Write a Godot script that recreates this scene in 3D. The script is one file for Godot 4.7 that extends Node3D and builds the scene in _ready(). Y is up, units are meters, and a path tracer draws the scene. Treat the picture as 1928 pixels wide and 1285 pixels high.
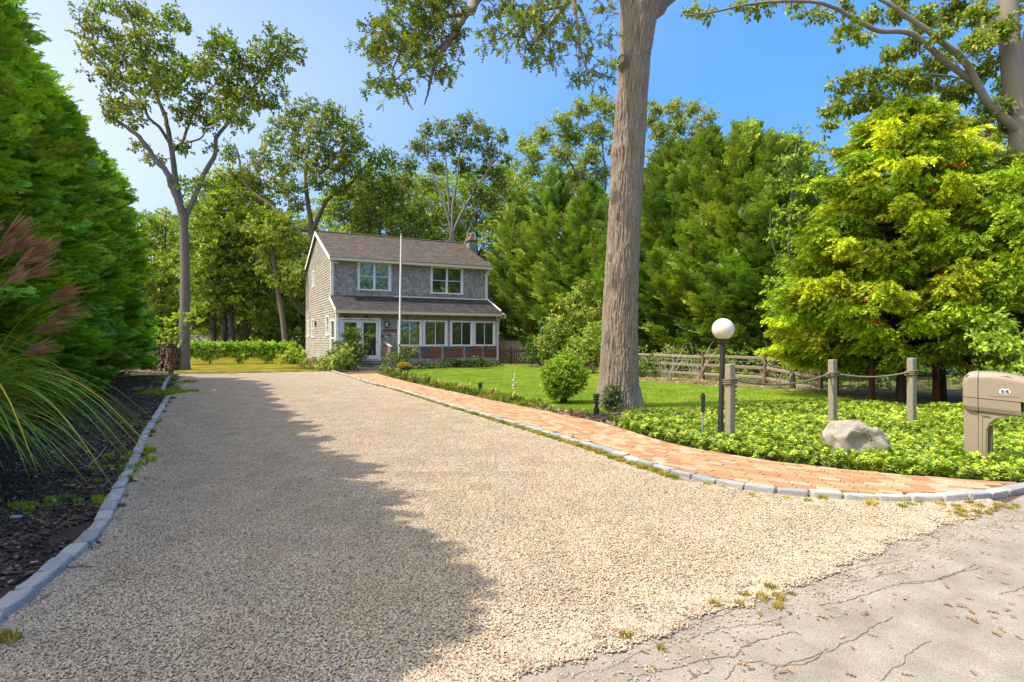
extends Node3D
# A shingled house at the end of a gravel drive. The lot is surveyed from the road: eye at 1.35 m, x east, -z into the lot.

const EYE := 1.35
const FOCAL := 1100.0
const YAW := 27.5          # the lot and the house stand turned by this much

var M := {}                # materials
var K := {}                # shared meshes
var taken := {}
var R := RandomNumberGenerator.new()


# ---------------------------------------------------------------- mesh building
class Shape:
	var v := PackedVector3Array()
	var n := PackedVector3Array()
	var c := PackedColorArray()
	var col := Color.WHITE
	func tri(a: Vector3, b: Vector3, d: Vector3) -> void:
		var m := (d - a).cross(b - a).normalized()
		v.push_back(a); v.push_back(b); v.push_back(d)
		n.push_back(m); n.push_back(m); n.push_back(m)
		c.push_back(col); c.push_back(col); c.push_back(col)
	func quad(a: Vector3, b: Vector3, d: Vector3, e: Vector3) -> void:
		tri(a, b, d); tri(a, d, e)
	# a face that must look towards w
	func facing(p: Array, w: Vector3) -> void:
		var m: Vector3 = (p[2] - p[0]).cross(p[1] - p[0])
		if m.dot(w) < 0.0:
			p.reverse()
		for i in range(1, p.size() - 1):
			tri(p[0], p[i], p[i + 1])
	func smooth(a: Vector3, b: Vector3, d: Vector3, na: Vector3, nb: Vector3, nd: Vector3) -> void:
		if (d - a).cross(b - a).dot(na + nb + nd) < 0.0:
			v.push_back(a); v.push_back(d); v.push_back(b)
			n.push_back(na); n.push_back(nd); n.push_back(nb)
		else:
			v.push_back(a); v.push_back(b); v.push_back(d)
			n.push_back(na); n.push_back(nb); n.push_back(nd)
		c.push_back(col); c.push_back(col); c.push_back(col)
	# box with chamfered edges (bev 0: plain); basis columns are its axes
	func box(at: Vector3, size: Vector3, bev := 0.0, b := Basis()) -> void:
		var h := size * 0.5
		var f := [Vector3(1, 0, 0), Vector3(0, 1, 0), Vector3(0, 0, 1)]
		for axis in 3:
			for s in [-1.0, 1.0]:
				var u: Vector3 = f[(axis + 1) % 3]
				var w: Vector3 = f[(axis + 2) % 3]
				var o: Vector3 = f[axis] * s * h[axis]
				var hu: float = h[(axis + 1) % 3] - bev
				var hw: float = h[(axis + 2) % 3] - bev
				var p := []
				for q in [[-1, -1], [1, -1], [1, 1], [-1, 1]]:
					p.append(at + b * (o + u * hu * q[0] + w * hw * q[1]))
				facing(p, b * (f[axis] * s))
		if bev > 0.0:
			for axis in 3:
				var a1 := (axis + 1) % 3
				var a2 := (axis + 2) % 3
				for q in [[-1, -1], [1, -1], [1, 1], [-1, 1]]:
					var e1: Vector3 = f[a1] * q[0]
					var e2: Vector3 = f[a2] * q[1]
					var along: Vector3 = f[axis] * (h[axis] - bev)
					var p1: Vector3 = e1 * h[a1] + e2 * (h[a2] - bev)
					var p2: Vector3 = e1 * (h[a1] - bev) + e2 * h[a2]
					facing([at + b * (p1 - along), at + b * (p1 + along), at + b * (p2 + along), at + b * (p2 - along)], b * (e1 + e2))
			for q in 8:
				var s := Vector3(1 if q & 1 else -1, 1 if q & 2 else -1, 1 if q & 4 else -1)
				facing([at + b * (s * (h - Vector3(0, bev, bev))), at + b * (s * (h - Vector3(bev, 0, bev))), at + b * (s * (h - Vector3(bev, bev, 0)))], b * s)
	# board between two points
	func bar(a: Vector3, b: Vector3, wide: float, thick: float, up := Vector3.UP, bev := 0.0) -> void:
		var x := (b - a).normalized()
		var z := x.cross(up).normalized()
		var y := z.cross(x)
		box((a + b) * 0.5, Vector3(a.distance_to(b), wide, thick), bev, Basis(x, y, z))
	func tube(p: PackedVector3Array, r: PackedFloat32Array, sides := 6, capped := true) -> void:
		var k := p.size()
		if k < 2:
			return
		var t := (p[1] - p[0]).normalized()
		var side := t.cross(Vector3(0.3, 0.1, 0.95)).normalized()
		if side.length() < 0.5:
			side = t.cross(Vector3.UP).normalized()
		var prev := []
		var prevn := []
		for i in k:
			t = (p[mini(i + 1, k - 1)] - p[maxi(i - 1, 0)]).normalized()
			side = (side - t * side.dot(t)).normalized()
			var o := t.cross(side)
			var ring := []
			var rn := []
			for s in sides:
				var a := TAU * s / sides
				var d := side * cos(a) + o * sin(a)
				ring.append(p[i] + d * r[i]); rn.append(d)
			if i > 0:
				for s in sides:
					var e := (s + 1) % sides
					smooth(prev[s], ring[s], ring[e], prevn[s], rn[s], rn[e])
					smooth(prev[s], ring[e], prev[e], prevn[s], rn[e], prevn[e])
			if capped and (i == 0 or i == k - 1):
				facing(ring.duplicate(), -t if i == 0 else t)
			prev = ring; prevn = rn
	# profile of (radius, height) turned about the y axis
	func lathe(at: Vector3, prof: Array, sides := 20) -> void:
		var k := prof.size()
		var nn := []
		for i in k - 1:
			var d: Vector2 = (prof[i + 1] - prof[i]).normalized()
			nn.append(Vector2(d.y, -d.x))
		for i in k - 1:
			var n0: Vector2 = nn[i]
			var n1: Vector2 = nn[i]
			if i > 0 and nn[i - 1].dot(nn[i]) > 0.7:
				n0 = (nn[i - 1] + nn[i]).normalized()
			if i < k - 2 and nn[i + 1].dot(nn[i]) > 0.7:
				n1 = (nn[i + 1] + nn[i]).normalized()
			for s in sides:
				var a := TAU * s / sides
				var b := TAU * (s + 1) / sides
				var da := Vector3(cos(a), 0, sin(a))
				var db := Vector3(cos(b), 0, sin(b))
				var y0 := Vector3(0, prof[i].y, 0)
				var y1 := Vector3(0, prof[i + 1].y, 0)
				var a0: Vector3 = at + da * prof[i].x + y0
				var a1: Vector3 = at + da * prof[i + 1].x + y1
				var b0: Vector3 = at + db * prof[i].x + y0
				var b1: Vector3 = at + db * prof[i + 1].x + y1
				var ya := Vector3(0, n0.y, 0)
				var yb := Vector3(0, n1.y, 0)
				if prof[i].x > 0.0001:
					smooth(a0, b0, b1, da * n0.x + ya, db * n0.x + ya, db * n1.x + yb)
				if prof[i + 1].x > 0.0001:
					smooth(a0, b1, a1, da * n0.x + ya, db * n1.x + yb, da * n1.x + yb)
	# flat outline (x, y) pushed along z from z0 to z1, in the axes of t
	func prism(outline: PackedVector2Array, z0: float, z1: float, t := Transform3D()) -> void:
		var ix := Geometry2D.triangulate_polygon(outline)
		for i in range(0, ix.size(), 3):
			var p := []
			var q := []
			for j in 3:
				var o := outline[ix[i + j]]
				p.append(t * Vector3(o.x, o.y, z0)); q.append(t * Vector3(o.x, o.y, z1))
			facing(p, t.basis * Vector3(0, 0, signf(z0 - z1)))
			facing(q, t.basis * Vector3(0, 0, signf(z1 - z0)))
		var turn := 1.0 if Geometry2D.is_polygon_clockwise(outline) else -1.0
		for i in outline.size():
			var a := outline[i]
			var b := outline[(i + 1) % outline.size()]
			var out := Vector3(b.y - a.y, a.x - b.x, 0) * -turn
			facing([t * Vector3(a.x, a.y, z0), t * Vector3(b.x, b.y, z0), t * Vector3(b.x, b.y, z1), t * Vector3(a.x, a.y, z1)], t.basis * out)
	func mesh(tinted := true) -> ArrayMesh:
		var a := []
		a.resize(Mesh.ARRAY_MAX)
		a[Mesh.ARRAY_VERTEX] = v
		a[Mesh.ARRAY_NORMAL] = n
		if tinted:
			a[Mesh.ARRAY_COLOR] = c
		var m := ArrayMesh.new()
		if v.size() > 0:
			m.add_surface_from_arrays(Mesh.PRIMITIVE_TRIANGLES, a)
		return m


# places of many small copies
class Copies:
	var buf := PackedFloat32Array()
	var count := 0
	func put(b: Basis, o: Vector3, k: Color) -> void:
		buf.append_array(PackedFloat32Array([b.x.x, b.y.x, b.z.x, o.x, b.x.y, b.y.y, b.z.y, o.y, b.x.z, b.y.z, b.z.z, o.z, k.r, k.g, k.b, 1.0]))
		count += 1


func numbered(called: String) -> String:
	taken[called] = taken.get(called, -1) + 1
	return called if taken[called] == 0 else "%s_%03d" % [called, taken[called]]


func tag(o: Node3D, label: String, category: String, group := "") -> Node3D:
	if label: o.set_meta("label", label)
	if category: o.set_meta("category", category)
	if group: o.set_meta("group", group)
	return o


# a thing: a Node3D at its base, parts as children
func thing(called: String, label: String, category: String, at := Vector3.ZERO, turn := 0.0, group := "") -> Node3D:
	var o := Node3D.new()
	o.name = numbered(called)
	add_child(o)
	o.position = at
	o.rotation.y = turn
	tag(o, label, category, group)
	return o


func part(called: String, s, m: Material, parent: Node3D, at := Vector3.ZERO) -> MeshInstance3D:
	var o := MeshInstance3D.new()
	o.name = numbered(called) if parent == self else called
	o.mesh = s.mesh() if s is Shape else s
	o.material_override = m
	parent.add_child(o, true)
	o.position = at
	return o


func struct(called: String, s, m: Material) -> MeshInstance3D:
	var o := part(called, s, m, self)
	o.set_meta("kind", "structure")
	return o


func many(called: String, mesh: Mesh, m: Material, k: Copies, parent: Node3D, stuff := true) -> MultiMeshInstance3D:
	var o := MultiMeshInstance3D.new()
	var mm := MultiMesh.new()
	mm.transform_format = MultiMesh.TRANSFORM_3D
	mm.use_colors = true
	mm.mesh = mesh
	mm.instance_count = k.count
	mm.buffer = k.buf
	o.multimesh = mm
	o.material_override = m
	o.name = numbered(called) if parent == self else called
	parent.add_child(o, true)
	if stuff:
		o.set_meta("kind", "stuff")
	return o


# ---------------------------------------------------------------- survey: sight lines from the road turned into metres
func on(px: float, py: float) -> Vector3:
	var d := FOCAL * EYE / (py - 642.5)
	return Vector3((px - 964.0) / FOCAL * d, 0, -d)


func at(px: float, py: float, d: float) -> Vector3:
	return Vector3((px - 964.0) / FOCAL * d, EYE + (642.5 - py) / FOCAL * d, -d)


func ground_line(a: Array) -> PackedVector2Array:
	var out := PackedVector2Array()
	for i in range(0, a.size(), 2):
		var p := on(a[i], a[i + 1])
		out.append(Vector2(p.x, p.z))
	return out


# evenly spaced points along a line
func along(p: PackedVector2Array, step: float) -> PackedVector2Array:
	var out := PackedVector2Array([p[0]])
	var left := step
	for i in p.size() - 1:
		var a := p[i]
		var b := p[i + 1]
		var l := a.distance_to(b)
		var d := left
		while d < l:
			out.append(a.lerp(b, d / l))
			d += step
		left = d - l
	return out


func rounded(p: PackedVector2Array, per := 6) -> PackedVector2Array:
	var out := PackedVector2Array()
	for i in p.size() - 1:
		var a := p[maxi(i - 1, 0)]
		var d := p[mini(i + 2, p.size() - 1)]
		for k in per:
			out.append(p[i].cubic_interpolate(p[i + 1], a, d, float(k) / per))
	out.append(p[p.size() - 1])
	return out


func curve3(p: Array, per := 4) -> PackedVector3Array:
	var out := PackedVector3Array()
	for i in p.size() - 1:
		var a: Vector3 = p[maxi(i - 1, 0)]
		var d: Vector3 = p[mini(i + 2, p.size() - 1)]
		for k in per:
			out.append((p[i] as Vector3).cubic_interpolate(p[i + 1], a, d, float(k) / per))
	out.append(p[p.size() - 1])
	return out


func taper(k: int, r0: float, r1: float) -> PackedFloat32Array:
	var out := PackedFloat32Array()
	for i in k:
		out.append(lerpf(r0, r1, float(i) / maxf(1.0, k - 1)))
	return out


func sheet(poly: PackedVector2Array, y: float, s: Shape = null) -> Shape:
	if s == null:
		s = Shape.new()
	var ix := Geometry2D.triangulate_polygon(poly)
	for i in range(0, ix.size(), 3):
		var p := []
		for j in 3:
			p.append(Vector3(poly[ix[i + j]].x, y, poly[ix[i + j]].y))
		s.facing(p, Vector3.UP)
	return s


func any_dir() -> Vector3:
	var z := R.randf_range(-1, 1)
	var a := R.randf() * TAU
	var r := sqrt(1.0 - z * z)
	return Vector3(r * cos(a), z, r * sin(a))


func any_basis(tilt := 1.0, scale := 1.0) -> Basis:
	return Basis(Vector3(R.randf_range(-1, 1), 0, R.randf_range(-1, 1)).normalized(), R.randf() * tilt) * Basis(Vector3.UP, R.randf() * TAU).scaled(Vector3.ONE * scale)


# basis whose x axis points along d, its y axis near up
func along_x(d: Vector3, up: Vector3, scale: float) -> Basis:
	var x := d.normalized()
	var z := x.cross(up).normalized()
	return Basis(x, z.cross(x), z).scaled_local(Vector3.ONE * scale)


# ---------------------------------------------------------------- materials
func noise_tex(freq: float, lo: Color, hi: Color, octaves := 4, size := 512, kind := FastNoiseLite.TYPE_SIMPLEX_SMOOTH, mid := 0.5) -> NoiseTexture2D:
	var f := FastNoiseLite.new()
	f.noise_type = kind
	f.frequency = freq
	f.fractal_octaves = octaves
	f.seed = int(freq * 1000.0) + octaves
	var t := NoiseTexture2D.new()
	t.width = size
	t.height = size
	t.seamless = true
	t.noise = f
	var g := Gradient.new()
	g.set_color(0, lo.linear_to_srgb())
	g.set_color(1, hi.linear_to_srgb())
	g.add_point(mid, lo.lerp(hi, 0.5).linear_to_srgb())
	t.color_ramp = g
	return t


# lin: linear base colour; grain: [repeats per metre, x, y, z] of a noise that varies it
func mat(called: String, lin: Color, rough := 0.85, tex: Texture2D = null, rep := Vector3.ONE, bump := 0.0, bump_tex: Texture2D = null) -> StandardMaterial3D:
	var m := StandardMaterial3D.new()
	m.resource_name = called
	m.albedo_color = lin.linear_to_srgb()
	m.roughness = rough
	m.vertex_color_use_as_albedo = true
	if tex:
		m.albedo_texture = tex
		m.uv1_triplanar = true
		m.uv1_world_triplanar = true
		m.uv1_scale = rep
	if bump != 0.0:
		m.heightmap_enabled = true
		m.heightmap_scale = bump
		m.heightmap_texture = bump_tex if bump_tex else tex
	M[called] = m
	return m


func leaf_mat(called: String, lin: Color, through: Color, rough := 0.5) -> void:
	var m := mat(called, lin, rough)
	m.cull_mode = BaseMaterial3D.CULL_DISABLED
	m.backlight_enabled = true
	m.backlight = through
	m.metallic_specular = 0.4


func make_materials() -> void:
	var g1 := Color(0.62, 0.62, 0.62)
	var fine := noise_tex(0.05, g1, Color.WHITE, 5)
	var coarse := noise_tex(0.012, Color(0.6, 0.58, 0.55), Color.WHITE, 5)
	var speck := noise_tex(0.18, Color(0.35, 0.34, 0.33), Color.WHITE, 3, 512, FastNoiseLite.TYPE_VALUE_CUBIC)
	var streak := noise_tex(0.03, Color(0.5, 0.48, 0.45), Color.WHITE, 5)
	mat("plain", Color(1, 1, 1), 0.85)
	mat("soil", Color(0.13, 0.09, 0.06), 1.0, coarse, Vector3.ONE * 0.5)
	mat("dry_grass", Color(0.20, 0.18, 0.06), 1.0, coarse, Vector3.ONE * 0.7)
	mat("turf", Color(0.15, 0.23, 0.035), 1.0, coarse, Vector3.ONE * 0.8)
	mat("mulch", Color(0.075, 0.05, 0.034), 1.0, speck, Vector3.ONE * 1.5, 0.25)
	mat("sand", Color(0.55, 0.44, 0.31), 1.0, speck, Vector3.ONE * 2.2, 0.12)
	mat("pebble", Color(0.90, 0.885, 0.87), 0.85)
	mat("asphalt", Color(0.55, 0.48, 0.40), 0.95, speck, Vector3.ONE * 2.6, 0.10)
	M.asphalt.detail_enabled = true
	M.asphalt.detail_albedo = noise_tex(0.010, Color(0.62, 0.60, 0.58), Color(1, 1, 1), 6)
	M.asphalt.detail_blend_mode = BaseMaterial3D.BLEND_MODE_MUL
	M.asphalt.detail_uv_layer = BaseMaterial3D.DETAIL_UV_2
	M.asphalt.uv2_triplanar = true
	M.asphalt.uv2_world_triplanar = true
	M.asphalt.uv2_scale = Vector3.ONE * 0.55
	mat("crack", Color(0.19, 0.16, 0.13), 1.0)
	mat("brick", Color(1.08, 1.16, 1.0), 0.9, fine, Vector3.ONE * 5.0, 0.15)
	mat("granite", Color(1, 1, 1), 0.85, speck, Vector3.ONE * 3.0, 0.12)
	mat("boulder", Color(0.42, 0.38, 0.33), 0.9, fine, Vector3.ONE * 2.0, 0.5)
	mat("bark", Color(1.05, 1.02, 0.98), 0.95, streak, Vector3(3.0, 0.7, 3.0), 0.6)
	mat("shingle", Color(1.72, 1.70, 1.68), 0.9, streak, Vector3(6.0, 1.2, 6.0), 0.3)
	mat("roofing", Color(1, 1, 1), 0.95, speck, Vector3.ONE * 2.5, 0.1)
	mat("white_paint", Color(0.86, 0.855, 0.84), 0.5)
	mat("glow_tinted_paint", Color(0.80, 0.67, 0.42), 0.5)  # fascia colour yellowed to imitate warm reflected light
	mat("wood", Color(1, 1, 1), 0.9, streak, Vector3(5.0, 0.9, 5.0), 0.4)
	mat("rail_wood", Color(1, 1, 1), 0.9, streak, Vector3(0.9, 5.0, 0.9), 0.4)
	mat("black_metal", Color(0.035, 0.035, 0.04), 0.45)
	mat("grey_metal", Color(0.5, 0.5, 0.5), 0.4)
	M.grey_metal.metallic = 0.7
	mat("block", Color(0.28, 0.28, 0.28), 0.95, fine, Vector3.ONE * 2.0, 0.4)
	mat("plastic", Color(0.35, 0.288, 0.22), 0.42, fine, Vector3.ONE * 6.0)
	M.plastic.albedo_texture = noise_tex(0.02, Color(0.93, 0.93, 0.93), Color.WHITE, 4)
	mat("dark_plastic", Color(0.10, 0.085, 0.07), 0.5)
	mat("rope", Color(0.20, 0.17, 0.12), 0.95)
	mat("globe", Color(0.82, 0.80, 0.74), 0.25, noise_tex(0.016, Color(0.80, 0.77, 0.70), Color.WHITE, 5), Vector3.ONE * 2.0)
	mat("room", Color(0.35, 0.33, 0.30), 0.9)
	mat("curtain", Color(0.7, 0.68, 0.62), 0.9)
	var glass := mat("glass", Color(0.26, 0.29, 0.27), 0.02)
	glass.vertex_color_use_as_albedo = false
	glass.transparency = BaseMaterial3D.TRANSPARENCY_ALPHA
	glass.albedo_color.a = 0.2
	glass.metallic = 0.85
	glass.metallic_specular = 0.7
	leaf_mat("oak_leaf", Color(2.05, 2.35, 1.7), Color(0.75, 0.8, 0.35))
	leaf_mat("needle", Color(3.6, 3.3, 1.9), Color(0.7, 0.75, 0.25), 0.6)
	leaf_mat("blade", Color(2.5, 2.4, 1.6), Color(0.6, 0.65, 0.25), 0.5)
	leaf_mat("ground_leaf", Color(2.2, 2.2, 1.8), Color(0.5, 0.55, 0.2), 0.4)
	leaf_mat("plume", Color(1.8, 1.75, 1.6), Color(0.5, 0.4, 0.35), 0.8)
	leaf_mat("dead_leaf", Color(1, 1, 1), Color(0.3, 0.25, 0.15), 0.8)


# clear autumn air: deep blue overhead, pale at the horizon, hazy white towards the sun, with an added fill glow
func air(sun: Vector3) -> ImageTexture:
	var w := 512
	var h := 256
	var im := Image.create(w, h, false, Image.FORMAT_RGBF)
	for j in h:
		var el := PI * (0.5 - (j + 0.5) / h)
		for i in w:
			var az := TAU * (i + 0.5) / w
			var d := Vector3(sin(az) * cos(el), sin(el), -cos(az) * cos(el))
			var y := maxf(d.y, 0.0)
			var c := Color(0.19, 0.52, 0.99).lerp(Color(0.05, 0.24, 0.84), pow(y, 0.60))
			c = c.lerp(Color(0.60, 0.82, 1.0), 0.5 * exp(-y * 7.0))
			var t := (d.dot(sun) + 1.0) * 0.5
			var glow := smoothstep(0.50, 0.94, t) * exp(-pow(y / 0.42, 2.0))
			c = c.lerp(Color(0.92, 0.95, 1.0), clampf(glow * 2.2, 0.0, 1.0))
			c = c.lerp(Color(2.8, 2.6, 2.2), 0.85 * smoothstep(0.76, 1.0, t))  # brightness round the sun raised, out of view, to lighten the shade
			if d.y < 0.0:
				c = Color(0.30, 0.29, 0.25)
			im.set_pixel(i, j, c * 0.505)
	return ImageTexture.create_from_image(im)


# ---------------------------------------------------------------- camera, sky, sun, exposure
func _ready() -> void:
	R.seed = 7
	var cam := Camera3D.new()
	cam.name = "camera"
	cam.fov = 2.0 * rad_to_deg(atan(642.5 / FOCAL))
	cam.near = 0.05
	cam.far = 900.0
	add_child(cam)
	cam.position = Vector3(0, EYE, 0)
	cam.current = true
	var env := Environment.new()
	env.background_mode = Environment.BG_SKY
	env.tonemap_mode = Environment.TONE_MAPPER_LINEAR
	env.tonemap_exposure = 2.5
	env.sdfgi_enabled = true
	env.ssao_enabled = true
	env.ssil_enabled = true
	var sm := PanoramaSkyMaterial.new()
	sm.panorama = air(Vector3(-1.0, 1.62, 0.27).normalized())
	var sky := Sky.new()
	sky.sky_material = sm
	env.sky = sky
	var we := WorldEnvironment.new()
	we.name = "world_environment"
	we.environment = env
	add_child(we)
	var sun := DirectionalLight3D.new()
	sun.name = "sun"
	sun.light_color = Color(1.0, 0.96, 0.89)
	sun.light_energy = 0.71
	sun.light_angular_distance = 0.5
	sun.shadow_enabled = true
	add_child(sun)
	sun.look_at_from_position(Vector3.ZERO, -Vector3(-1.0, 1.62, 0.27))
	make_materials()
	make_shared()
	build_ground()
	build_house()
	build_house_yard()
	build_trees()
	build_conifers()
	build_hedge()
	build_right_side()
	build_small()


# ---------------------------------------------------------------- shared small meshes
# one leaf: outline of a lobed or plain blade, folded along its rib
func leaf(s: Shape, at: Vector3, d: Vector3, up: Vector3, l: float, w: float, lobes := 0) -> void:
	var z := d.cross(up).normalized()
	var y := z.cross(d)
	var tip := at + d * l - y * l * 0.12
	if lobes == 0:
		var m := at + d * l * 0.5 - y * l * 0.04
		var a := m + z * w * 0.5 + y * w * 0.16
		var b := m - z * w * 0.5 + y * w * 0.16
		s.tri(at, a, m); s.tri(a, tip, m); s.tri(at, m, b); s.tri(b, m, tip)
		return
	for e in [1.0, -1.0]:
		var rib: Vector3 = at
		for k in lobes:
			var t0 := float(k) / lobes
			var t1 := float(k + 1) / lobes
			var wide := w * 0.5 * sin(PI * (0.2 + 0.7 * (t0 + 0.4 / lobes)))
			var r1: Vector3 = at + d * l * t1 - y * l * 0.1 * t1 * t1
			var p: Vector3 = at + d * l * (t0 + 0.75 / lobes) + z * e * wide + y * wide * 0.25
			var r05: Vector3 = rib.lerp(r1, 0.15) + z * e * w * 0.1
			s.tri(rib, p, r05) if e > 0 else s.tri(rib, r05, p)
			s.tri(r05, p, r1) if e > 0 else s.tri(r05, r1, p)
			s.tri(rib, r05, r1) if e > 0 else s.tri(rib, r1, r05)
			rib = r1


func sprig(leaves: int, l: float, w: float, spread: float, lobes: int) -> ArrayMesh:
	var s := Shape.new()
	for b in 3:
		var d := Vector3(R.randf_range(-1, 1), R.randf_range(-0.3, 0.5), R.randf_range(-1, 1)).normalized()
		s.col = Color(0.9, 0.8, 0.7) * 0.7
		s.tube(PackedVector3Array([Vector3.ZERO, d * spread * 0.5 + Vector3(0, 0.02, 0), d * spread]), PackedFloat32Array([0.006, 0.004, 0.002]), 3, false)
		for i in leaves / 3:
			var o := d * spread * R.randf_range(0.3, 1.05)
			var f := (any_dir() + d * 0.8 + Vector3(0, -0.35, 0)).normalized()
			var sh := R.randf_range(0.7, 1.3)
			s.col = Color(sh * R.randf_range(0.9, 1.15), sh, sh * 0.9)
			leaf(s, o, f, (Vector3.UP + any_dir() * 0.7).normalized(), l * R.randf_range(0.7, 1.15), w, lobes)
	return s.mesh()


func needle_strip(s: Shape, a: Vector3, b: Vector3, w: float, up: Vector3) -> void:
	var z := (b - a).cross(up).normalized() * w * 0.5
	var m := a.lerp(b, 0.45)
	s.tri(a, m + z, b)
	s.tri(a, b, m - z)


# flat feathery spray of a cypress, one metre long along x
func frond(w: float, twigs: int, fine: int) -> ArrayMesh:
	var s := Shape.new()
	var p := PackedVector3Array()
	for i in 6:
		var t := i / 5.0
		p.append(Vector3(t, -0.12 * t * t, 0.05 * sin(t * 3.0)))
	s.col = Color(1.1, 0.75, 0.5)
	s.tube(p, taper(6, 0.012, 0.003), 3, false)
	for i in twigs:
		var t := 0.1 + 0.9 * i / twigs
		var o := Vector3(t, -0.12 * t * t, 0.05 * sin(t * 3.0))
		var side := 1.0 if i % 2 else -1.0
		var l := (0.42 * (1.0 - t) + 0.12) * R.randf_range(0.75, 1.2)
		var d := Vector3(0.75, R.randf_range(-0.25, 0.15), side * R.randf_range(0.5, 0.9)).normalized()
		var up := (Vector3.UP + any_dir() * 0.35).normalized()
		var tone := R.randf_range(0.5, 1.35)
		s.col = Color(tone * 0.95, tone, tone * 0.8)
		needle_strip(s, o, o + d * l, w, up)
		for k in fine:
			var q := (k + 0.6) / fine
			var e := 1.0 if k % 2 else -1.0
			var d2 := (d + d.cross(up).normalized() * e * 0.8 + any_dir() * 0.2).normalized()
			var b := o + d * l * q
			var tip := R.randf_range(0.85, 1.25) * tone
			s.col = Color(tip, tip, tip * 0.75)
			needle_strip(s, b, b + d2 * (0.16 * (1.1 - q) + 0.05) * R.randf_range(0.7, 1.2), w * 0.9, up)
	return s.mesh()


# hanging bristly cords of a cedar, one metre along x
func cord_spray() -> ArrayMesh:
	var s := Shape.new()
	for i in 12:
		var t := i / 12.0
		var o := Vector3(t * 0.75, 0.08 * t, 0)
		var side := R.randf_range(-1, 1)
		var d := Vector3(0.8, R.randf_range(-0.3, 0.35), side).normalized()
		var l := R.randf_range(0.22, 0.42)
		for k in 6:
			var q := k / 6.0
			var b := o + d * l * q + Vector3(0, -0.16 * q * q, 0)
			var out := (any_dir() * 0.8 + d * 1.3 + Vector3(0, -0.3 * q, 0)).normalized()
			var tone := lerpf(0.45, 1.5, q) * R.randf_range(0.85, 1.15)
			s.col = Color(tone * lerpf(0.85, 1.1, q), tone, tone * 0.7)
			for e in 2:
				needle_strip(s, b, b + (out + any_dir() * 0.4).normalized() * 0.13, 0.05, any_dir())
	s.col = Color(0.8, 0.45, 0.25)
	s.tube(PackedVector3Array([Vector3.ZERO, Vector3(0.4, 0.05, 0), Vector3(0.75, 0.08, 0)]), PackedFloat32Array([0.015, 0.01, 0.005]), 3, false)
	return s.mesh()


func pebble_tile(size: float, count: int) -> ArrayMesh:
	var s := Shape.new()
	var tones := [Color(0.66, 0.55, 0.39), Color(0.62, 0.50, 0.35), Color(0.56, 0.44, 0.29), Color(0.71, 0.63, 0.50), Color(0.52, 0.36, 0.20), Color(0.52, 0.46, 0.38), Color(0.40, 0.26, 0.16), Color(0.26, 0.21, 0.17), Color(0.62, 0.51, 0.36), Color(0.68, 0.58, 0.44), Color(0.64, 0.54, 0.39), Color(0.58, 0.47, 0.32)]
	for i in count:
		var p := Vector3(R.randf_range(-0.5, 0.5) * size, R.randf_range(0.0, 0.008), R.randf_range(-0.5, 0.5) * size)
		var r := R.randf_range(0.0034, 0.0066)
		var b := any_basis(0.7).scaled_local(Vector3(r * 1.3, r * 0.75, r))
		var k := R.randf_range(0.85, 1.12)
		s.col = tones[R.randi() % tones.size()] * k
		var ring := []
		for q in 5:
			var a := TAU * q / 5.0 + 0.3
			ring.append(p + b * Vector3(cos(a), R.randf_range(-0.2, 0.2), sin(a)))
		var top := p + b * Vector3(0.1, 0.95, 0)
		for q in 5:
			s.facing([ring[q], ring[(q + 1) % 5], top], top + ring[q] - p * 2.0 + b.y)
	return s.mesh()


func chip_tile(size: float, count: int) -> ArrayMesh:
	var s := Shape.new()
	for i in count:
		var p := Vector3(R.randf_range(-0.5, 0.5) * size, R.randf_range(0.0, 0.02), R.randf_range(-0.5, 0.5) * size)
		var k := R.randf_range(0.5, 1.5)
		s.col = Color(0.085, 0.056, 0.037) * k if R.randf() < 0.88 else (Color(0.20, 0.14, 0.09) * k if R.randf() < 0.8 else Color(0.45, 0.42, 0.38))
		s.box(p, Vector3(R.randf_range(0.015, 0.07), 0.008, R.randf_range(0.008, 0.02)), 0.0, any_basis(0.6))
	return s.mesh()


func grass_tile(size: float, count: int, h: float) -> ArrayMesh:
	var s := Shape.new()
	for i in count:
		var p := Vector3(R.randf_range(-0.5, 0.5) * size, 0, R.randf_range(-0.5, 0.5) * size)
		var a := R.randf() * TAU
		var w := Vector3(cos(a), 0, sin(a)) * h * 0.09
		var lean := Vector3(R.randf_range(-1, 1), 0, R.randf_range(-1, 1)) * h * 0.5
		var k := R.randf_range(0.7, 1.3)
		s.col = Color(k * R.randf_range(0.85, 1.25), k, k * 0.8)
		var m := p + lean * 0.35 + Vector3(0, h * 0.55, 0)
		var t := p + lean + Vector3(0, h * R.randf_range(0.7, 1.1), 0)
		s.tri(p - w, p + w, m + w * 0.8)
		s.tri(p - w, m + w * 0.8, m - w * 0.8)
		s.tri(m - w * 0.8, m + w * 0.8, t)
	return s.mesh()


# whorl of a low evergreen ground cover
func whorl() -> ArrayMesh:
	var s := Shape.new()
	for ring in 2:
		var k := 7 - ring * 2
		for i in k:
			var a := TAU * (i + R.randf() * 0.5) / k + ring
			var d := Vector3(cos(a), 0.25 + 0.7 * ring, sin(a)).normalized()
			var t := R.randf_range(0.8, 1.15) * (1.0 + 0.25 * ring)
			s.col = Color(t * 0.95, t, t * 0.8)
			leaf(s, Vector3(0, 0.012 * ring, 0), d, Vector3.UP, R.randf_range(0.038, 0.052) * (1.0 - 0.25 * ring), 0.02)
	s.col = Color(0.6, 0.7, 0.5)
	s.tube(PackedVector3Array([Vector3(0, -0.14, 0), Vector3.ZERO]), PackedFloat32Array([0.003, 0.002]), 3, false)
	return s.mesh()


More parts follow.
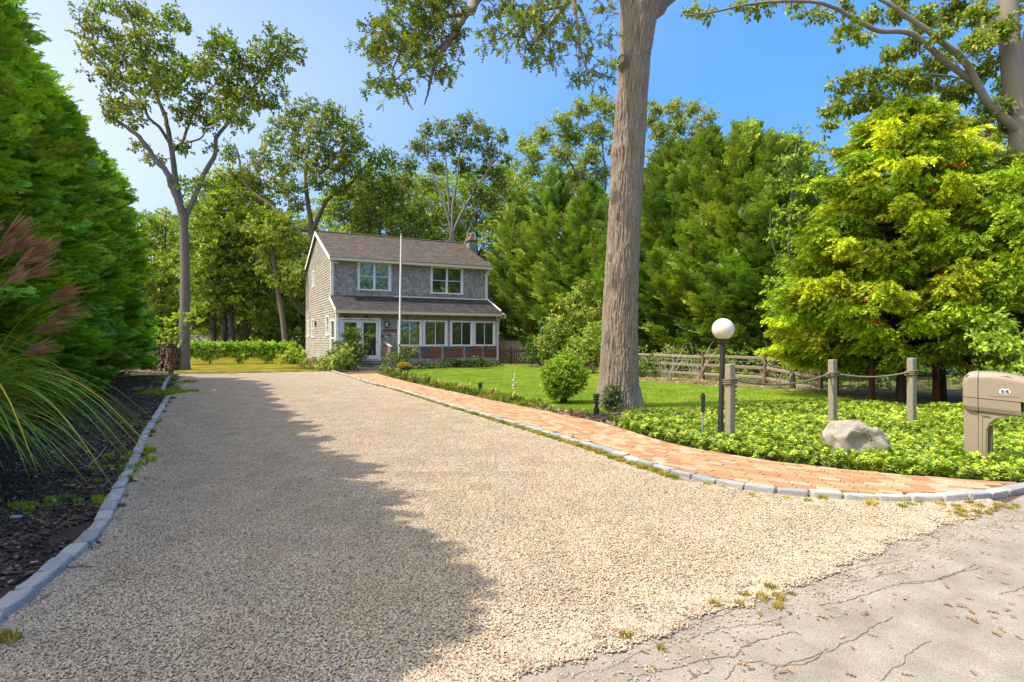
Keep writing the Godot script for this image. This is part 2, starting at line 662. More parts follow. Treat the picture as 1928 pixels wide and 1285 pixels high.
func rough_block(size: Vector3, jitter: float) -> ArrayMesh:
	var s := Shape.new()
	var nx := 4
	var f := FastNoiseLite.new()
	f.seed = R.randi() % 1000
	f.frequency = 9.0
	var put := func(d: Vector3) -> Vector3:
		# cube direction squeezed to a rounded block, then roughened
		var q := d.normalized()
		var e := Vector3(signf(q.x) * pow(absf(q.x), 0.26), signf(q.y) * pow(absf(q.y), 0.3), signf(q.z) * pow(absf(q.z), 0.26))
		var p := e * size * 0.5
		return p * (1.0 + jitter * f.get_noise_3dv(p * 1.6)) + Vector3(0, jitter * 0.04 * f.get_noise_2d(p.x * 3.0, p.z * 3.0), 0)
	for axis in 3:
		for sg in [-1.0, 1.0]:
			for i in nx:
				for j in nx:
					var c4 := []
					for q in [[0, 0], [1, 0], [1, 1], [0, 1]]:
						var d := Vector3.ZERO
						d[axis] = sg
						d[(axis + 1) % 3] = -1.0 + 2.0 * (i + q[0]) / nx
						d[(axis + 2) % 3] = -1.0 + 2.0 * (j + q[1]) / nx
						c4.append(put.call(d))
					var w := Vector3.ZERO
					w[axis] = sg
					s.facing(c4, w)
	return s.mesh()


func make_shared() -> void:
	K.sprig_near = [sprig(15, 0.14, 0.085, 0.26, 3), sprig(15, 0.13, 0.08, 0.24, 3), sprig(12, 0.15, 0.085, 0.28, 3)]
	K.sprig = [sprig(18, 0.17, 0.095, 0.3, 0), sprig(18, 0.16, 0.09, 0.32, 0), sprig(15, 0.17, 0.1, 0.34, 0)]
	K.sprig_far = [sprig(15, 0.3, 0.19, 0.5, 0), sprig(15, 0.28, 0.17, 0.55, 0)]
	K.small_sprig = [sprig(24, 0.05, 0.03, 0.1, 0), sprig(24, 0.055, 0.03, 0.11, 0)]
	K.frond = [frond(0.11, 9, 3), frond(0.10, 10, 3), frond(0.12, 8, 3)]
	K.frond_fine = [frond(0.062, 14, 6), frond(0.058, 15, 6), frond(0.066, 13, 6)]
	K.cord = [cord_spray(), cord_spray(), cord_spray()]
	K.pebbles = [pebble_tile(0.25, 1150), pebble_tile(0.25, 1150), pebble_tile(0.25, 1150), pebble_tile(0.25, 1150)]
	K.chips = [chip_tile(0.5, 380), chip_tile(0.5, 380)]
	K.grass = [grass_tile(0.5, 900, 0.055), grass_tile(0.5, 900, 0.055)]
	K.tuft = [grass_tile(0.12, 60, 0.09), grass_tile(0.1, 40, 0.06)]
	K.whorl = [whorl(), whorl(), whorl()]
	K.block = []
	for i in 5:
		K.block.append(rough_block(Vector3(0.258, 0.15, 0.10), 0.16))


# tiles of a covering over a polygon (x, z), as one stuff part for each variant
func cover(called: String, poly: PackedVector2Array, meshes: Array, m: Material, y: float, step: float, margin: float, tints: Array, parent: Node3D, tilt := 0.0) -> void:
	var rows := []
	for i in meshes.size():
		rows.append(Copies.new())
	var lo := poly[0]
	var hi := poly[0]
	for p in poly:
		lo = lo.min(p); hi = hi.max(p)
	var inner := [poly] if margin <= 0.0 else Geometry2D.offset_polygon(poly, -margin)
	var x := lo.x
	while x < hi.x:
		var z := lo.y
		while z < hi.y:
			var p := Vector2(x, z)
			for q in inner:
				if Geometry2D.is_point_in_polygon(p, q):
					var b := Basis(Vector3.UP, PI * 0.5 * (R.randi() % 4) + R.randf_range(-tilt, tilt))
					var k: Color = tints[R.randi() % tints.size()] * R.randf_range(0.92, 1.08)
					rows[R.randi() % rows.size()].put(b, Vector3(x, y, z), k)
			z += step
		x += step
	for i in meshes.size():
		if rows[i].count:
			var o := many(called, meshes[i], m, rows[i], parent)
			if parent == self:
				tag(o, "", "")


# ---------------------------------------------------------------- ground, drive, path, lawn, road
var left_curb: PackedVector2Array
var right_curb: PackedVector2Array
var path_back: PackedVector2Array
var drive: PackedVector2Array
var groundcover: PackedVector2Array


func build_ground() -> void:
	left_curb = rounded(ground_line([-420, 1700, -200, 1400, -100, 1285, 0, 1162, 47, 1130, 85, 1095, 125, 1060, 165, 1025, 195, 985, 227, 920, 250, 880, 270, 830, 290, 795, 305, 770, 316, 750]))
	right_curb = rounded(ground_line([622, 700, 658, 711, 697, 723.6, 729, 731.5, 766, 742, 807, 755, 870, 774, 932, 792, 1000, 812, 1100, 842, 1200, 876, 1300, 905, 1400, 925, 1500, 937, 1600, 944, 1700, 947, 1780, 947, 1860, 939, 1940, 924, 2060, 905]))
	path_back = rounded(ground_line([713, 706, 745, 715, 807, 730.5, 870, 744, 932, 758, 1000, 772, 1100, 793, 1180, 813, 1250, 836, 1350, 858, 1500, 881, 1700, 901, 1880, 914, 1990, 916]))
	var base := Shape.new()
	base.facing([Vector3(-300, 0, 60), Vector3(300, 0, 60), Vector3(300, 0, -400), Vector3(-300, 0, -400)], Vector3.UP)
	struct("ground", base, M.soil)

	# the gravel drive
	var road_edge := ground_line([1880, 957, 1790, 985, 1700, 1018, 1600, 1060, 1500, 1102, 1400, 1140, 1300, 1172, 1190, 1212, 1080, 1245, 950, 1288, 700, 1380, 420, 1530, 100, 1750])
	drive = left_curb.duplicate()
	drive.append_array(ground_line([338, 705, 480, 703.5]))
	for i in right_curb.size():
		if right_curb[i].x < 4.1:
			drive.append(right_curb[i])
	drive.append_array(road_edge)
	var gravel := struct("gravel_driveway", sheet(drive, 0.012), M.sand)
	tag(gravel, "", "")
	cover("gravel", drive, K.pebbles, M.pebble, 0.014, 0.25, 0.11, [Color(1, 1, 1), Color(1.0, 0.98, 0.94), Color(0.95, 0.95, 0.95)], gravel)
	# single pebbles out to the edges
	var edge := Copies.new()
	var one := pebble_tile(0.12, 200)
	var few := pebble_tile(0.45, 26)
	var loose := Copies.new()
	for p in along(road_edge, 0.06):
		var q: Vector2 = p + Vector2(0.5, 0.87) * R.randf_range(-0.1, 0.35) * R.randf()
		loose.put(Basis(Vector3.UP, R.randf() * TAU), Vector3(q.x, 0.011, q.y), Color(1, 1, 1) * R.randf_range(0.8, 1.0))
	many("gravel", few, M.pebble, loose, gravel)
	for line in [left_curb, right_curb, road_edge]:
		for p in along(line, 0.04):
			for k in 4:
				var q: Vector2 = p + Vector2(R.randf_range(-0.22, 0.22), R.randf_range(-0.22, 0.22))
				if Geometry2D.is_point_in_polygon(q, drive):
					edge.put(Basis(Vector3.UP, R.randf() * TAU), Vector3(q.x, 0.014, q.y), Color(1, 1, 1) * R.randf_range(0.93, 1.03))
	many("gravel", one, M.pebble, edge, gravel)

	# the road
	var road := road_edge.duplicate()
	road.append(Vector2(-9, 1.5))
	road.append_array(PackedVector2Array([Vector2(-30, 9), Vector2(-22, 22), Vector2(30, -3), Vector2(20, -13)]))
	road.append_array(PackedVector2Array([Vector2(7.6, -6.7), Vector2(5.2, -5.6)]))
	var rd := struct("road", sheet(road, 0.008), M.asphalt)
	var cracks := [
		[1250, 1180, 1290, 1185, 1340, 1168, 1390, 1150, 1440, 1135, 1500, 1108, 1560, 1090, 1620, 1072, 1700, 1058],
		[1180, 1285, 1230, 1270, 1270, 1262, 1330, 1245, 1385, 1240, 1400, 1222, 1455, 1203, 1495, 1195],
		[1240, 1232, 1250, 1216, 1300, 1205, 1360, 1188, 1430, 1178, 1480, 1166],
		[1365, 1285, 1392, 1255, 1440, 1252, 1465, 1258, 1535, 1240, 1600, 1212, 1645, 1185, 1680, 1165],
		[1460, 1285, 1465, 1262, 1520, 1252, 1560, 1225],
		[1540, 1145, 1580, 1138, 1640, 1120, 1690, 1105, 1745, 1100, 1790, 1088, 1850, 1070],
		[1695, 1102, 1750, 1096, 1800, 1082, 1840, 1065],
		[1660, 1285, 1690, 1260, 1720, 1228, 1755, 1212],
		[1880, 1122, 1905, 1118, 1928, 1108],
		[1050, 1285, 1110, 1268, 1150, 1262, 1190, 1238, 1250, 1216],
		[1600, 1100, 1680, 1082, 1720, 1070],
		[1330, 1245, 1338, 1265, 1300, 1285]]
	for c in cracks:
		var pts := rounded(ground_line(c), 7)
		var s := Shape.new()
		var w := R.randf_range(0.0015, 0.0032)
		for i in pts.size() - 1:
			var j0 := Vector2(R.randf_range(-1, 1), R.randf_range(-1, 1)) * 0.008
			pts[i] += j0
		for i in pts.size() - 1:
			var d := (pts[i + 1] - pts[i]).normalized().orthogonal() * w
			var w0 := absf(sin(i * 1.7 + w * 900.0)) * 0.8 + 0.25
			var w1 := absf(sin((i + 1) * 1.7 + w * 900.0)) * 0.8 + 0.25
			s.facing([Vector3(pts[i].x - d.x * w0, 0.0115, pts[i].y - d.y * w0), Vector3(pts[i].x + d.x * w0, 0.0115, pts[i].y + d.y * w0), Vector3(pts[i + 1].x + d.x * w1, 0.0115, pts[i + 1].y + d.y * w1), Vector3(pts[i + 1].x - d.x * w1, 0.0115, pts[i + 1].y - d.y * w1)], Vector3.UP)
		part("crack", s, M.crack, rd)

	# mulch bed along the hedge
	var bed := left_curb.duplicate()
	bed.append_array(ground_line([333, 705]))
	var back := PackedVector2Array()
	for p in bed:
		back.append(p + Vector2(-3.2, -1.7))
	back.reverse()
	bed.append_array(back)
	var mulch := struct("mulch_bed", sheet(bed, 0.016), M.mulch)
	cover("mulch_chips", bed, K.chips, M.plain, 0.018, 0.42, 0.12, [Color(1, 1, 1), Color(0.8, 0.8, 0.8), Color(1.2, 1.1, 1.0)], mulch)

	# stone edging on both sides of the drive
	var tones := [Color(0.52, 0.53, 0.54), Color(0.62, 0.61, 0.58), Color(0.44, 0.45, 0.47), Color(0.68, 0.66, 0.62)]
	var left_more := ground_line([306, 738, 312, 722, 319, 711])
	for lines in [[left_curb, left_more], [right_curb]]:
		var right: bool = lines.size() == 1
		var kerb := thing("stone_edging", "curving row of pale granite blocks between brick path and gravel" if right else "row of bluish granite blocks holding the dark mulch bed", "edging")
		for line: PackedVector2Array in lines:
			var pts := along(line, 0.258)
			for i in pts.size() - 1:
				var mid := (pts[i] + pts[i + 1]) * 0.5
				var d := pts[i + 1] - pts[i]
				var o := part("granite_block", K.block[R.randi() % 5], block_mat(R.randi() % 4, tones), kerb, Vector3(mid.x, (0.0 if right else -0.01) + R.randf_range(-0.008, 0.01), mid.y))
				o.rotation = Vector3(R.randf_range(-0.05, 0.05), -d.angle() + R.randf_range(-0.06, 0.06), R.randf_range(-0.03, 0.03))
				o.scale = Vector3(R.randf_range(0.95, 1.0), 1.0, R.randf_range(0.9, 1.15))

	build_path()

	# lawn in front of the house
	var lawn := ground_line([750, 708, 790, 720, 840, 731, 930, 748, 1020, 764, 1110, 778, 1200, 778, 1300, 775, 1440, 762, 1575, 750, 1560, 745, 1330, 730, 1190, 718, 1160, 700, 1010, 689.5])
	lawn.append_array(ground_line([940, 688, 850, 691.5, 770, 697]))
	var grass := struct("lawn", sheet(lawn, 0.006), M.turf)
	cover("grass", lawn, K.grass, M.blade, 0.006, 0.42, 0.0, [Color(0.125, 0.20, 0.03), Color(0.145, 0.22, 0.032), Color(0.18, 0.235, 0.036)], grass, 0.4)
	var rear := ground_line([330, 702, 480, 701.5, 622, 699, 640, 694, 600, 690, 565, 684, 560, 672, 380, 672, 338, 690])
	var rough := struct("grass_strip", sheet(rear, 0.006), M.dry_grass)
	cover("grass", rear, K.grass, M.blade, 0.006, 0.42, 0.0, [Color(0.19, 0.20, 0.035), Color(0.30, 0.25, 0.07), Color(0.24, 0.22, 0.05)], rough, 0.4)
	var far_lawn := PackedVector2Array([Vector2(-30, -36), Vector2(-13, -36), Vector2(-15, -52), Vector2(-36, -52)])
	struct("back_lawn", sheet(far_lawn, 0.006), M.turf)

	# leaf-strewn bed between the lawn and the path, and along the fence
	var strip := ground_line([713, 705.5, 745, 714.5, 807, 730, 870, 743.5, 932, 757.5, 1000, 771.5, 1100, 792.5, 1180, 812, 1300, 800, 1300, 776, 1200, 779, 1110, 779, 1020, 765, 930, 749, 840, 732, 790, 720.5, 750, 708])
	var litter_bed := struct("garden_bed", sheet(strip, 0.008), M.soil)
	var leaves := Copies.new()
	scatter(leaves, strip, 1500, [Color(0.30, 0.17, 0.09), Color(0.38, 0.25, 0.15), Color(0.24, 0.13, 0.07), Color(0.42, 0.33, 0.22)], 0.012)
	var low := [Copies.new(), Copies.new()]
	for i in 380:
		var p := Vector2.ZERO
		var a := R.randi() % 5
		p = strip[a].lerp(strip[a + 1], R.randf()) + Vector2(0.5, -0.4) * R.randf_range(0.05, 0.7)
		low[i % 2].put(Basis(Vector3.UP, R.randf() * TAU).scaled(Vector3.ONE * R.randf_range(0.8, 2.0)), Vector3(p.x, 0.01, p.y), [Color(0.12, 0.16, 0.04), Color(0.18, 0.19, 0.06), Color(0.09, 0.13, 0.045), Color(0.22, 0.18, 0.08)][i % 4] * R.randf_range(0.7, 1.2))
	for i in 2:
		many("undergrowth", K.tuft[i], M.blade, low[i], litter_bed)
	var fence_strip := ground_line([1180, 719, 1330, 731, 1560, 746, 1700, 765, 1760, 765, 1760, 735, 1560, 728, 1330, 712, 1180, 708])
	struct("fence_bed", sheet(fence_strip, 0.008), M.dry_grass)
	scatter(leaves, fence_strip, 1600, [Color(0.40, 0.28, 0.16), Color(0.50, 0.40, 0.25), Color(0.34, 0.26, 0.10), Color(0.30, 0.16, 0.08)], 0.012)
	many("fallen_leaves", K.dead, M.dead_leaf, leaves, litter_bed)


func block_mat(i: int, tones: Array) -> StandardMaterial3D:
	var key := "granite_%d" % i
	if not M.has(key):
		var m: StandardMaterial3D = M.granite.duplicate()
		m.albedo_color = (tones[i] as Color).linear_to_srgb()
		M[key] = m
	return M[key]


func scatter(k: Copies, poly: PackedVector2Array, count: int, tints: Array, y: float, scale := 1.0) -> void:
	if not K.has("dead"):
		var s := Shape.new()
		leaf(s, Vector3(-0.05, 0, 0), Vector3(1, 0.1, 0).normalized(), Vector3.UP, 0.10, 0.06, 3)
		K.dead = s.mesh()
	var lo := poly[0]
	var hi := poly[0]
	for p in poly:
		lo = lo.min(p); hi = hi.max(p)
	var tries := 0
	while count > 0 and tries < 60000:
		tries += 1
		var p := Vector2(R.randf_range(lo.x, hi.x), R.randf_range(lo.y, hi.y))
		if Geometry2D.is_point_in_polygon(p, poly):
			k.put(any_basis(0.35 if scale < 1.0 else 0.6, R.randf_range(0.6, 1.2) * scale), Vector3(p.x, y + R.randf_range(0.0, 0.006 if scale < 0.5 else 0.02), p.y), tints[R.randi() % tints.size()] * R.randf_range(0.75, 1.25))
			count -= 1


func build_path() -> void:
	var poly := right_curb.duplicate()
	var back := path_back.duplicate()
	back.reverse()
	poly.append_array(back)
	var path := struct("brick_path", sheet(poly, 0.046), M.sand)
	var meshes := []
	for i in 5:
		var s := Shape.new()
		s.box(Vector3.ZERO, Vector3(R.randf_range(0.174, 0.179), 0.05, R.randf_range(0.081, 0.0845)), 0.003, Basis(Vector3.UP, R.randf_range(-0.02, 0.02)))
		meshes.append(s.mesh())
	var tones := [Color(0.50, 0.25, 0.14), Color(0.54, 0.29, 0.17), Color(0.47, 0.22, 0.13), Color(0.57, 0.34, 0.22), Color(0.54, 0.38, 0.28), Color(0.44, 0.20, 0.12), Color(0.57, 0.30, 0.16)]
	var mats := []
	for t in tones:
		var m: StandardMaterial3D = M.brick.duplicate()
		m.albedo_color = ((t as Color) * Color(1.08, 1.16, 1.0)).linear_to_srgb()
		mats.append(m)
	var inner := Geometry2D.offset_polygon(poly, -0.10)
	var spots := []
	var line := along(path_back, 0.05)
	for row in 40:
		var off := 0.045 + row * 0.0865
		var run := []
		for i in line.size():
			var d := (line[mini(i + 2, line.size() - 1)] - line[maxi(i - 2, 0)]).normalized()
			run.append(line[i] + Vector2(-d.y, d.x) * off)
		var marks := along(PackedVector2Array(run), 0.181)
		var shift := 0.5 if row % 2 else 0.0
		for i in marks.size() - 1:
			var a := marks[i]
			var b := marks[i + 1]
			var mid := a.lerp(b, 0.5 + shift)
			if mid.distance_to(a) > 0.4:
				continue
			for q in inner:
				if Geometry2D.is_point_in_polygon(mid, q):
					spots.append([mid.length(), mid, (b - a).angle()])
	spots.sort_custom(func(x, y): return x[0] < y[0])
	var seen_near := {}
	var rest := {}
	var n := 0
	for s in spots:
		# where rows run together on the inside of the bend, keep one brick
		var key := Vector2i(roundi(s[1].x / 0.07), roundi(s[1].y / 0.07))
		if seen_near.has(key):
			continue
		seen_near[key] = true
		var y := 0.032 + R.randf_range(-0.003, 0.004)
		if n < 300:
			var o := part("brick", meshes[R.randi() % 5], mats[R.randi() % mats.size()], path, Vector3(s[1].x, y, s[1].y))
			o.rotation = Vector3(R.randf_range(-0.015, 0.015), -s[2], R.randf_range(-0.015, 0.015))
		else:
			var mi := R.randi() % 5
			if not rest.has(mi):
				rest[mi] = Copies.new()
			rest[mi].put(Basis(Vector3.UP, -s[2]), Vector3(s[1].x, y, s[1].y), tones[R.randi() % tones.size()])
		n += 1
	for mi in rest:
		many("brick", meshes[mi], M.brick, rest[mi], path)


# ---------------------------------------------------------------- the house (own axes: x along the front, z towards the drive, origin at the main wall's corner)
const HW := 9.62
const HD := 9.3
const PORCH := 1.5
const TOP := 6.0


class Wall:
	var o: Vector3
	var ax: Vector3
	var n: Vector3
	var top: PackedVector2Array     # (along, height)
	var low := 0.0
	func _init(origin: Vector3, along: Vector3, normal: Vector3, heights: Array, bottom := 0.0) -> void:
		o = origin; ax = along; n = normal; low = bottom
		top = PackedVector2Array(heights)
	func h(x: float) -> float:
		for i in top.size() - 1:
			if x <= top[i + 1].x:
				return lerpf(top[i].y, top[i + 1].y, clampf((x - top[i].x) / maxf(0.001, top[i + 1].x - top[i].x), 0, 1))
		return top[top.size() - 1].y
	func p(x: float, y: float, d := 0.0) -> Vector3:
		return o + ax * x + Vector3.UP * y + n * d
	func basis() -> Basis:
		return Basis(ax, Vector3.UP, n)


func wall_base(w: Wall, holes: Array) -> Shape:
	var s := Shape.new()
	var cuts := []
	for t in w.top:
		cuts.append(t.x)
	for r in holes:
		cuts.append(r[0]); cuts.append(r[2])
	cuts.sort()
	for i in cuts.size() - 1:
		var x0: float = cuts[i]
		var x1: float = cuts[i + 1]
		if x1 - x0 < 0.002:
			continue
		var xm := (x0 + x1) * 0.5
		var gaps := []
		for r in holes:
			if xm > r[0] and xm < r[2]:
				gaps.append([r[1], r[3]])
		gaps.sort_custom(func(a, b): return a[0] < b[0])
		var y := w.low
		for g in gaps:
			if g[0] > y + 0.01:
				s.prism(PackedVector2Array([Vector2(x0, y), Vector2(x1, y), Vector2(x1, g[0]), Vector2(x0, g[0])]), -0.14, 0.0, Transform3D(w.basis(), w.o))
			y = g[1]
		s.prism(PackedVector2Array([Vector2(x0, y), Vector2(x1, y), Vector2(x1, w.h(x1)), Vector2(x0, w.h(x0))]), -0.14, 0.0, Transform3D(w.basis(), w.o))
	return s


func wall_shingles(w: Wall, holes: Array, tones: Array, skip_low := 0.0) -> Shape:
	var s := Shape.new()
	var y := maxf(w.low, skip_low)
	var x_end := w.top[w.top.size() - 1].x
	var ymax := 0.0
	for t in w.top:
		ymax = maxf(ymax, t.y)
	var row := 0
	while y < ymax:
		var x := -R.randf() * 0.1
		while x < x_end:
			var wide := R.randf_range(0.085, 0.17)
			var a := maxf(x, 0.0)
			var b := minf(x + wide - 0.004, x_end)
			x += wide
			var mid := (a + b) * 0.5
			var t := minf(y + 0.165, w.h(mid) - 0.005)
			if b - a < 0.02 or t - y < 0.03:
				continue
			var hit := false
			for r in holes:
				if mid > r[0] - 0.02 and mid < r[2] + 0.02 and y + 0.06 > r[1] and y + 0.06 < r[3]:
					hit = true
			if hit:
				continue
			var d := R.randf_range(0.032, 0.044)
			var y0 := y + R.randf_range(-0.006, 0.006)
			s.col = tones[R.randi() % tones.size()] * R.randf_range(0.9, 1.1)
			var p0 := w.p(a, y0, d)
			var p1 := w.p(b, y0, d)
			var p2 := w.p(b, t, 0.004)
			var p3 := w.p(a, t, 0.004)
			s.facing([p0, p1, p2, p3], w.n)
			s.facing([p0, p1, w.p(b, y0, 0.001), w.p(a, y0, 0.001)], Vector3.DOWN)
			s.facing([p0, p3, w.p(a, y0, 0.001)], -w.ax)
			s.facing([p1, p2, w.p(b, y0, 0.001)], w.ax)
		y += 0.148
		row += 1
	return s


# asphalt shingles on the plane from the eave corner e, x along the eave, s up the slope
func roof_shingles(e: Vector3, xd: Vector3, sd: Vector3, length: float, rise: float, tones: Array) -> Shape:
	var s := Shape.new()
	var n := xd.cross(sd)
	n = n if n.y > 0.0 else -n
	var y := 0.0
	var row := 0
	while y < rise - 0.02:
		var x := -R.randf() * 0.3
		while x < length:
			var wide := R.randf_range(0.16, 0.30)
			var a := maxf(x, 0.0)
			var b := minf(x + wide - 0.006, length)
			x += wide
			if b - a < 0.02:
				continue
			var d := R.randf_range(0.010, 0.016)
			var t := minf(y + 0.16, rise)
			s.col = tones[R.randi() % tones.size()] * R.randf_range(0.75, 1.25)
			var p0 := e + xd * a + sd * y + n * d
			var p1 := e + xd * b + sd * y + n * d
			s.facing([p0, p1, e + xd * b + sd * t + n * 0.004, e + xd * a + sd * t + n * 0.004], n)
			s.facing([p0, p1, e + xd * b + sd * y, e + xd * a + sd * y], -sd)
		y += 0.14
		row += 1
	return s


# frame, sashes and panes; cells: [[x0, y0, x1, y1], ...] of glass as shares of the opening
func window(house: Node3D, w: Wall, r: Array, cells: Array, casing := 0.11, called := "window") -> MeshInstance3D:
	var s := Shape.new()
	var b := w.basis()
	var x0: float = r[0]
	var y0: float = r[1]
	var x1: float = r[2]
	var y1: float = r[3]
	var c := casing
	var put := func(ax0: float, ay0: float, ax1: float, ay1: float, d0: float, d1: float) -> void:
		s.box(w.p((ax0 + ax1) * 0.5, (ay0 + ay1) * 0.5, (d0 + d1) * 0.5), Vector3(ax1 - ax0, ay1 - ay0, d1 - d0), 0.006, b)
	# casing boards
	put.call(x0 - 0.02, y0, x0 + c - 0.02, y1, -0.10, 0.045)
	put.call(x1 - c + 0.02, y0, x1 + 0.02, y1, -0.10, 0.045)
	put.call(x0 - 0.02, y1, x1 + 0.02, y1 + 0.085, -0.10, 0.05)
	put.call(x0 - 0.05, y0 - 0.06, x1 + 0.05, y0, -0.10, 0.07)
	var gx0 := x0 + c - 0.02
	var gx1 := x1 - c + 0.02
	var fr := part(called, s, M.white_paint, house)
	for q in cells:
		var ax := lerpf(gx0, gx1, q[0])
		var bx := lerpf(gx0, gx1, q[2])
		var ay := lerpf(y0, y1, q[1])
		var by := lerpf(y0, y1, q[3])
		var f := 0.042
		var dep: float = q[4] if q.size() > 4 else -0.03
		var sash := Shape.new()
		for e in [[ax, ay, ax + f, by], [bx - f, ay, bx, by], [ax + f, by - f, bx - f, by], [ax + f, ay, bx - f, ay + f]]:
			sash.box(w.p((e[0] + e[2]) * 0.5, (e[1] + e[3]) * 0.5, dep), Vector3(e[2] - e[0], e[3] - e[1], 0.035), 0.004, b)
		part("sash", sash, M.white_paint, fr)
		var g := Shape.new()
		g.facing([w.p(ax + f, ay + f, dep), w.p(bx - f, ay + f, dep), w.p(bx - f, by - f, dep), w.p(ax + f, by - f, dep)], w.n)
		part("pane", g, M.glass, fr)
	return fr


func build_house() -> void:
	var turn := deg_to_rad(YAW)
	var house := thing("shingled_house", "two-storey grey shingled house with white windows and a lean-to front porch", "house", Vector3(-10.08, 0, -32.6), turn)
	var grey := [Color(0.27, 0.25, 0.23), Color(0.32, 0.30, 0.28), Color(0.23, 0.21, 0.195), Color(0.30, 0.265, 0.23), Color(0.35, 0.325, 0.295)]
	var brown := [Color(0.25, 0.17, 0.10), Color(0.22, 0.15, 0.09), Color(0.29, 0.20, 0.125), Color(0.24, 0.19, 0.14)]
	# front, upper storey
	var up := Wall.new(Vector3.ZERO, Vector3.RIGHT, Vector3.BACK, [Vector2(0, TOP), Vector2(HW, TOP)], 3.2)
	var up_holes := [[1.46, 4.30, 3.37, 5.84], [5.83, 4.27, 7.92, 5.82]]
	var wa := part("wall", wall_base(up, up_holes), M.room, house)
	part("shingles", wall_shingles(up, up_holes, grey, 3.8), M.shingle, wa).set_meta("kind", "stuff")
	for r in up_holes:
		window(house, up, r, [[0, 0, 0.485, 0.52, -0.05], [0.515, 0, 1, 0.52, -0.05], [0, 0.48, 0.485, 1, -0.01], [0.515, 0.48, 1, 1, -0.01]])
		var s := Shape.new()
		s.box(up.p((r[0] + r[2]) * 0.5, (r[1] + r[3]) * 0.5, -0.02), Vector3(0.09, r[3] - r[1], 0.1), 0.005, up.basis())
		part("mullion", s, M.white_paint, house)
	# front of the lean-to
	var lo := Wall.new(Vector3(0, 0, PORCH), Vector3.RIGHT, Vector3.BACK, [Vector2(0, 2.95), Vector2(HW, 2.95)])
	var lo_holes := [[0.16, 0.30, 2.36, 2.52], [3.32, 1.10, 4.76, 2.46], [4.84, 1.10, 6.30, 2.46], [6.50, 1.10, 7.94, 2.46], [8.00, 1.10, 9.42, 2.46]]
	var wb := part("wall", wall_base(lo, lo_holes), M.room, house)
	part("shingles", wall_shingles(lo, lo_holes, grey, 0.05), M.shingle, wb).set_meta("kind", "stuff")
	var band := Wall.new(Vector3(0, 0, PORCH + 0.012), Vector3.RIGHT, Vector3.BACK, [Vector2(0, 2.82), Vector2(HW, 2.82)], 2.55)
	part("shingles", wall_shingles(band, [], brown, 2.55), M.shingle, wb).set_meta("kind", "stuff")
	for k in range(1, 5):
		window(house, lo, lo_holes[k], [[0, 0, 0.52, 1, -0.01], [0.48, 0, 1, 1, -0.055]])
	# glazed entrance: a fixed light and the door
	var ent := window(house, lo, lo_holes[0], [], 0.12, "door_frame")
	var dh: Array = lo_holes[0]
	var post := Shape.new()
	post.box(lo.p(1.245, 1.41, -0.02), Vector3(0.10, 2.2, 0.11), 0.005)
	part("post", post, M.white_paint, ent)
	for q in [[0.27, 1.19, "side_light"], [1.30, 2.25, "door"]]:
		var s := Shape.new()
		var a: float = q[0]
		var b: float = q[1]
		for e in [[a, 0.32, a + 0.13, 2.5], [b - 0.13, 0.32, b, 2.5], [a + 0.13, 2.36, b - 0.13, 2.5], [a + 0.13, 0.32, b - 0.13, 0.55]]:
			s.box(lo.p((e[0] + e[2]) * 0.5, (e[1] + e[3]) * 0.5, -0.04), Vector3(e[2] - e[0], e[3] - e[1], 0.045), 0.005)
		var dn := part(q[2], s, M.white_paint, house)
		var g := Shape.new()
		g.facing([lo.p(a + 0.13, 0.55, -0.04), lo.p(b - 0.13, 0.55, -0.04), lo.p(b - 0.13, 2.36, -0.04), lo.p(a + 0.13, 2.36, -0.04)], Vector3.BACK)
		part("pane", g, M.glass, dn)
		if q[2] == "door":
			var hnd := Shape.new()
			hnd.box(lo.p(2.19, 1.32, 0.0), Vector3(0.035, 0.16, 0.03), 0.006)
			hnd.box(lo.p(2.14, 1.34, 0.03), Vector3(0.12, 0.022, 0.022), 0.006)
			part("handle", hnd, M.grey_metal, dn)
	# left wall, from the back to the lean-to's corner
	var L := HD + PORCH
	var gable := Wall.new(Vector3(0, 0, -HD), Vector3.BACK, Vector3.LEFT, [Vector2(0, TOP), Vector2(HD * 0.5, 8.05), Vector2(HD, TOP), Vector2(HD + 0.001, 3.74), Vector2(L, 3.06)])
	var side_holes := [[2.75, 4.90, 3.45, 5.85], [0.65, 1.68, 1.35, 2.72], [2.45, 1.62, 3.35, 2.72], [7.75, 1.72, 8.65, 2.74], [9.10, 0.55, 10.35, 2.46]]
	var wc := part("wall", wall_base(gable, side_holes), M.room, house)
	part("shingles", wall_shingles(gable, side_holes, grey, 0.05), M.shingle, wc).set_meta("kind", "stuff")
	for k in 4:
		window(house, gable, side_holes[k], [[0, 0, 1, 0.52, -0.05], [0, 0.48, 1, 1, -0.01]], 0.09)
	window(house, gable, side_holes[4], [[0, 0.5, 1, 1, -0.01], [0, 0, 1, 0.5, -0.01]], 0.14)
	# right and back walls, lean-to cheek on the right
	var rs := Wall.new(Vector3(HW, 0, PORCH), Vector3.FORWARD, Vector3.RIGHT, [Vector2(0, 3.06), Vector2(PORCH, 3.74), Vector2(PORCH + 0.001, TOP), Vector2(PORCH + HD * 0.5, 8.05), Vector2(L, TOP)])
	var wd := part("wall", wall_base(rs, []), M.room, house)
	part("shingles", wall_shingles(rs, [], grey, 0.05), M.shingle, wd).set_meta("kind", "stuff")
	var bs := Wall.new(Vector3(HW, 0, -HD), Vector3.LEFT, Vector3.FORWARD, [Vector2(0, TOP), Vector2(HW, TOP)])
	var we := part("wall", wall_base(bs, [[2.0, 0.9, 4.0, 2.4], [5.5, 0.3, 7.6, 2.4]]), M.room, house)
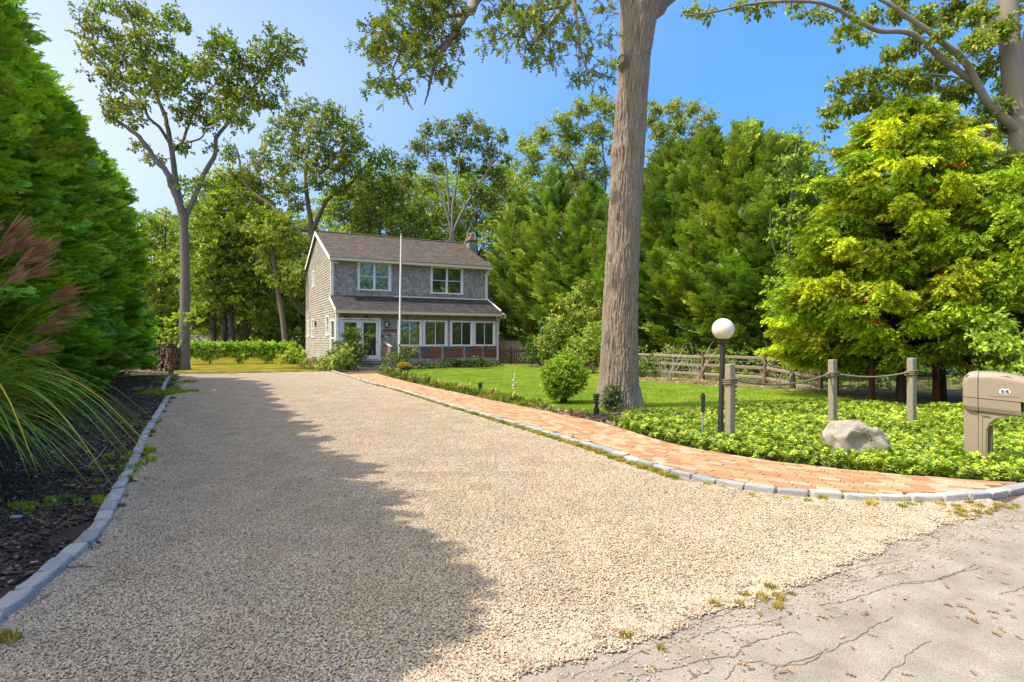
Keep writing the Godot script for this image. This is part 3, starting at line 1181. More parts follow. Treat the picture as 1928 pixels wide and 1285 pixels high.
	part("shingles", wall_shingles(bs, [[2.0, 0.9, 4.0, 2.4], [5.5, 0.3, 7.6, 2.4]], grey, 0.05), M.shingle, we).set_meta("kind", "stuff")
	window(house, bs, [2.0, 0.9, 4.0, 2.4], [[0, 0, 0.5, 1], [0.5, 0, 1, 1]])
	window(house, bs, [5.5, 0.3, 7.6, 2.4], [[0, 0, 0.5, 1], [0.5, 0, 1, 1]])
	# floors
	var fl := Shape.new()
	fl.box(Vector3(HW * 0.5, 0.2, -3.9), Vector3(HW - 0.3, 0.2, L - 0.3))
	fl.box(Vector3(HW * 0.5, 3.05, -HD * 0.5), Vector3(HW - 0.3, 0.2, HD - 0.3))
	part("floor", fl, M.room, house)
	var cu := Shape.new()
	for x in [3.45, 6.05, 9.2]:
		for j in 4:
			cu.box(Vector3(x + j * 0.035, 1.75, PORCH - 0.35 + 0.02 * (j % 2)), Vector3(0.034, 1.4, 0.02))
	part("curtain", cu, M.curtain, house)

	# roofs
	var sl := (8.05 - TOP) / (HD * 0.5)
	var over := 0.38
	var ang := atan(sl)
	var up_s := Vector3(0, sin(ang), -cos(ang))
	var down_s := Vector3(0, sin(ang), cos(ang))
	var run := (HD * 0.5 + over) / cos(ang)
	var base_y := TOP + 0.10 - over * sl
	var roof := Shape.new()
	var xo := 0.16
	for sgn in [1.0, -1.0]:
		var zz := over if sgn > 0 else -HD - over
		var e := Vector3(-xo, base_y, zz)
		var sd: Vector3 = up_s if sgn > 0 else down_s
		var up_n := Vector3(0, cos(ang), sin(ang) * sgn)
		var mid := e + Vector3(HW * 0.5 + xo, 0, 0) + sd * run * 0.5 - up_n * 0.0 + up_n * 0.05
		roof.box(mid, Vector3(HW + xo * 2, 0.10, run), 0.0, Basis(Vector3.RIGHT, up_n, Vector3.RIGHT.cross(up_n)))
	var rf := part("roof", roof, M.block, house)
	var rn := Vector3(0, cos(ang), sin(ang))
	var tan_tones := [Color(0.15, 0.115, 0.09), Color(0.18, 0.14, 0.11), Color(0.125, 0.10, 0.08), Color(0.17, 0.125, 0.092)]
	part("roof_shingles", roof_shingles(Vector3(-xo, base_y, over) + rn * 0.101, Vector3.RIGHT, up_s, HW + 2 * xo, run, tan_tones), M.roofing, rf).set_meta("kind", "stuff")
	var bn := Vector3(0, cos(ang), -sin(ang))
	part("roof_shingles", roof_shingles(Vector3(-xo, base_y, -HD - over) + bn * 0.101, Vector3.RIGHT, down_s, HW + 2 * xo, run, tan_tones), M.roofing, rf).set_meta("kind", "stuff")
	var rd := Shape.new()
	for k in 34:
		rd.col = tan_tones[k % 4] * R.randf_range(0.6, 0.9)
		for q in [1.0, -1.0]:
			rd.box(Vector3(-xo + 0.15 + k * 0.295, 8.05 + 0.225, -HD * 0.5 + 0.08 * q), Vector3(0.29, 0.014, 0.17), 0.0, Basis(Vector3.RIGHT, ang * q))
	part("ridge_cap", rd, M.roofing, rf)
	# lean-to roof
	var pz := PORCH + 0.34
	var psl := (3.84 - 2.98) / pz
	var pang := atan(psl)
	var prun := pz / cos(pang)
	var p_up := Vector3(0, sin(pang), -cos(pang))
	var pn := Vector3(0, cos(pang), sin(pang))
	var pe := Vector3(-0.12, 2.98, pz)
	var pr := Shape.new()
	pr.box(pe + Vector3(HW * 0.5 + 0.12, 0, 0) + p_up * (prun * 0.5 - 0.006) + pn * 0.04, Vector3(HW + 0.24, 0.08, prun - 0.012), 0.0, Basis(Vector3.RIGHT, pn, Vector3.RIGHT.cross(pn)))
	var prf := part("roof", pr, M.block, house)
	var dark := [Color(0.075, 0.068, 0.07), Color(0.095, 0.085, 0.085), Color(0.06, 0.056, 0.06), Color(0.085, 0.075, 0.07)]
	part("roof_shingles", roof_shingles(pe + pn * 0.081, Vector3.RIGHT, p_up, HW + 0.24, prun - 0.03, dark), M.roofing, prf).set_meta("kind", "stuff")

	# white trim, and fascia tinted for reflected warm light: eaves, rakes, corner boards, gutters
	var tr := Shape.new()
	tr.box(Vector3(HW * 0.5, base_y + 0.0, over + 0.012), Vector3(HW + 2 * xo, 0.19, 0.024), 0.004)
	tr.box(Vector3(HW * 0.5, base_y - 0.075, over * 0.5), Vector3(HW + 2 * xo - 0.02, 0.02, over - 0.01))
	part("fascia", tr, M.glow_tinted_paint, house)
	tr = Shape.new()
	tr.box(Vector3(HW * 0.5, 2.93, pz + 0.012), Vector3(HW + 0.24, 0.17, 0.024), 0.004)
	tr.box(Vector3(HW * 0.5, 2.86, PORCH + 0.18), Vector3(HW + 0.2, 0.02, 0.33))
	part("fascia", tr, M.glow_tinted_paint, house)
	tr = Shape.new()
	tr.box(Vector3(HW * 0.5, base_y + 0.105, over + 0.03), Vector3(HW + 2 * xo, 0.035, 0.03), 0.004)
	tr.box(Vector3(HW * 0.5, 3.03, pz + 0.03), Vector3(HW + 0.24, 0.035, 0.03), 0.004)
	part("drip_edge", tr, M.grey_metal, house)
	for x in [-xo - 0.012, HW + xo + 0.012]:
		for sgn in [1.0, -1.0]:
			tr = Shape.new()
			var a := Vector3(x, base_y - 0.02, over if sgn > 0 else -HD - over)
			tr.bar(a, Vector3(x, base_y - 0.02 + run * sin(ang), -HD * 0.5), 0.20, 0.024, Vector3.UP, 0.003)
			part("rake_board", tr, M.white_paint, house)
	for x in [-0.132, HW + 0.132]:
		tr = Shape.new()
		tr.bar(Vector3(x, 2.96, pz + 0.01), Vector3(x, 3.82, 0.03), 0.17, 0.024, Vector3.UP, 0.003)
		part("rake_board", tr, M.white_paint, house)
	for q in [[0.055, 3.85, 5.93, 0.028, 0.0], [HW - 0.055, 3.85, 5.93, 0.028, 0.0], [0.055, 0.15, 2.86, PORCH + 0.032, 0.0], [HW - 0.055, 0.15, 2.86, PORCH + 0.032, 0.0]]:
		tr = Shape.new()
		tr.box(Vector3(q[0], (q[1] + q[2]) * 0.5, q[3]), Vector3(0.11, q[2] - q[1], 0.03), 0.004)
		part("corner_board", tr, M.white_paint, house)
	for q in [[PORCH - 0.055, 0.15, 3.0], [-HD + 0.055, 0.15, 5.9], [-0.055, 3.9, 5.9]]:
		tr = Shape.new()
		tr.box(Vector3(-0.03, (q[1] + q[2]) * 0.5, q[0]), Vector3(0.03, q[2] - q[1], 0.11), 0.004)
		part("corner_board", tr, M.white_paint, house)
	tr = Shape.new()
	tr.box(Vector3(HW * 0.68, 3.96, 0.035), Vector3(HW * 0.62, 0.06, 0.03), 0.004)
	part("flashing", tr, M.white_paint, house)
	var gut := Shape.new()
	gut.tube(curve3([Vector3(HW + 0.05, 5.86, 0.34), Vector3(HW + 0.04, 5.78, 0.30), Vector3(HW - 0.12, 5.62, 0.07), Vector3(HW - 0.13, 5.3, 0.06), Vector3(HW - 0.13, 4.1, 0.06), Vector3(HW - 0.06, 3.98, 0.10), Vector3(HW + 0.06, 3.58, 0.85), Vector3(HW + 0.10, 3.18, 1.72)], 3), taper(22, 0.045, 0.045), 8)
	part("downspout", gut, M.white_paint, house)
	gut = Shape.new()
	gut.tube(curve3([Vector3(HW + 0.15, 3.0, pz + 0.05), Vector3(HW + 0.32, 2.92, pz + 0.02), Vector3(HW + 0.33, 2.76, pz - 0.06), Vector3(HW + 0.12, 2.58, PORCH - 0.1), Vector3(HW + 0.09, 0.2, PORCH - 0.15)], 4), taper(17, 0.05, 0.05), 8)
	part("downspout", gut, M.white_paint, house)
	# chimney on the right gable wall
	var ch := Shape.new()
	for k in 21:
		for j in 2:
			ch.col = Color(1, 1, 1) * R.randf_range(0.8, 1.15)
			ch.box(Vector3(HW + 0.44 + (0.01 if k % 2 else -0.01), 0.2 + k * 0.385, -3.6 + (j - 0.5) * 0.30), Vector3(0.56, 0.378, 0.295), 0.008)
	var chim := part("chimney", ch, M.block, house)
	ch = Shape.new()
	ch.box(Vector3(HW + 0.44, 8.32, -3.6), Vector3(0.66, 0.10, 0.70), 0.01)
	part("chimney_cap", ch, M.block, chim)
	ch = Shape.new()
	ch.col = Color(0.45, 0.20, 0.10)
	ch.box(Vector3(HW + 0.44, 8.47, -3.6), Vector3(0.36, 0.26, 0.36), 0.02)
	part("flue", ch, M.plain, chim)
	ch = Shape.new()
	ch.lathe(Vector3(HW + 0.44, 8.58, -3.6), [Vector2(0.1, 0), Vector2(0.1, 0.14), Vector2(0.2, 0.14), Vector2(0.2, 0.18), Vector2(0.0, 0.25)], 12)
	part("flue_cap", ch, M.grey_metal, chim)
	# small fittings
	var lan := Shape.new()
	lan.box(lo.p(2.66, 2.32, 0.05), Vector3(0.10, 0.2, 0.05), 0.008)
	lan.box(lo.p(2.66, 2.45, 0.13), Vector3(0.20, 0.03, 0.2), 0.006)
	lan.box(lo.p(2.66, 2.12, 0.13), Vector3(0.16, 0.03, 0.16), 0.006)
	for q in [[-1, -1], [1, -1], [1, 1], [-1, 1]]:
		lan.box(lo.p(2.66 + q[0] * 0.07, 2.285, 0.13 + q[1] * 0.07), Vector3(0.018, 0.3, 0.018))
	var ln := part("wall_lantern", lan, M.black_metal, house)
	lan = Shape.new()
	lan.box(lo.p(2.66, 2.27, 0.13), Vector3(0.11, 0.22, 0.11), 0.01)
	part("lantern_glass", lan, M.globe, ln)
	var sg := Shape.new()
	sg.col = Color(0.24, 0.10, 0.05)
	var prof := PackedVector2Array([Vector2(-0.42, 0.0), Vector2(-0.34, -0.05), Vector2(-0.18, -0.02), Vector2(-0.05, -0.07), Vector2(0.08, -0.03), Vector2(0.22, -0.07), Vector2(0.40, -0.02), Vector2(0.43, 0.05), Vector2(0.2, 0.10), Vector2(-0.1, 0.06), Vector2(-0.36, 0.09)])
	sg.prism(prof, 0.02, 0.06, Transform3D(Basis(), lo.p(2.88, 1.93, 0.0)))
	sg.prism(PackedVector2Array([Vector2(-0.12, 0.0), Vector2(0.0, -0.1), Vector2(0.12, 0.0), Vector2(0.06, 0.07), Vector2(0, 0.04), Vector2(-0.06, 0.07)]), 0.02, 0.05, Transform3D(Basis(), lo.p(2.84, 1.68, 0.0)))
	part("carved_plaque", sg, M.wood, house)
	var lk := Shape.new()
	lk.box(lo.p(2.47, 1.62, 0.035), Vector3(0.09, 0.17, 0.07), 0.01)
	part("lock_box", lk, M.black_metal, house)
	for q in [[0.25, 5.78, 0.0], [0.45, 2.72, PORCH], [1.55, 2.72, PORCH]]:
		var fx := Shape.new()
		fx.box(Vector3(q[0], q[1], q[2] + 0.05), Vector3(0.10, 0.06, 0.09), 0.01)
		fx.lathe(Vector3(q[0] - 0.07, q[1] - 0.06, q[2] + 0.12), [Vector2(0.0, -0.05), Vector2(0.06, -0.03), Vector2(0.05, 0.05), Vector2(0, 0.06)], 8)
		fx.lathe(Vector3(q[0] + 0.07, q[1] - 0.06, q[2] + 0.12), [Vector2(0.0, -0.05), Vector2(0.06, -0.03), Vector2(0.05, 0.05), Vector2(0, 0.06)], 8)
		part("flood_light", fx, M.black_metal if q[1] < 4.0 else M.white_paint, house)
	var wl := Shape.new()
	wl.box(gable.p(4.3, 2.45, 0.06), Vector3(0.12, 0.32, 0.12), 0.015)
	part("wall_lantern", wl, M.black_metal, house)
	# concrete footing showing under the shingles
	var ft := Shape.new()
	ft.box(Vector3(HW * 0.5, 0.03, PORCH - 0.09), Vector3(HW - 0.04, 0.12, 0.14))
	part("footing", ft, M.block, house)

	# steps and their rails
	var st := Node3D.new()
	st.name = "porch_steps"
	add_child(st)
	st.position = house.position
	st.rotation = house.rotation
	tag(st, "weathered wooden porch steps with slatted hand rails at the glass door", "steps")
	for k in 9:
		var s := Shape.new()
		s.col = Color(0.24, 0.22, 0.20) * R.randf_range(0.85, 1.15)
		s.box(Vector3(1.76, 0.285, PORCH + 0.09 + k * 0.1), Vector3(1.5, 0.03, 0.094), 0.004)
		part("plank", s, M.rail_wood, st)
	for q in [[0.95, 0.17], [1.22, 0.06]]:
		for j in 3:
			var s := Shape.new()
			s.col = Color(0.25, 0.23, 0.21) * R.randf_range(0.85, 1.15)
			s.box(Vector3(1.76, q[1], PORCH + q[0] + 0.05 + j * 0.1), Vector3(1.6, 0.03, 0.094), 0.004)
			part("plank", s, M.rail_wood, st)
	var ri := Shape.new()
	ri.col = Color(0.2, 0.18, 0.16)
	ri.box(Vector3(1.76, 0.135, PORCH + 0.47), Vector3(1.46, 0.265, 0.9))
	ri.box(Vector3(1.76, 0.075, PORCH + 1.05), Vector3(1.52, 0.14, 0.24))
	part("riser", ri, M.rail_wood, st)
	for x in [0.95, 2.58]:
		for z in [PORCH + 0.16, PORCH + 1.24]:
			var s := Shape.new()
			s.col = Color(0.46, 0.34, 0.24)
			var hgt := 1.28 if z < PORCH + 0.5 else 1.02
			s.box(Vector3(x, hgt * 0.5, z), Vector3(0.11, hgt, 0.11), 0.008)
			part("rail_post", s, M.wood, st)
		var s := Shape.new()
		s.col = Color(0.62, 0.58, 0.52)
		s.bar(Vector3(x, 1.30, PORCH + 0.06), Vector3(x, 1.04, PORCH + 1.36), 0.04, 0.15, Vector3.UP, 0.006)
		part("hand_rail", s, M.wood, st)
		for k in 8:
			s = Shape.new()
			s.col = Color(0.42, 0.31, 0.22) * R.randf_range(0.85, 1.1)
			var z := PORCH + 0.27 + k * 0.122
			var top := 1.27 - (z - PORCH) * 0.2
			s.box(Vector3(x, (0.30 + top) * 0.5, z), Vector3(0.03, top - 0.30, 0.07), 0.004)
			part("slat", s, M.wood, st)

	# five flags of painted boards below the windows
	var flags := [[3.36, 4.52, "first of five wooden board flags, beside the flagpole"], [4.70, 5.92, "second wooden board flag, below the second porch window"], [6.08, 7.28, "middle wooden board flag of the five under the windows"], [7.44, 8.52, "fourth wooden board flag, under the last pair of windows"], [8.62, 9.50, "last wooden board flag, at the corner by the picket fence"]]
	for f in flags:
		var fl2 := thing("wooden_flag", f[2] + ", blue canton and rust stripes", "flag", Vector3.ZERO, 0.0, "board flags under the porch windows")
		fl2.position = house.position
		fl2.rotation = house.rotation
		var w: float = f[1] - f[0]
		var hh := 0.58
		for k in 9:
			var s := Shape.new()
			s.col = (Color(0.30, 0.085, 0.04) if k % 2 == 0 else Color(0.42, 0.22, 0.12)) * R.randf_range(0.75, 1.1)
			var x0: float = f[0] if k < 4 else f[0] + w * 0.4
			s.box(lo.p((x0 + f[1]) * 0.5, 0.40 + (k + 0.5) * hh / 9.0, 0.045), Vector3(f[1] - x0, hh / 9.0 - 0.006, 0.025), 0.004)
			part("plank", s, M.rail_wood, fl2)
		var c := Shape.new()
		c.col = Color(0.06, 0.085, 0.11)
		c.box(lo.p(f[0] + w * 0.2 - 0.003, 0.40 + hh * 6.5 / 9.0, 0.047), Vector3(w * 0.4 - 0.006, hh * 5.0 / 9.0 - 0.006, 0.028), 0.004)
		var can := part("canton", c, M.rail_wood, fl2)
		var stars := Shape.new()
		stars.col = Color(0.5, 0.5, 0.48)
		for a in 5:
			for b in 4:
				var star := PackedVector2Array()
				for q in 10:
					var rr := 0.022 if q % 2 == 0 else 0.010
					star.append(Vector2(sin(TAU * q / 10.0), cos(TAU * q / 10.0)) * rr)
				stars.prism(star, 0.0, 0.004, Transform3D(Basis(), lo.p(f[0] + w * (0.05 + 0.075 * a), 0.40 + hh * (0.50 + 0.115 * b), 0.0625)))
		part("stars", stars, M.plain, can)


# ---------------------------------------------------------------- leaves in bulk
# leafy clumps: centres with radii in metres; each is filled with sprigs
func fill_clumps(k: Array, centres: Array, per: float, tints: Array, squash := 0.8, scale := 1.0, origin := Vector3.ZERO) -> void:
	for c in centres:
		var r: float = c[1]
		var n := maxi(3, int(per * r * r))
		var shade := R.randf_range(0.85, 1.12)
		for i in n:
			var d := any_dir() * r * pow(R.randf(), 0.5)
			d.y *= squash
			var b := any_basis(0.6, scale * R.randf_range(0.75, 1.2))
			k[R.randi() % k.size()].put(b, (c[0] as Vector3) + d - origin, tints[R.randi() % tints.size()] * shade * R.randf_range(0.85, 1.15))


# limbs: [r0, r1, [x, y, depth, ...] in survey units]; clumps: [x, y, r, ...]
func oak(called: String, label: String, category: String, group: String, base: Vector3, depth: float, limbs: Array, clumps: Array, opt: Dictionary) -> Node3D:
	var t := thing(called, label, category, base, 0.0, group)
	var spread: float = opt.get("spread", 1.5)
	var samples := []          # [point, radius]
	var trunk: MeshInstance3D
	for li in limbs.size():
		var l: Array = limbs[li]
		var p := []
		var q: Array = l[2]
		var dz: float = l[3] if l.size() > 3 else 0.0
		var m := q.size() / 2
		for i in m:
			p.append(at(q[2 * i], q[2 * i + 1], depth + dz * i / maxf(1.0, m - 1)) - base)
		if li == 0:
			p[0].y = -0.1
		var c := curve3(p, 5)
		for i in c.size():
			if i > 0 and i < c.size() - 1 and li > 0:
				c[i] += any_dir() * float(l[1]) * 0.5
		var rr := taper(c.size(), l[0], l[1])
		if li == 0:
			rr[0] *= 1.5; rr[1] *= 1.18; rr[2] *= 1.05
		var s := Shape.new()
		s.col = opt.get("bark", Color(0.22, 0.19, 0.16)) * R.randf_range(0.92, 1.08)
		s.tube(c, rr, 14 if li == 0 else 8)
		var o := part("trunk" if li == 0 else "limb", s, M.bark, t)
		if li == 0:
			trunk = o
		for i in c.size():
			samples.append([c[i], rr[i]])
	var centres := []
	for i in range(0, clumps.size(), 3):
		var off := R.randf_range(-1, 1) * spread
		centres.append([at(clumps[i], clumps[i + 1], depth + off) - base, clumps[i + 2] * depth / FOCAL])
	# twigs from the nearest limb into each clump
	var tw := Shape.new()
	tw.col = opt.get("bark", Color(0.22, 0.19, 0.16)) * 0.85
	var all := samples.duplicate()
	centres.sort_custom(func(a, b): return near_sample(samples, a[0])[1] < near_sample(samples, b[0])[1])
	for c in centres:
		var near: Array = near_sample(all, c[0])
		var from: Array = near[0]
		var a: Vector3 = from[0]
		var e: Vector3 = c[0]
		var mid: Vector3 = a.lerp(e, 0.5) + Vector3(0, -0.08, 0) * near[1] + any_dir() * 0.12 * near[1]
		var r0: float = minf(from[1] * 0.6, 0.015 + 0.012 * near[1])
		var line := curve3([a, mid, e], 4)
		tw.tube(line, taper(line.size(), r0, r0 * 0.45), 5, false)
		for i in line.size():
			if i > 2:
				all.append([line[i], lerpf(r0, r0 * 0.5, i / 8.0)])
		for i in 4:
			var d := any_dir() * float(c[1]) * 0.85
			tw.tube(PackedVector3Array([e, e + d * 0.5 + any_dir() * 0.05, e + d]), PackedFloat32Array([r0 * 0.45, r0 * 0.3, 0.004]), 3, false)
	part("branches", tw, M.bark, t).set_meta("kind", "stuff")
	var meshes: Array = opt.get("sprigs", K.sprig)
	var k := []
	for i in meshes.size():
		k.append(Copies.new())
	fill_clumps(k, centres, opt.get("per", 60.0), opt.get("tints"), 0.85, opt.get("scale", 1.0))
	for i in meshes.size():
		if k[i].count:
			many("crown", meshes[i], M.oak_leaf, k[i], t)
	return t


func near_sample(samples: Array, p: Vector3) -> Array:
	var best: Array = samples[0]
	var d := 1e9
	for s in samples:
		var e := p.distance_squared_to(s[0])
		if e < d:
			d = e; best = s
	return [best, sqrt(d)]


# a whole tree grown from numbers, for the woods
func wild_tree(called: String, label: String, category: String, group: String, base: Vector3, h: float, wide: float, low: float, opt: Dictionary) -> Node3D:
	var t := thing(called, label, category, base, 0.0, group)
	var bark: Color = opt.get("bark", Color(0.12, 0.10, 0.085))
	var r0: float = opt.get("r", 0.16 + h * 0.008)
	var lean := Vector3(R.randf_range(-0.6, 0.6), 0, R.randf_range(-0.6, 0.6))
	var pts := [Vector3(0, -0.1, 0), Vector3(0, h * 0.3, 0) + lean * 0.4 + any_dir() * 0.15, Vector3(0, h * 0.6, 0) + lean + any_dir() * 0.3, Vector3(0, h * 0.93, 0) + lean * 1.4]
	var c := curve3(pts, 5)
	var s := Shape.new()
	s.col = bark
	s.tube(c, taper(c.size(), r0, 0.03), 9)
	part("trunk", s, M.bark, t)
	var tw := Shape.new()
	tw.col = bark * 0.95
	var centres := []
	var n: int = opt.get("clumps", 26)
	for i in n:
		var f := (i + R.randf()) / n
		var y := lerpf(low, h, f)
		var prof := pow(sin(PI * clampf(0.12 + 0.80 * f, 0, 1)), 0.7)
		var a := i * 2.4 + R.randf_range(-0.5, 0.5)
		var e := Vector3(cos(a), 0, sin(a)) * wide * prof * R.randf_range(0.35, 1.0) + Vector3(0, y, 0) + lean * (y / h)
		var from: Vector3 = c[clampi(int((y / h - 0.12) * c.size()), 1, c.size() - 2)]
		var line := curve3([from, from.lerp(e, 0.55) + any_dir() * 0.25, e], 3)
		tw.tube(line, taper(line.size(), 0.02 + 0.014 * from.distance_to(e), 0.01), 4, false)
		centres.append([e, wide * R.randf_range(0.22, 0.36)])
	part("branches", tw, M.bark, t).set_meta("kind", "stuff")
	var meshes: Array = opt.get("sprigs", K.sprig_far)
	var k := []
	for i in meshes.size():
		k.append(Copies.new())
	fill_clumps(k, centres, opt.get("per", 16.0), opt.get("tints"), 0.75, opt.get("scale", 1.0))
	for i in meshes.size():
		if k[i].count:
			many("crown", meshes[i], M.oak_leaf, k[i], t)
	return t


# shrub: several stems and a leafy body given as balls
func shrub(called: String, label: String, category: String, base: Vector3, balls: Array, per: float, tints: Array, opt := {}) -> Node3D:
	var t := thing(called, label, category, base, 0.0, opt.get("group", ""))
	var st := Shape.new()
	st.col = Color(0.16, 0.11, 0.07)
	for b in balls:
		for i in 3:
			var e: Vector3 = b[0] + any_dir() * float(b[1]) * 0.6
			st.tube(PackedVector3Array([Vector3(R.randf_range(-0.08, 0.08), -0.03, R.randf_range(-0.08, 0.08)), Vector3(e.x * 0.35, e.y * 0.5, e.z * 0.35), e]), PackedFloat32Array([0.016, 0.011, 0.004]), 4, false)
	part("stems", st, M.bark, t)
	var meshes: Array = opt.get("sprigs", K.small_sprig)
	var k := []
	for i in meshes.size():
		k.append(Copies.new())
	for b in balls:
		var r: float = b[1]
		for i in int(per * r * r):
			var d := any_dir() * r * pow(R.randf(), opt.get("shell", 0.25))
			if b[0].y + d.y < 0.02:
				continue
			k[R.randi() % k.size()].put(any_basis(1.2, opt.get("scale", 1.0) * R.randf_range(0.8, 1.2)), b[0] + d, tints[R.randi() % tints.size()] * R.randf_range(0.8, 1.2))
	for i in meshes.size():
		if k[i].count:
			many("foliage", meshes[i], M.ground_leaf if opt.get("glossy", false) else M.oak_leaf, k[i], t)
	return t


# tufts of strap leaves
func strap_plant(called: String, label: String, category: String, base: Vector3, n: int, l: float, w: float, tints: Array, group := "") -> Node3D:
	var t := thing(called, label, category, base, 0.0, group)
	var s := Shape.new()
	for i in n:
		var a := R.randf() * TAU
		var d := Vector3(cos(a), 0, sin(a))
		var ll := l * R.randf_range(0.6, 1.1)
		var out := R.randf_range(0.2, 0.75)
		s.col = tints[R.randi() % tints.size()] * R.randf_range(0.8, 1.2)
		var side := d.cross(Vector3.UP) * w * 0.5
		var p0 := d * 0.03
		var p1 := d * ll * out * 0.45 + Vector3(0, ll * 0.6, 0)
		var p2 := d * ll * out + Vector3(0, ll * (0.95 - out * 0.7), 0)
		s.tri(p0 - side, p0 + side, p1 + side); s.tri(p0 - side, p1 + side, p1 - side)
		s.tri(p1 - side, p1 + side, p2)
	part("leaves", s, M.blade, t).set_meta("kind", "stuff")
	return t


const GREENS := [Color(0.085, 0.13, 0.022), Color(0.11, 0.155, 0.025), Color(0.07, 0.11, 0.022)]
const LIMES := [Color(0.17, 0.22, 0.03), Color(0.21, 0.24, 0.035), Color(0.13, 0.18, 0.025)]


# ---------------------------------------------------------------- round the house
func build_house_yard() -> void:
	# flagpole
	var base := at(751, 704, 26.0)
	base.y = 0
	var t := thing("flagpole", "slim white flagpole standing before the porch windows", "flagpole", base)
	var s := Shape.new()
	s.tube(PackedVector3Array([Vector3(0, 0, 0), Vector3(0.05, 3.0, 0), Vector3(0.10, 6.05, 0)]), PackedFloat32Array([0.045, 0.04, 0.03]), 12)
	part("pole", s, M.white_paint, t)
	s = Shape.new()
	s.lathe(Vector3(0.10, 6.05, 0), [Vector2(0.03, 0), Vector2(0.05, 0.03), Vector2(0.045, 0.07), Vector2(0.0, 0.09)], 12)
	part("finial", s, M.grey_metal, t)
	s = Shape.new()
	s.box(Vector3(0.06, 1.3, 0.05), Vector3(0.03, 0.16, 0.04), 0.005)
	part("cleat", s, M.grey_metal, t)
	s = Shape.new()
	s.col = Color(2.4, 2.6, 3.2)
	s.tube(PackedVector3Array([Vector3(0.08, 1.3, 0.06), Vector3(0.12, 3.6, 0.05), Vector3(0.13, 6.0, 0.02)]), PackedFloat32Array([0.008, 0.008, 0.008]), 4)
	part("halyard", s, M.rope, t)

	# shrubs at the entrance
	shrub("entrance_shrub", "tall loose green shrub hiding the left of the glass door", "shrub", on(655, 697), [[Vector3(0, 0.5, 0), 0.55], [Vector3(0.15, 1.1, 0), 0.55], [Vector3(0.2, 1.6, 0), 0.42], [Vector3(-0.35, 0.8, 0.1), 0.5], [Vector3(0.35, 0.7, 0), 0.45]], 330.0, [Color(0.09, 0.14, 0.025), Color(0.13, 0.17, 0.03), Color(0.20, 0.21, 0.06)], {"scale": 1.5})
	shrub("corner_shrub", "yellow-green shrub spilling at the house's gable corner", "shrub", on(627, 700), [[Vector3(0, 0.35, 0), 0.5], [Vector3(0.4, 0.65, 0), 0.5], [Vector3(-0.45, 0.2, 0), 0.4]], 300.0, [Color(0.20, 0.22, 0.05), Color(0.16, 0.20, 0.04), Color(0.30, 0.28, 0.10)], {"scale": 1.5})
	shrub("low_shrub", "low pale yellow bushy mound along the shingled gable wall", "shrub", on(598, 697), [[Vector3(-0.2, 0.2, 0), 0.4], [Vector3(0.35, 0.22, 0), 0.38], [Vector3(-0.7, 0.12, 0), 0.3]], 300.0, [Color(0.30, 0.29, 0.09), Color(0.24, 0.25, 0.06), Color(0.36, 0.27, 0.13)], {"scale": 1.4})
	shrub("yellow_shrub", "yellow-green shrub at the back corner of the gable wall", "shrub", on(556, 688), [[Vector3(0, 0.5, 0), 0.55], [Vector3(-0.5, 0.4, 0), 0.45]], 260.0, [Color(0.30, 0.31, 0.06), Color(0.22, 0.26, 0.05)], {"scale": 1.8})
	# foundation planting under the flags
	var n := 0
	for q in [[790, 697, 0.25, "low dark shrub under the first board flag"], [826, 696, 0.27, "low dark shrub under the second board flag"], [852, 694, 0.36, "feathery grey-green shrub, tallest under the board flags"], [880, 694, 0.26, "low dark shrub under the fourth board flag"], [903, 693, 0.35, "wispy dark shrub below the last pair of windows"], [928, 692, 0.26, "low dark shrub by the house corner and picket fence"]]:
		shrub("foundation_shrub", q[3], "shrub", on(q[0], q[1]), [[Vector3(0, q[2] * 0.6, 0), q[2]], [Vector3(-0.35, q[2] * 0.4, 0.1), q[2] * 0.8], [Vector3(0.35, q[2] * 0.4, 0), q[2] * 0.75]], 380.0, [Color(0.045, 0.065, 0.028), Color(0.07, 0.085, 0.04), Color(0.06, 0.09, 0.03)], {"scale": 1.3, "group": "shrubs under the porch windows"})
		n += 1
	# mum in a pot by the flagpole
	var mb := on(761, 711)
	t = thing("potted_mum", "orange-yellow flowering mum in a dark pot near the flagpole", "potted plant", mb)
	s = Shape.new()
	s.lathe(Vector3.ZERO, [Vector2(0.001, 0.0), Vector2(0.14, 0.0), Vector2(0.19, 0.3), Vector2(0.21, 0.3), Vector2(0.21, 0.34), Vector2(0.17, 0.34), Vector2(0.16, 0.28), Vector2(0.0, 0.28)], 16)
	part("pot", s, M.dark_plastic, t)
	var k := [Copies.new(), Copies.new()]
	for i in 340:
		var d := any_dir()
		d.y = absf(d.y)
		var flower := d.y > 0.25
		k[i % 2].put(any_basis(1.0, R.randf_range(0.5, 0.75)), Vector3(0, 0.36, 0) + d * Vector3(0.22, 0.17, 0.22), (Color(0.34, 0.19, 0.03) if R.randf() < 0.6 else Color(0.30, 0.22, 0.04)) if flower else Color(0.08, 0.11, 0.03))
	for i in 2:
		many("flower_head" if i == 0 else "foliage", K.small_sprig[i], M.oak_leaf, k[i], t)
	# border plants between path and lawn
	var names := ["tuft of grey-green strap leaves nearest the porch steps", "leafy tuft beside the porch steps and pot", "bluish strap-leaved clump beside the potted mum", "dark leafy clump on the path edge past the mum", "silvery clump where the lawn meets the border", "yellowing clump on the bend of the path border", "upright daylily clump between path and shadow streaks", "reddish daylily clump midway along the path border", "bright green daylily clump before the short path light", "sparse green clump beside the short path light", "dry grassy tuft past the short path light", "dry seed-headed tuft in the leaf litter", "small green clump in the litter before the round bush", "low green sprout between round bush and path", "green sprout at the foot of the tiered path light", "leafy sprout on the litter beside the big trunk"]
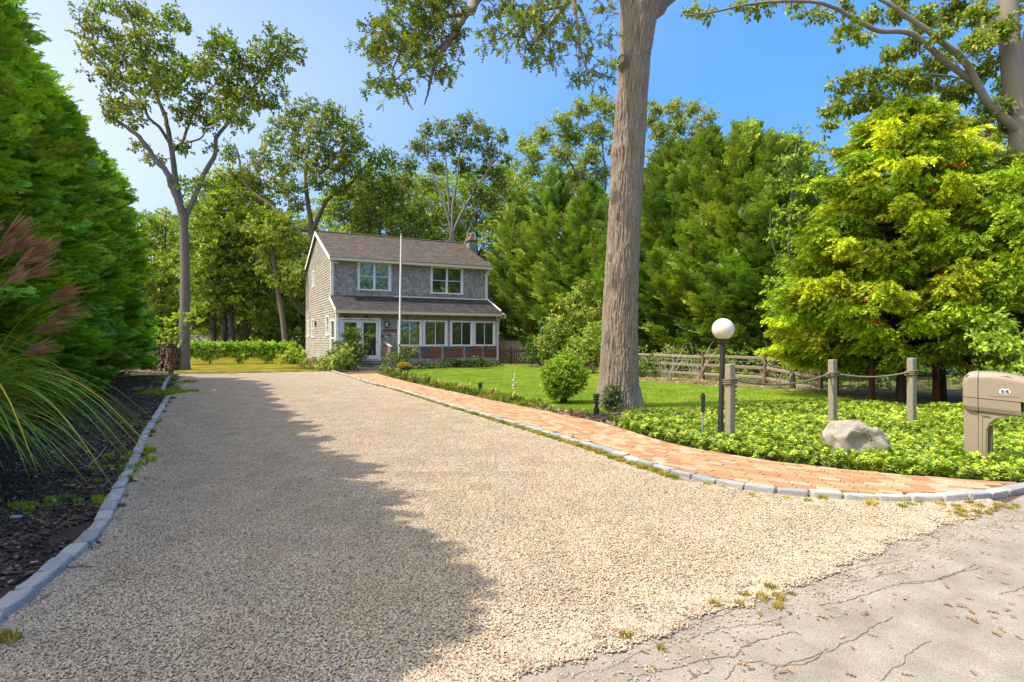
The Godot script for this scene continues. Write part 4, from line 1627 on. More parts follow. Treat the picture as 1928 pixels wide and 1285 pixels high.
	var spots := [716, 703, 732, 707, 748, 712, 762, 719, 780, 724, 803, 727, 822, 732, 838, 735, 862, 740, 884, 745, 930, 752, 968, 762, 1040, 778, 1075, 783, 1108, 786, 1150, 792]
	for i in names.size():
		var p := on(spots[2 * i], spots[2 * i + 1])
		var far := i < 6
		strap_plant("border_plant", names[i], "plant", p, 34 if i < 12 else 20, 0.55 if far else (0.42 if i < 12 else 0.2), 0.035, [Color(0.08, 0.12, 0.05), Color(0.13, 0.16, 0.06)] if far else [Color(0.13, 0.17, 0.04), Color(0.17, 0.20, 0.05), Color(0.20, 0.16, 0.06)], "border plants along the brick path")
	# silver shrubs by the pole
	shrub("silver_shrub", "loose grey-green shrub behind the flagpole's foot", "shrub", on(738, 700), [[Vector3(0, 0.4, 0), 0.42], [Vector3(0.3, 0.7, 0), 0.4], [Vector3(0.7, 0.8, 0), 0.4]], 260.0, [Color(0.13, 0.15, 0.07), Color(0.20, 0.20, 0.08), Color(0.08, 0.11, 0.05)], {"scale": 1.3})

	# picket fence and its gate
	var fe := thing("picket_fence", "dark brown picket fence and braced gate beside the house", "fence", Vector3(-0.72, 0, -33.4), deg_to_rad(3.0))
	for i in 17:
		s = Shape.new()
		s.col = Color(0.085, 0.05, 0.032) * R.randf_range(0.8, 1.2)
		var x := 0.07 + i * 0.132
		var hgt := 1.0 - 0.06 * absf(sin(i * 1.3))
		s.prism(PackedVector2Array([Vector2(-0.032, 0.05), Vector2(0.032, 0.05), Vector2(0.032, hgt - 0.05), Vector2(0, hgt), Vector2(-0.032, hgt - 0.05)]), 0.0, 0.02, Transform3D(Basis(), Vector3(x, 0, 0.025)))
		part("picket", s, M.wood, fe)
	for y in [0.28, 0.78]:
		s = Shape.new()
		s.col = Color(0.08, 0.047, 0.03)
		s.bar(Vector3(0, y, 0), Vector3(2.3, y, 0), 0.07, 0.035, Vector3.UP, 0.004)
		part("rail", s, M.rail_wood, fe)
	s = Shape.new()
	s.col = Color(0.08, 0.047, 0.03)
	s.bar(Vector3(0.1, 0.74, -0.028), Vector3(0.62, 0.30, -0.028), 0.07, 0.02, Vector3.UP, 0.004)
	part("brace", s, M.rail_wood, fe)
	for x in [0.0, 0.68, 2.33]:
		s = Shape.new()
		s.col = Color(0.08, 0.047, 0.03)
		s.box(Vector3(x, 0.52, -0.02), Vector3(0.09, 1.06, 0.09), 0.008)
		part("fence_post", s, M.wood, fe)
	# pale board fence behind it
	var pf := thing("board_fence", "pale tan board fence showing behind dark pickets", "fence", Vector3(-1.2, 0, -37.2), deg_to_rad(5.0))
	for i in 16:
		s = Shape.new()
		s.col = Color(0.85, 0.68, 0.50) * R.randf_range(0.9, 1.08)  # boards coloured lighter to stand in for sunlight
		s.box(Vector3(0.08 + i * 0.165, 0.70, 0), Vector3(0.155, 1.36 + R.randf_range(-0.01, 0.01), 0.025), 0.004)
		part("board", s, M.wood, pf)
	for y in [0.3, 1.15]:
		s = Shape.new()
		s.col = Color(0.35, 0.22, 0.12)
		s.bar(Vector3(0, y, -0.035), Vector3(2.65, y, -0.035), 0.09, 0.04)
		part("rail", s, M.rail_wood, pf)
	s = Shape.new()
	s.col = Color(0.34, 0.17, 0.08)
	s.bar(Vector3(-0.02, 1.40, 0.0), Vector3(2.68, 1.40, 0.0), 0.04, 0.07)
	part("cap_rail", s, M.rail_wood, pf)
	s = Shape.new()
	s.col = Color(0.07, 0.045, 0.03)
	s.box(Vector3(2.72, 0.6, 0.0), Vector3(0.12, 1.2, 0.12), 0.01)
	part("fence_post", s, M.wood, pf)

	# vine fence to the left of the house
	var a := Vector3(-18.2, 0, -32.0)
	var b := Vector3(-12.6, 0, -33.8)
	var vf := thing("chain_link_fence", "low wire fence draped in yellow-green vines left of house", "fence", a, -atan2(b.z - a.z, b.x - a.x))
	var len := a.distance_to(b)
	for i in 5:
		s = Shape.new()
		s.tube(PackedVector3Array([Vector3(len * i / 4.0, 0, 0), Vector3(len * i / 4.0, 1.15, 0)]), PackedFloat32Array([0.035, 0.035]), 8)
		part("fence_post", s, M.black_metal, vf)
	s = Shape.new()
	s.tube(PackedVector3Array([Vector3(0, 1.1, 0), Vector3(len, 1.1, 0)]), PackedFloat32Array([0.022, 0.022]), 6)
	part("top_rail", s, M.black_metal, vf)
	s = Shape.new()
	for i in 64:
		var x0 := len * i / 64.0
		for sg in [1.0, -1.0]:
			var xa: float = x0 if sg > 0 else x0 + 1.0
			s.tube(PackedVector3Array([Vector3(clampf(xa, 0, len), 0.05, 0), Vector3(clampf(xa + sg, 0, len), 1.08, 0)]), PackedFloat32Array([0.004, 0.004]), 3, false)
	part("wire_mesh", s, M.black_metal, vf).set_meta("kind", "stuff")
	var kv := [Copies.new(), Copies.new(), Copies.new()]
	for i in 1100:
		var x := R.randf() * len
		var top := 0.62 + 0.38 * sin(x * 1.3) * 0.4
		var y := 1.18 - pow(R.randf(), 1.4) * (1.05 - 0.45 * absf(sin(x * 2.1)))
		kv[i % 3].put(any_basis(1.2, R.randf_range(0.5, 0.8)), Vector3(x, y, R.randf_range(-0.2, 0.22)), LIMES[R.randi() % 3] * R.randf_range(0.9, 1.6))
	for i in 3:
		many("vine_leaves", K.sprig[i], M.oak_leaf, kv[i], vf)

	# neighbour's shed
	var sb := at(362, 655, 52.0)
	sb.y = -1.2
	t = thing("neighbour_shed", "pale gabled shed roof peeking over the vine fence", "shed", sb, deg_to_rad(2.0))
	s = Shape.new()
	s.col = Color(0.62, 0.60, 0.55)
	s.prism(PackedVector2Array([Vector2(-2.0, 0), Vector2(1.4, 0), Vector2(1.4, 2.0), Vector2(-0.2, 3.0), Vector2(-2.0, 2.0)]), -4.0, 0.0)
	part("wall", s, M.plain, t)
	for q in [[Vector3(-2.35, 1.83, -1.9), Vector3(-0.2, 3.06, -1.9)], [Vector3(1.75, 1.83, -1.9), Vector3(-0.2, 3.06, -1.9)]]:
		s = Shape.new()
		s.col = Color(0.5, 0.49, 0.46)
		s.bar(q[0], q[1], 0.09, 4.6)
		part("roof", s, M.roofing, t)
	s = Shape.new()
	s.col = Color(0.25, 0.15, 0.09)
	s.box(Vector3(0.15, 2.45, 0.02), Vector3(0.3, 0.34, 0.05))
	part("vent", s, M.plain, t)
	s = Shape.new()
	s.col = Color(0.04, 0.045, 0.05)
	s.box(Vector3(0.2, 1.5, 0.02), Vector3(1.6, 0.8, 0.05))
	part("window", s, M.plain, t)

	# woodpile
	var wp := on(312, 699)
	t = thing("woodpile", "stacked pile of split firewood at the end of the hedge", "woodpile", wp, deg_to_rad(-20))
	for i in 11:
		for j in 9:
			if i > 8 and R.randf() < 0.4:
				continue
			s = Shape.new()
			s.col = [Color(0.13, 0.09, 0.065), Color(0.20, 0.14, 0.10), Color(0.09, 0.07, 0.055), Color(0.27, 0.18, 0.12)][R.randi() % 4] * R.randf_range(0.8, 1.2)
			var r := R.randf_range(0.055, 0.085)
			var prof := PackedVector2Array()
			var sides := 3 + R.randi() % 3
			for q in sides:
				prof.append(Vector2(cos(TAU * q / sides + R.randf() * 0.5), sin(TAU * q / sides + R.randf() * 0.5)) * r)
			var tr := Transform3D(Basis(Vector3(0, 1, 0), R.randf_range(-0.25, 0.25)) * Basis(Vector3(0, 0, 1), R.randf() * TAU), Vector3(-0.65 + j * 0.15 + R.randf_range(-0.03, 0.03), 0.07 + i * 0.115, R.randf_range(-0.06, 0.06)))
			s.prism(prof, -0.23, 0.23, tr)
			part("log", s, M.wood, t)


# ---------------------------------------------------------------- trees
func build_trees() -> void:
	var oak_tints := [Color(0.11, 0.145, 0.028), Color(0.14, 0.17, 0.03), Color(0.18, 0.185, 0.035), Color(0.09, 0.12, 0.025), Color(0.23, 0.20, 0.04)]
	var far_tints := [Color(0.10, 0.14, 0.03), Color(0.13, 0.165, 0.035), Color(0.17, 0.19, 0.04), Color(0.21, 0.20, 0.045)]

	# the tall forked oak at the end of the hedge
	oak("forked_oak", "tall forked oak at the hedge's end with spreading open crown", "tree", "", on(346, 699), 26.5, [
		[0.24, 0.17, [346, 699, 347, 640, 348, 560, 348, 500, 346, 440, 346, 408]],
		[0.17, 0.05, [346, 412, 339, 387, 322, 349, 317, 329, 291, 298, 267, 264, 233, 236, 209, 219, 192, 202], -1.0],
		[0.15, 0.03, [340, 395, 335, 363, 329, 329, 323, 288, 317, 250, 308, 212, 294, 178, 298, 137, 267, 96, 246, 34, 229, -10], 1.5],
		[0.08, 0.02, [322, 274, 300, 240, 281, 223, 260, 188, 216, 147, 188, 113], -2.0],
		[0.05, 0.02, [250, 180, 240, 130, 219, 89, 185, 62, 164, 44], -1.5],
		[0.15, 0.03, [347, 410, 353, 400, 370, 363, 383, 329, 404, 291, 407, 260, 425, 236, 452, 192, 490, 150, 517, 110, 541, 82], 1.0],
		[0.08, 0.02, [324, 285, 342, 270, 353, 240, 370, 202, 397, 168, 421, 144, 455, 113], 2.0],
		[0.05, 0.02, [353, 268, 375, 262, 390, 245, 410, 235]]],
		[168, 27, 24, 209, 17, 24, 243, 21, 27, 277, 41, 31, 322, 38, 27, 342, 51, 17, 171, 62, 27, 216, 68, 27, 260, 75, 31, 301, 86, 27, 181, 103, 31, 226, 116, 34, 274, 120, 34, 322, 134, 31, 342, 120, 20, 198, 144, 27, 250, 154, 34, 294, 161, 31, 325, 171, 27, 363, 130, 27, 397, 92, 27, 418, 75, 24, 438, 99, 24, 390, 137, 31, 431, 137, 27, 459, 123, 27, 490, 99, 27, 514, 72, 20, 541, 86, 24, 561, 103, 17, 524, 116, 24, 486, 140, 27, 445, 171, 34, 490, 178, 31, 527, 168, 20, 414, 195, 31, 459, 205, 31, 507, 199, 24, 370, 192, 27, 342, 212, 24, 383, 223, 27, 424, 226, 24, 459, 233, 20, 216, 195, 27, 209, 219, 20, 243, 212, 20, 267, 192, 20, 255, 234, 14, 264, 277, 15, 281, 301, 14, 301, 298, 10, 342, 281, 17, 356, 346, 20, 380, 353, 17, 397, 284, 10],
		{"tints": oak_tints, "per": 72.0, "bark": Color(0.25, 0.225, 0.20)})

	# the oak leaning out behind the house
	oak("leaning_oak", "wide oak with low curved limb leaning out behind the house gable", "tree", "", at(610, 690, 45.0) * Vector3(1, 0, 1), 45.0, [
		[0.42, 0.30, [610, 694, 606, 560, 596, 480, 588, 432]],
		[0.20, 0.06, [588, 436, 579, 377, 575, 325, 580, 280, 585, 240]],
		[0.18, 0.05, [590, 432, 616, 377, 664, 342, 690, 310, 705, 280]],
		[0.22, 0.05, [588, 434, 541, 425, 517, 394, 472, 360, 455, 325, 448, 291, 440, 270]],
		[0.24, 0.06, [606, 610, 573, 590, 545, 556, 525, 540, 500, 510, 478, 470], -3.0]],
		[555, 212, 24, 585, 199, 20, 620, 219, 31, 664, 240, 27, 644, 267, 34, 603, 250, 31, 558, 247, 31, 524, 229, 20, 517, 267, 27, 562, 284, 31, 609, 291, 31, 664, 291, 27, 685, 274, 17, 637, 318, 31, 678, 322, 24, 695, 346, 27, 585, 318, 24, 534, 315, 31, 490, 301, 27, 431, 291, 22, 438, 329, 20, 472, 336, 24, 517, 349, 31, 551, 356, 24, 493, 387, 31, 455, 370, 20, 600, 345, 26, 640, 360, 28, 560, 390, 24, 530, 410, 22],
		{"tints": oak_tints, "per": 40.0, "spread": 2.5, "sprigs": K.sprig, "scale": 1.35, "bark": Color(0.20, 0.17, 0.14)})
	# yellowing tree before the woods, left of the gable
	oak("yellowing_oak", "yellow-green oak between the woods and the shingled gable", "tree", "", at(535, 690, 42.0) * Vector3(1, 0, 1), 42.0, [
		[0.22, 0.10, [540, 692, 532, 600, 522, 540, 512, 470, 500, 420]],
		[0.09, 0.03, [520, 530, 545, 500, 560, 470]],
		[0.09, 0.03, [515, 490, 490, 460, 480, 430]]],
		[485, 430, 26, 512, 440, 28, 540, 450, 28, 560, 470, 24, 500, 470, 26, 530, 490, 28, 555, 510, 26, 500, 505, 22, 525, 530, 24, 550, 545, 22, 480, 400, 20, 520, 410, 24, 545, 420, 22, 563, 530, 18],
		{"tints": [Color(0.19, 0.21, 0.035), Color(0.15, 0.18, 0.03), Color(0.22, 0.22, 0.045), Color(0.20, 0.20, 0.05)], "per": 38.0, "scale": 1.35, "bark": Color(0.22, 0.19, 0.15)})

	# the pale many-stemmed tree behind the roof
	oak("many_stemmed_tree", "pale many-stemmed tree rising behind the chimney", "tree", "", at(850, 690, 50.0) * Vector3(1, 0, 1), 50.0, [
		[0.34, 0.22, [850, 692, 850, 560, 851, 436]],
		[0.13, 0.03, [851, 440, 874, 392, 900, 350, 925, 310, 935, 280]],
		[0.13, 0.03, [851, 440, 852, 390, 860, 340, 866, 290, 876, 240]],
		[0.12, 0.03, [850, 440, 838, 390, 820, 340, 805, 300, 800, 260]],
		[0.10, 0.03, [850, 445, 815, 400, 785, 350, 765, 320]],
		[0.12, 0.03, [870, 480, 888, 420, 905, 370, 915, 330]],
		[0.10, 0.03, [846, 400, 842, 340, 838, 290, 832, 250]]],
		[805, 247, 18, 834, 236, 18, 878, 225, 18, 914, 250, 20, 947, 261, 15, 798, 283, 22, 842, 276, 24, 885, 269, 24, 921, 287, 24, 823, 316, 22, 871, 316, 24, 914, 323, 22, 769, 309, 20, 762, 345, 20, 805, 352, 20, 896, 356, 20, 936, 327, 20, 743, 392, 24, 787, 399, 20, 940, 350, 20, 925, 380, 20, 780, 275, 14, 860, 250, 18, 900, 240, 16, 955, 300, 14, 880, 400, 14],
		{"tints": [Color(0.12, 0.15, 0.04), Color(0.16, 0.17, 0.05), Color(0.10, 0.13, 0.04), Color(0.20, 0.16, 0.06)], "per": 52.0, "spread": 2.0, "scale": 1.3, "bark": Color(0.34, 0.31, 0.27)})
	oak("dark_oak", "dark leafy oak just behind the ridge of the main roof", "tree", "", at(715, 690, 47.0) * Vector3(1, 0, 1), 47.0, [
		[0.26, 0.16, [715, 692, 716, 560, 712, 420]],
		[0.12, 0.03, [713, 430, 735, 380, 760, 350]],
		[0.12, 0.03, [713, 430, 700, 370, 708, 310]]],
		[707, 298, 24, 735, 300, 20, 682, 363, 28, 696, 399, 30, 724, 345, 28, 750, 370, 24, 735, 420, 28, 680, 420, 24, 770, 405, 26, 800, 430, 24, 650, 400, 22, 820, 410, 20, 715, 375, 24, 770, 440, 22],
		{"tints": [Color(0.085, 0.12, 0.025), Color(0.11, 0.14, 0.03), Color(0.16, 0.17, 0.04)], "per": 40.0, "spread": 2.5, "scale": 1.35})

	# the pair of golden-green oaks beyond the cypresses
	oak("golden_oak", "golden-green domed oak rising behind cypresses, crossed by the big trunk", "tree", "", at(1120, 690, 52.0) * Vector3(1, 0, 1), 52.0, [
		[0.34, 0.2, [1120, 692, 1120, 560, 1125, 420]],
		[0.15, 0.03, [1124, 425, 1100, 350, 1070, 300, 1050, 250]],
		[0.15, 0.03, [1125, 425, 1140, 350, 1135, 280, 1130, 220]],
		[0.13, 0.03, [1122, 440, 1060, 370, 1020, 310]],
		[0.13, 0.03, [1126, 420, 1160, 360, 1180, 300]]],
		[1125, 192, 18, 1096, 206, 22, 1143, 206, 20, 1059, 228, 22, 1023, 257, 22, 1078, 257, 28, 1125, 250, 28, 987, 272, 18, 1005, 290, 22, 1059, 293, 26, 1114, 297, 26, 1132, 330, 20, 1114, 363, 22, 1160, 225, 22, 1170, 280, 26, 1040, 330, 22, 1090, 335, 22, 1000, 320, 18, 1180, 330, 22],
		{"tints": [Color(0.21, 0.22, 0.05), Color(0.17, 0.19, 0.045), Color(0.25, 0.23, 0.055)], "per": 62.0, "spread": 2.5, "scale": 1.35, "bark": Color(0.28, 0.25, 0.21)})
	oak("golden_oak", "lopsided golden-green oak spreading past the big trunk above cypress tops", "tree", "", at(1262, 690, 50.0) * Vector3(1, 0, 1), 50.0, [
		[0.32, 0.18, [1262, 692, 1262, 560, 1258, 400]],
		[0.14, 0.03, [1258, 410, 1250, 320, 1240, 250]],
		[0.14, 0.03, [1259, 400, 1290, 300, 1320, 240]]],
		[1234, 206, 16, 1270, 206, 20, 1306, 206, 18, 1330, 224, 16, 1277, 239, 24, 1314, 250, 20, 1241, 250, 22, 1240, 290, 22, 1280, 280, 24, 1320, 275, 18, 1222, 230, 18, 1225, 330, 20],
		{"tints": [Color(0.20, 0.20, 0.05), Color(0.15, 0.17, 0.045), Color(0.24, 0.21, 0.055)], "per": 62.0, "spread": 2.0, "scale": 1.35, "bark": Color(0.28, 0.25, 0.21)})

	# woods behind the vine fence
	var wt := [Color(0.14, 0.175, 0.035), Color(0.18, 0.21, 0.04), Color(0.22, 0.24, 0.05), Color(0.11, 0.145, 0.035), Color(0.26, 0.24, 0.06)]
	var woods := [
		[255, 55, 13, "first woodland oak, over the hedge's far end"], [300, 58, 14, "woodland oak behind the forked oak's trunk, hedge side"], [322, 66, 15, "slender woodland oak just left of the forked trunk"], [372, 60, 15, "woodland oak above the neighbour's pale shed"], [403, 49, 12, "thin woodland tree beside the shed roof"],
		[419, 48, 15, "dark-trunked woodland oak, first of three behind the vine fence"], [438, 47, 14, "dark-trunked woodland oak, second of three behind the vine fence"], [460, 48, 15, "thick dark-trunked woodland oak, third of three behind the vine fence"], [480, 56, 14, "thin woodland tree past the three dark trunks"], [492, 60, 13, "woodland tree midway between dark trunks and gable"],
		[505, 54, 12, "woodland tree with crooked stem near the gable"], [530, 64, 13, "woodland oak in shade beside the gable"], [565, 62, 14, "woodland oak hidden behind the gable corner"], [390, 70, 17, "tall distant woodland oak over the shed"], [450, 72, 17, "tall distant woodland oak over the vine fence"],
		[345, 75, 17, "tall distant woodland oak behind the forked oak"], [520, 74, 17, "tall distant woodland oak by the yellowing oak"], [610, 72, 19, "distant oak showing over the left of the roof"], [655, 66, 19, "distant oak over the left half of the roof ridge"], [690, 70, 22, "distant oak over the middle of the roof"], [735, 64, 20, "distant oak just left of the flagpole's top"], [775, 72, 22, "distant oak behind the flagpole's top"], [815, 66, 19, "distant oak left of the many-stemmed tree"], [850, 74, 24, "distant oak behind the chimney"], [900, 68, 21, "distant oak between chimney and first cypress"], [945, 72, 23, "distant oak behind the first cypress"], [990, 66, 20, "distant oak over the gap between the first two cypresses"], [1030, 74, 22, "distant oak behind the second cypress"], [1080, 70, 22, "distant oak left of the big trunk, behind golden crown"], [1180, 68, 20, "distant oak hidden by the big trunk"], [1260, 66, 18, "distant oak past the big trunk"], [470, 64, 15, "middle-distance woodland oak behind the three dark trunks"], [425, 58, 13, "bushy woodland oak filling behind the vine fence"]]
	for q in woods:
		var b := at(q[0], 690, q[1]) * Vector3(1, 0, 1)
		wild_tree("woodland_oak", q[3], "tree", "woodland oaks behind the house", b, q[2], 3.4 if q[2] < 18 else 4.8, 2.2 if q[1] > 52 else 3.6, {"tints": wt, "clumps": 38, "per": 16.0, "bark": Color(0.11, 0.09, 0.075)})
	# understorey as one mass
	var us := [Copies.new(), Copies.new()]
	for i in 1500:
		var x := R.randf_range(-34, 4)
		us[i % 2].put(any_basis(1.0, R.randf_range(0.8, 1.5)), Vector3(x, pow(R.randf(), 1.5) * 2.6, R.randf_range(-74, -50)), wt[R.randi() % 5] * R.randf_range(0.5, 1.0))
	for i in 1300:
		var x := R.randf_range(8.5, 27)
		var zz := -R.randf_range(17.0, 27.0) + (x - 8.5) * 0.35
		us[i % 2].put(any_basis(1.0, R.randf_range(0.3, 0.6)), Vector3(x, pow(R.randf(), 1.2) * 2.3, minf(zz, -13.0)), [Color(0.10, 0.15, 0.03), Color(0.15, 0.18, 0.035), Color(0.07, 0.11, 0.03)][i % 3] * R.randf_range(0.7, 1.3))
	for i in 420:
		var f := R.randf()
		var p := at(1195, 690, 24.2).lerp(at(1680, 690, 15.6), f) * Vector3(1, 0, 1)
		us[i % 2].put(any_basis(1.0, R.randf_range(0.2, 0.42)), p + Vector3(R.randf_range(-0.4, 0.4), pow(R.randf(), 1.3) * 1.1, R.randf_range(-0.9, 0.25)), [Color(0.12, 0.16, 0.035), Color(0.19, 0.19, 0.05), Color(0.08, 0.12, 0.03)][i % 3] * R.randf_range(0.7, 1.3))
	for i in 2:
		many("undergrowth", K.sprig_far[i], M.oak_leaf, us[i], self)
	# the dark tree mass that closes the view far back
	var tl := [Copies.new(), Copies.new()]
	for i in 5200:
		var x := R.randf_range(-75, 60)
		var d := R.randf_range(84, 96)
		tl[i % 2].put(any_basis(1.0, R.randf_range(1.6, 3.0)), Vector3(x, pow(R.randf(), 0.8) * (9.0 + 3.0 * sin(x * 0.35) + 2.0 * sin(x * 0.9)), -d), wt[R.randi() % 5] * R.randf_range(0.7, 1.1))
	for i in 2:
		many("far_woods", K.sprig_far[i], M.oak_leaf, tl[i], self)

	# woods across the road, at the viewer's back: the house windows mirror them
	var ow := [Copies.new(), Copies.new()]
	for i in 5200:
		var x := R.randf_range(-30, 60)
		ow[i % 2].put(any_basis(1.0, R.randf_range(0.9, 1.7)), Vector3(x, pow(R.randf(), 0.8) * (16.0 + 2.5 * sin(x * 0.6)), R.randf_range(20, 27)), wt[R.randi() % 5] * R.randf_range(0.8, 1.2))
	for i in 2:
		many("roadside_woods", K.sprig_far[i], M.oak_leaf, ow[i], self)

	build_main_oak()
	build_far_right_oak()


func build_main_oak() -> void:
	var D := 11.7
	var base := on(1165, 769)
	var t := thing("big_oak", "massive furrowed oak trunk beside the lawn and brick path", "tree", base)
	var line := curve3([at(1165, 775, D) * Vector3(1, 0, 1) + Vector3(0, -0.05, 0), at(1165, 742, D), at(1166, 700, D), at(1167, 640, D), at(1169, 560, D), at(1174, 460, D), at(1179, 363, D), at(1185, 254, D), at(1190, 180, D), at(1195, 109, D), at(1202, 36, D), at(1208, -10, D), at(1216, -120, D), at(1226, -260, D)], 12)
	var radii := PackedFloat32Array()
	var marks := [[0.0, 0.44], [0.25, 0.40], [0.65, 0.37], [1.2, 0.345], [2.2, 0.325], [3.2, 0.312], [4.4, 0.312], [5.5, 0.305], [6.2, 0.288], [7.0, 0.292], [7.8, 0.345], [8.3, 0.42], [9.3, 0.30], [12.0, 0.22]]
	for q in line:
		var r := 0.22
		for i in marks.size() - 1:
			if q.y >= marks[i][0] and q.y < marks[i + 1][0]:
				r = lerpf(marks[i][1], marks[i + 1][1], (q.y - marks[i][0]) / (marks[i + 1][0] - marks[i][0]))
		if q.y < 0.0:
			r = 0.46
		radii.append(r)
	# the bark: deep upright furrows as relief of the trunk itself
	var ridge := FastNoiseLite.new()
	ridge.noise_type = FastNoiseLite.TYPE_SIMPLEX
	ridge.fractal_type = FastNoiseLite.FRACTAL_RIDGED
	ridge.fractal_octaves = 3
	ridge.frequency = 1.0
	ridge.seed = 11
	var lumps := FastNoiseLite.new()
	lumps.frequency = 0.6
	var s := Shape.new()
	var sides := 220
	var fine := PackedVector3Array()
	var fr := PackedFloat32Array()
	for i in line.size() - 1:
		for k in 3:
			fine.append(line[i].lerp(line[i + 1], k / 3.0) - base)
			fr.append(lerpf(radii[i], radii[i + 1], k / 3.0))
	var rings := []
	for i in fine.size():
		var ring := PackedVector3Array()
		for j in sides:
			var a := TAU * j / sides
			var d := Vector3(cos(a), 0, sin(a))
			var y := fine[i].y
			var q := Vector3(d.x * 2.6, y * 0.55, d.z * 2.6)
			var wob := lumps.get_noise_3d(d.x, y * 2.0, d.z) * 0.12
			var rg := ridge.get_noise_3d((d.x + wob) * 5.2, y * 1.15, (d.z + wob) * 5.2)
			var r := fr[i] * (1.0 + 0.05 * lumps.get_noise_3d(d.x * 1.4, y * 0.5, d.z * 1.4)) + 0.030 * clampf(rg, -0.9, 0.9)
			# buttress roots
			if y < 0.5:
				r += (0.5 - y) * 0.22 * maxf(0.0, sin(a * 4.0 + 0.6) * 0.6 + sin(a * 3.0) * 0.4)
			# a collar at 4.8 m
			r += 0.03 * exp(-pow((y - 5.1 - 0.1 * sin(a)) / 0.09, 2.0)) * maxf(0.0, -d.x)
			ring.append(fine[i] + d * r)
		rings.append(ring)
	var nrm := []
	for i in rings.size():
		var nn := PackedVector3Array()
		for j in sides:
			var u: Vector3 = rings[mini(i + 1, rings.size() - 1)][j] - rings[maxi(i - 1, 0)][j]
			var w: Vector3 = rings[i][(j + 1) % sides] - rings[i][(j + sides - 1) % sides]
			var m := u.cross(w).normalized()
			nn.append(m if m.dot(rings[i][j] - fine[i]) > 0.0 else -m)
		nrm.append(nn)
	for i in rings.size() - 1:
		for j in sides:
			var e := (j + 1) % sides
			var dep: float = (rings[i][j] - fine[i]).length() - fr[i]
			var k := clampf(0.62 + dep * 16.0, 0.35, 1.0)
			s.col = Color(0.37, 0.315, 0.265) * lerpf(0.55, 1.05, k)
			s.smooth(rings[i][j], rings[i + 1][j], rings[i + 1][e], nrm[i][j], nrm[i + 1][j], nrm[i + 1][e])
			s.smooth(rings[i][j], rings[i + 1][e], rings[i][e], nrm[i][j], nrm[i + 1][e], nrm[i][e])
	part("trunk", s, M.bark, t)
	# healed stub on the left, pale cut face
	var kn := at(1171, 125, D) - base + Vector3(-0.02, 0, 0.22)
	s = Shape.new()
	s.col = Color(0.30, 0.25, 0.21)
	var kd := Vector3(-0.62, 0.12, 0.78).normalized()
	s.tube(PackedVector3Array([kn - kd * 0.1, kn + kd * 0.03, kn + kd * 0.07, kn + kd * 0.075]), PackedFloat32Array([0.16, 0.125, 0.105, 0.07]), 16, false)
	var knot := part("knot", s, M.bark, t)
	s = Shape.new()
	s.col = Color(0.42, 0.38, 0.34)
	s.tube(PackedVector3Array([kn, kn + kd * 0.065]), PackedFloat32Array([0.085, 0.085]), 16)
	part("cut_face", s, M.bark, knot)
	# limbs, some leaving the frame and coming back
	var bark := Color(0.28, 0.24, 0.20)
	var limbs := [
		[0.20, 0.06, [1212, 40, 1262, -12, 1340, -140, 1420, -300], 2.0],
		[0.16, 0.05, [1205, -110, 1120, -190, 1010, -150, 930, -50, 892, 8, 863, 47, 842, 84], -2.5],
		[0.05, 0.008, [842, 84, 828, 104, 816, 125, 809, 156, 806, 175, 798, 198], -0.2],
		[0.05, 0.012, [880, 28, 840, 30, 800, 55, 760, 90, 740, 130], 0.3],
		[0.035, 0.01, [855, 62, 820, 95, 780, 120, 745, 150], 0.0],
		[0.09, 0.02, [1200, -60, 1150, -60, 1100, -20, 1070, 4, 1045, 36, 1030, 52, 1005, 80], -1.5],
		[0.035, 0.008, [1074, -2, 1081, 11, 1088, 54, 1094, 98, 1107, 131, 1132, 145], -0.2],
		[0.05, 0.01, [1150, -60, 1140, -20, 1155, 20, 1165, 26], -1.0],
		[0.03, 0.01, [1060, 12, 1020, 20, 980, 40, 950, 70, 930, 75], 0.0],
		[0.10, 0.03, [1212, -180, 1150, -320, 1080, -420], 1.0],
		[0.10, 0.03, [1222, -220, 1290, -360, 1330, -470], -1.0]]
	var depths := [0.0, 0.0, -2.5, -2.4, -2.5, 0.0, -1.5, 0.0, -1.4, 0.0, 0.0]
	var samples := []
	for i in limbs.size():
		var l: Array = limbs[i]
		var q: Array = l[2]
		var p := []
		var m := q.size() / 2
		for j in m:
			p.append(at(q[2 * j], q[2 * j + 1], D + depths[i] + l[3] * j / (m - 1.0)) - base)
		var c := curve3(p, 5)
		var rr := taper(c.size(), l[0], l[1])
		for j in range(1, c.size() - 1):
			c[j] += any_dir() * float(l[1]) * 0.6
		s = Shape.new()
		s.col = bark
		s.tube(c, rr, 10)
		part("limb", s, M.bark, t)
		for j in c.size():
			samples.append([c[j], rr[j]])
	var left := [747, 11, 20, 783, 22, 22, 816, 11, 20, 849, 5, 20, 700, 54, 16, 733, 54, 24, 776, 54, 28, 816, 47, 22, 849, 54, 17, 872, 62, 12, 689, 91, 14, 729, 94, 24, 773, 91, 24, 813, 91, 18, 842, 103, 14, 707, 113, 11, 783, 123, 18, 820, 132, 17, 847, 131, 11, 714, 149, 14, 744, 160, 17, 733, 176, 8, 762, 165, 11, 697, 158, 9, 765, -15, 22, 830, -20, 20]
	var mid := [932, 11, 15, 969, 20, 18, 1005, 18, 17, 1041, 11, 15, 987, 47, 19, 1023, 47, 19, 1063, 47, 15, 929, 54, 14, 921, 76, 11, 961, 73, 15, 1005, 84, 18, 1038, 94, 15, 1070, 73, 14, 1009, 111, 11, 1052, 111, 11, 1103, 36, 13, 1143, 22, 12, 1114, 73, 11, 1149, 70, 7, 1143, 120, 12, 1103, 136, 13, 1130, 145, 12, 1088, 150, 8, 1112, 105, 7, 950, -10, 15, 1020, -12, 18, 1080, -14, 15]
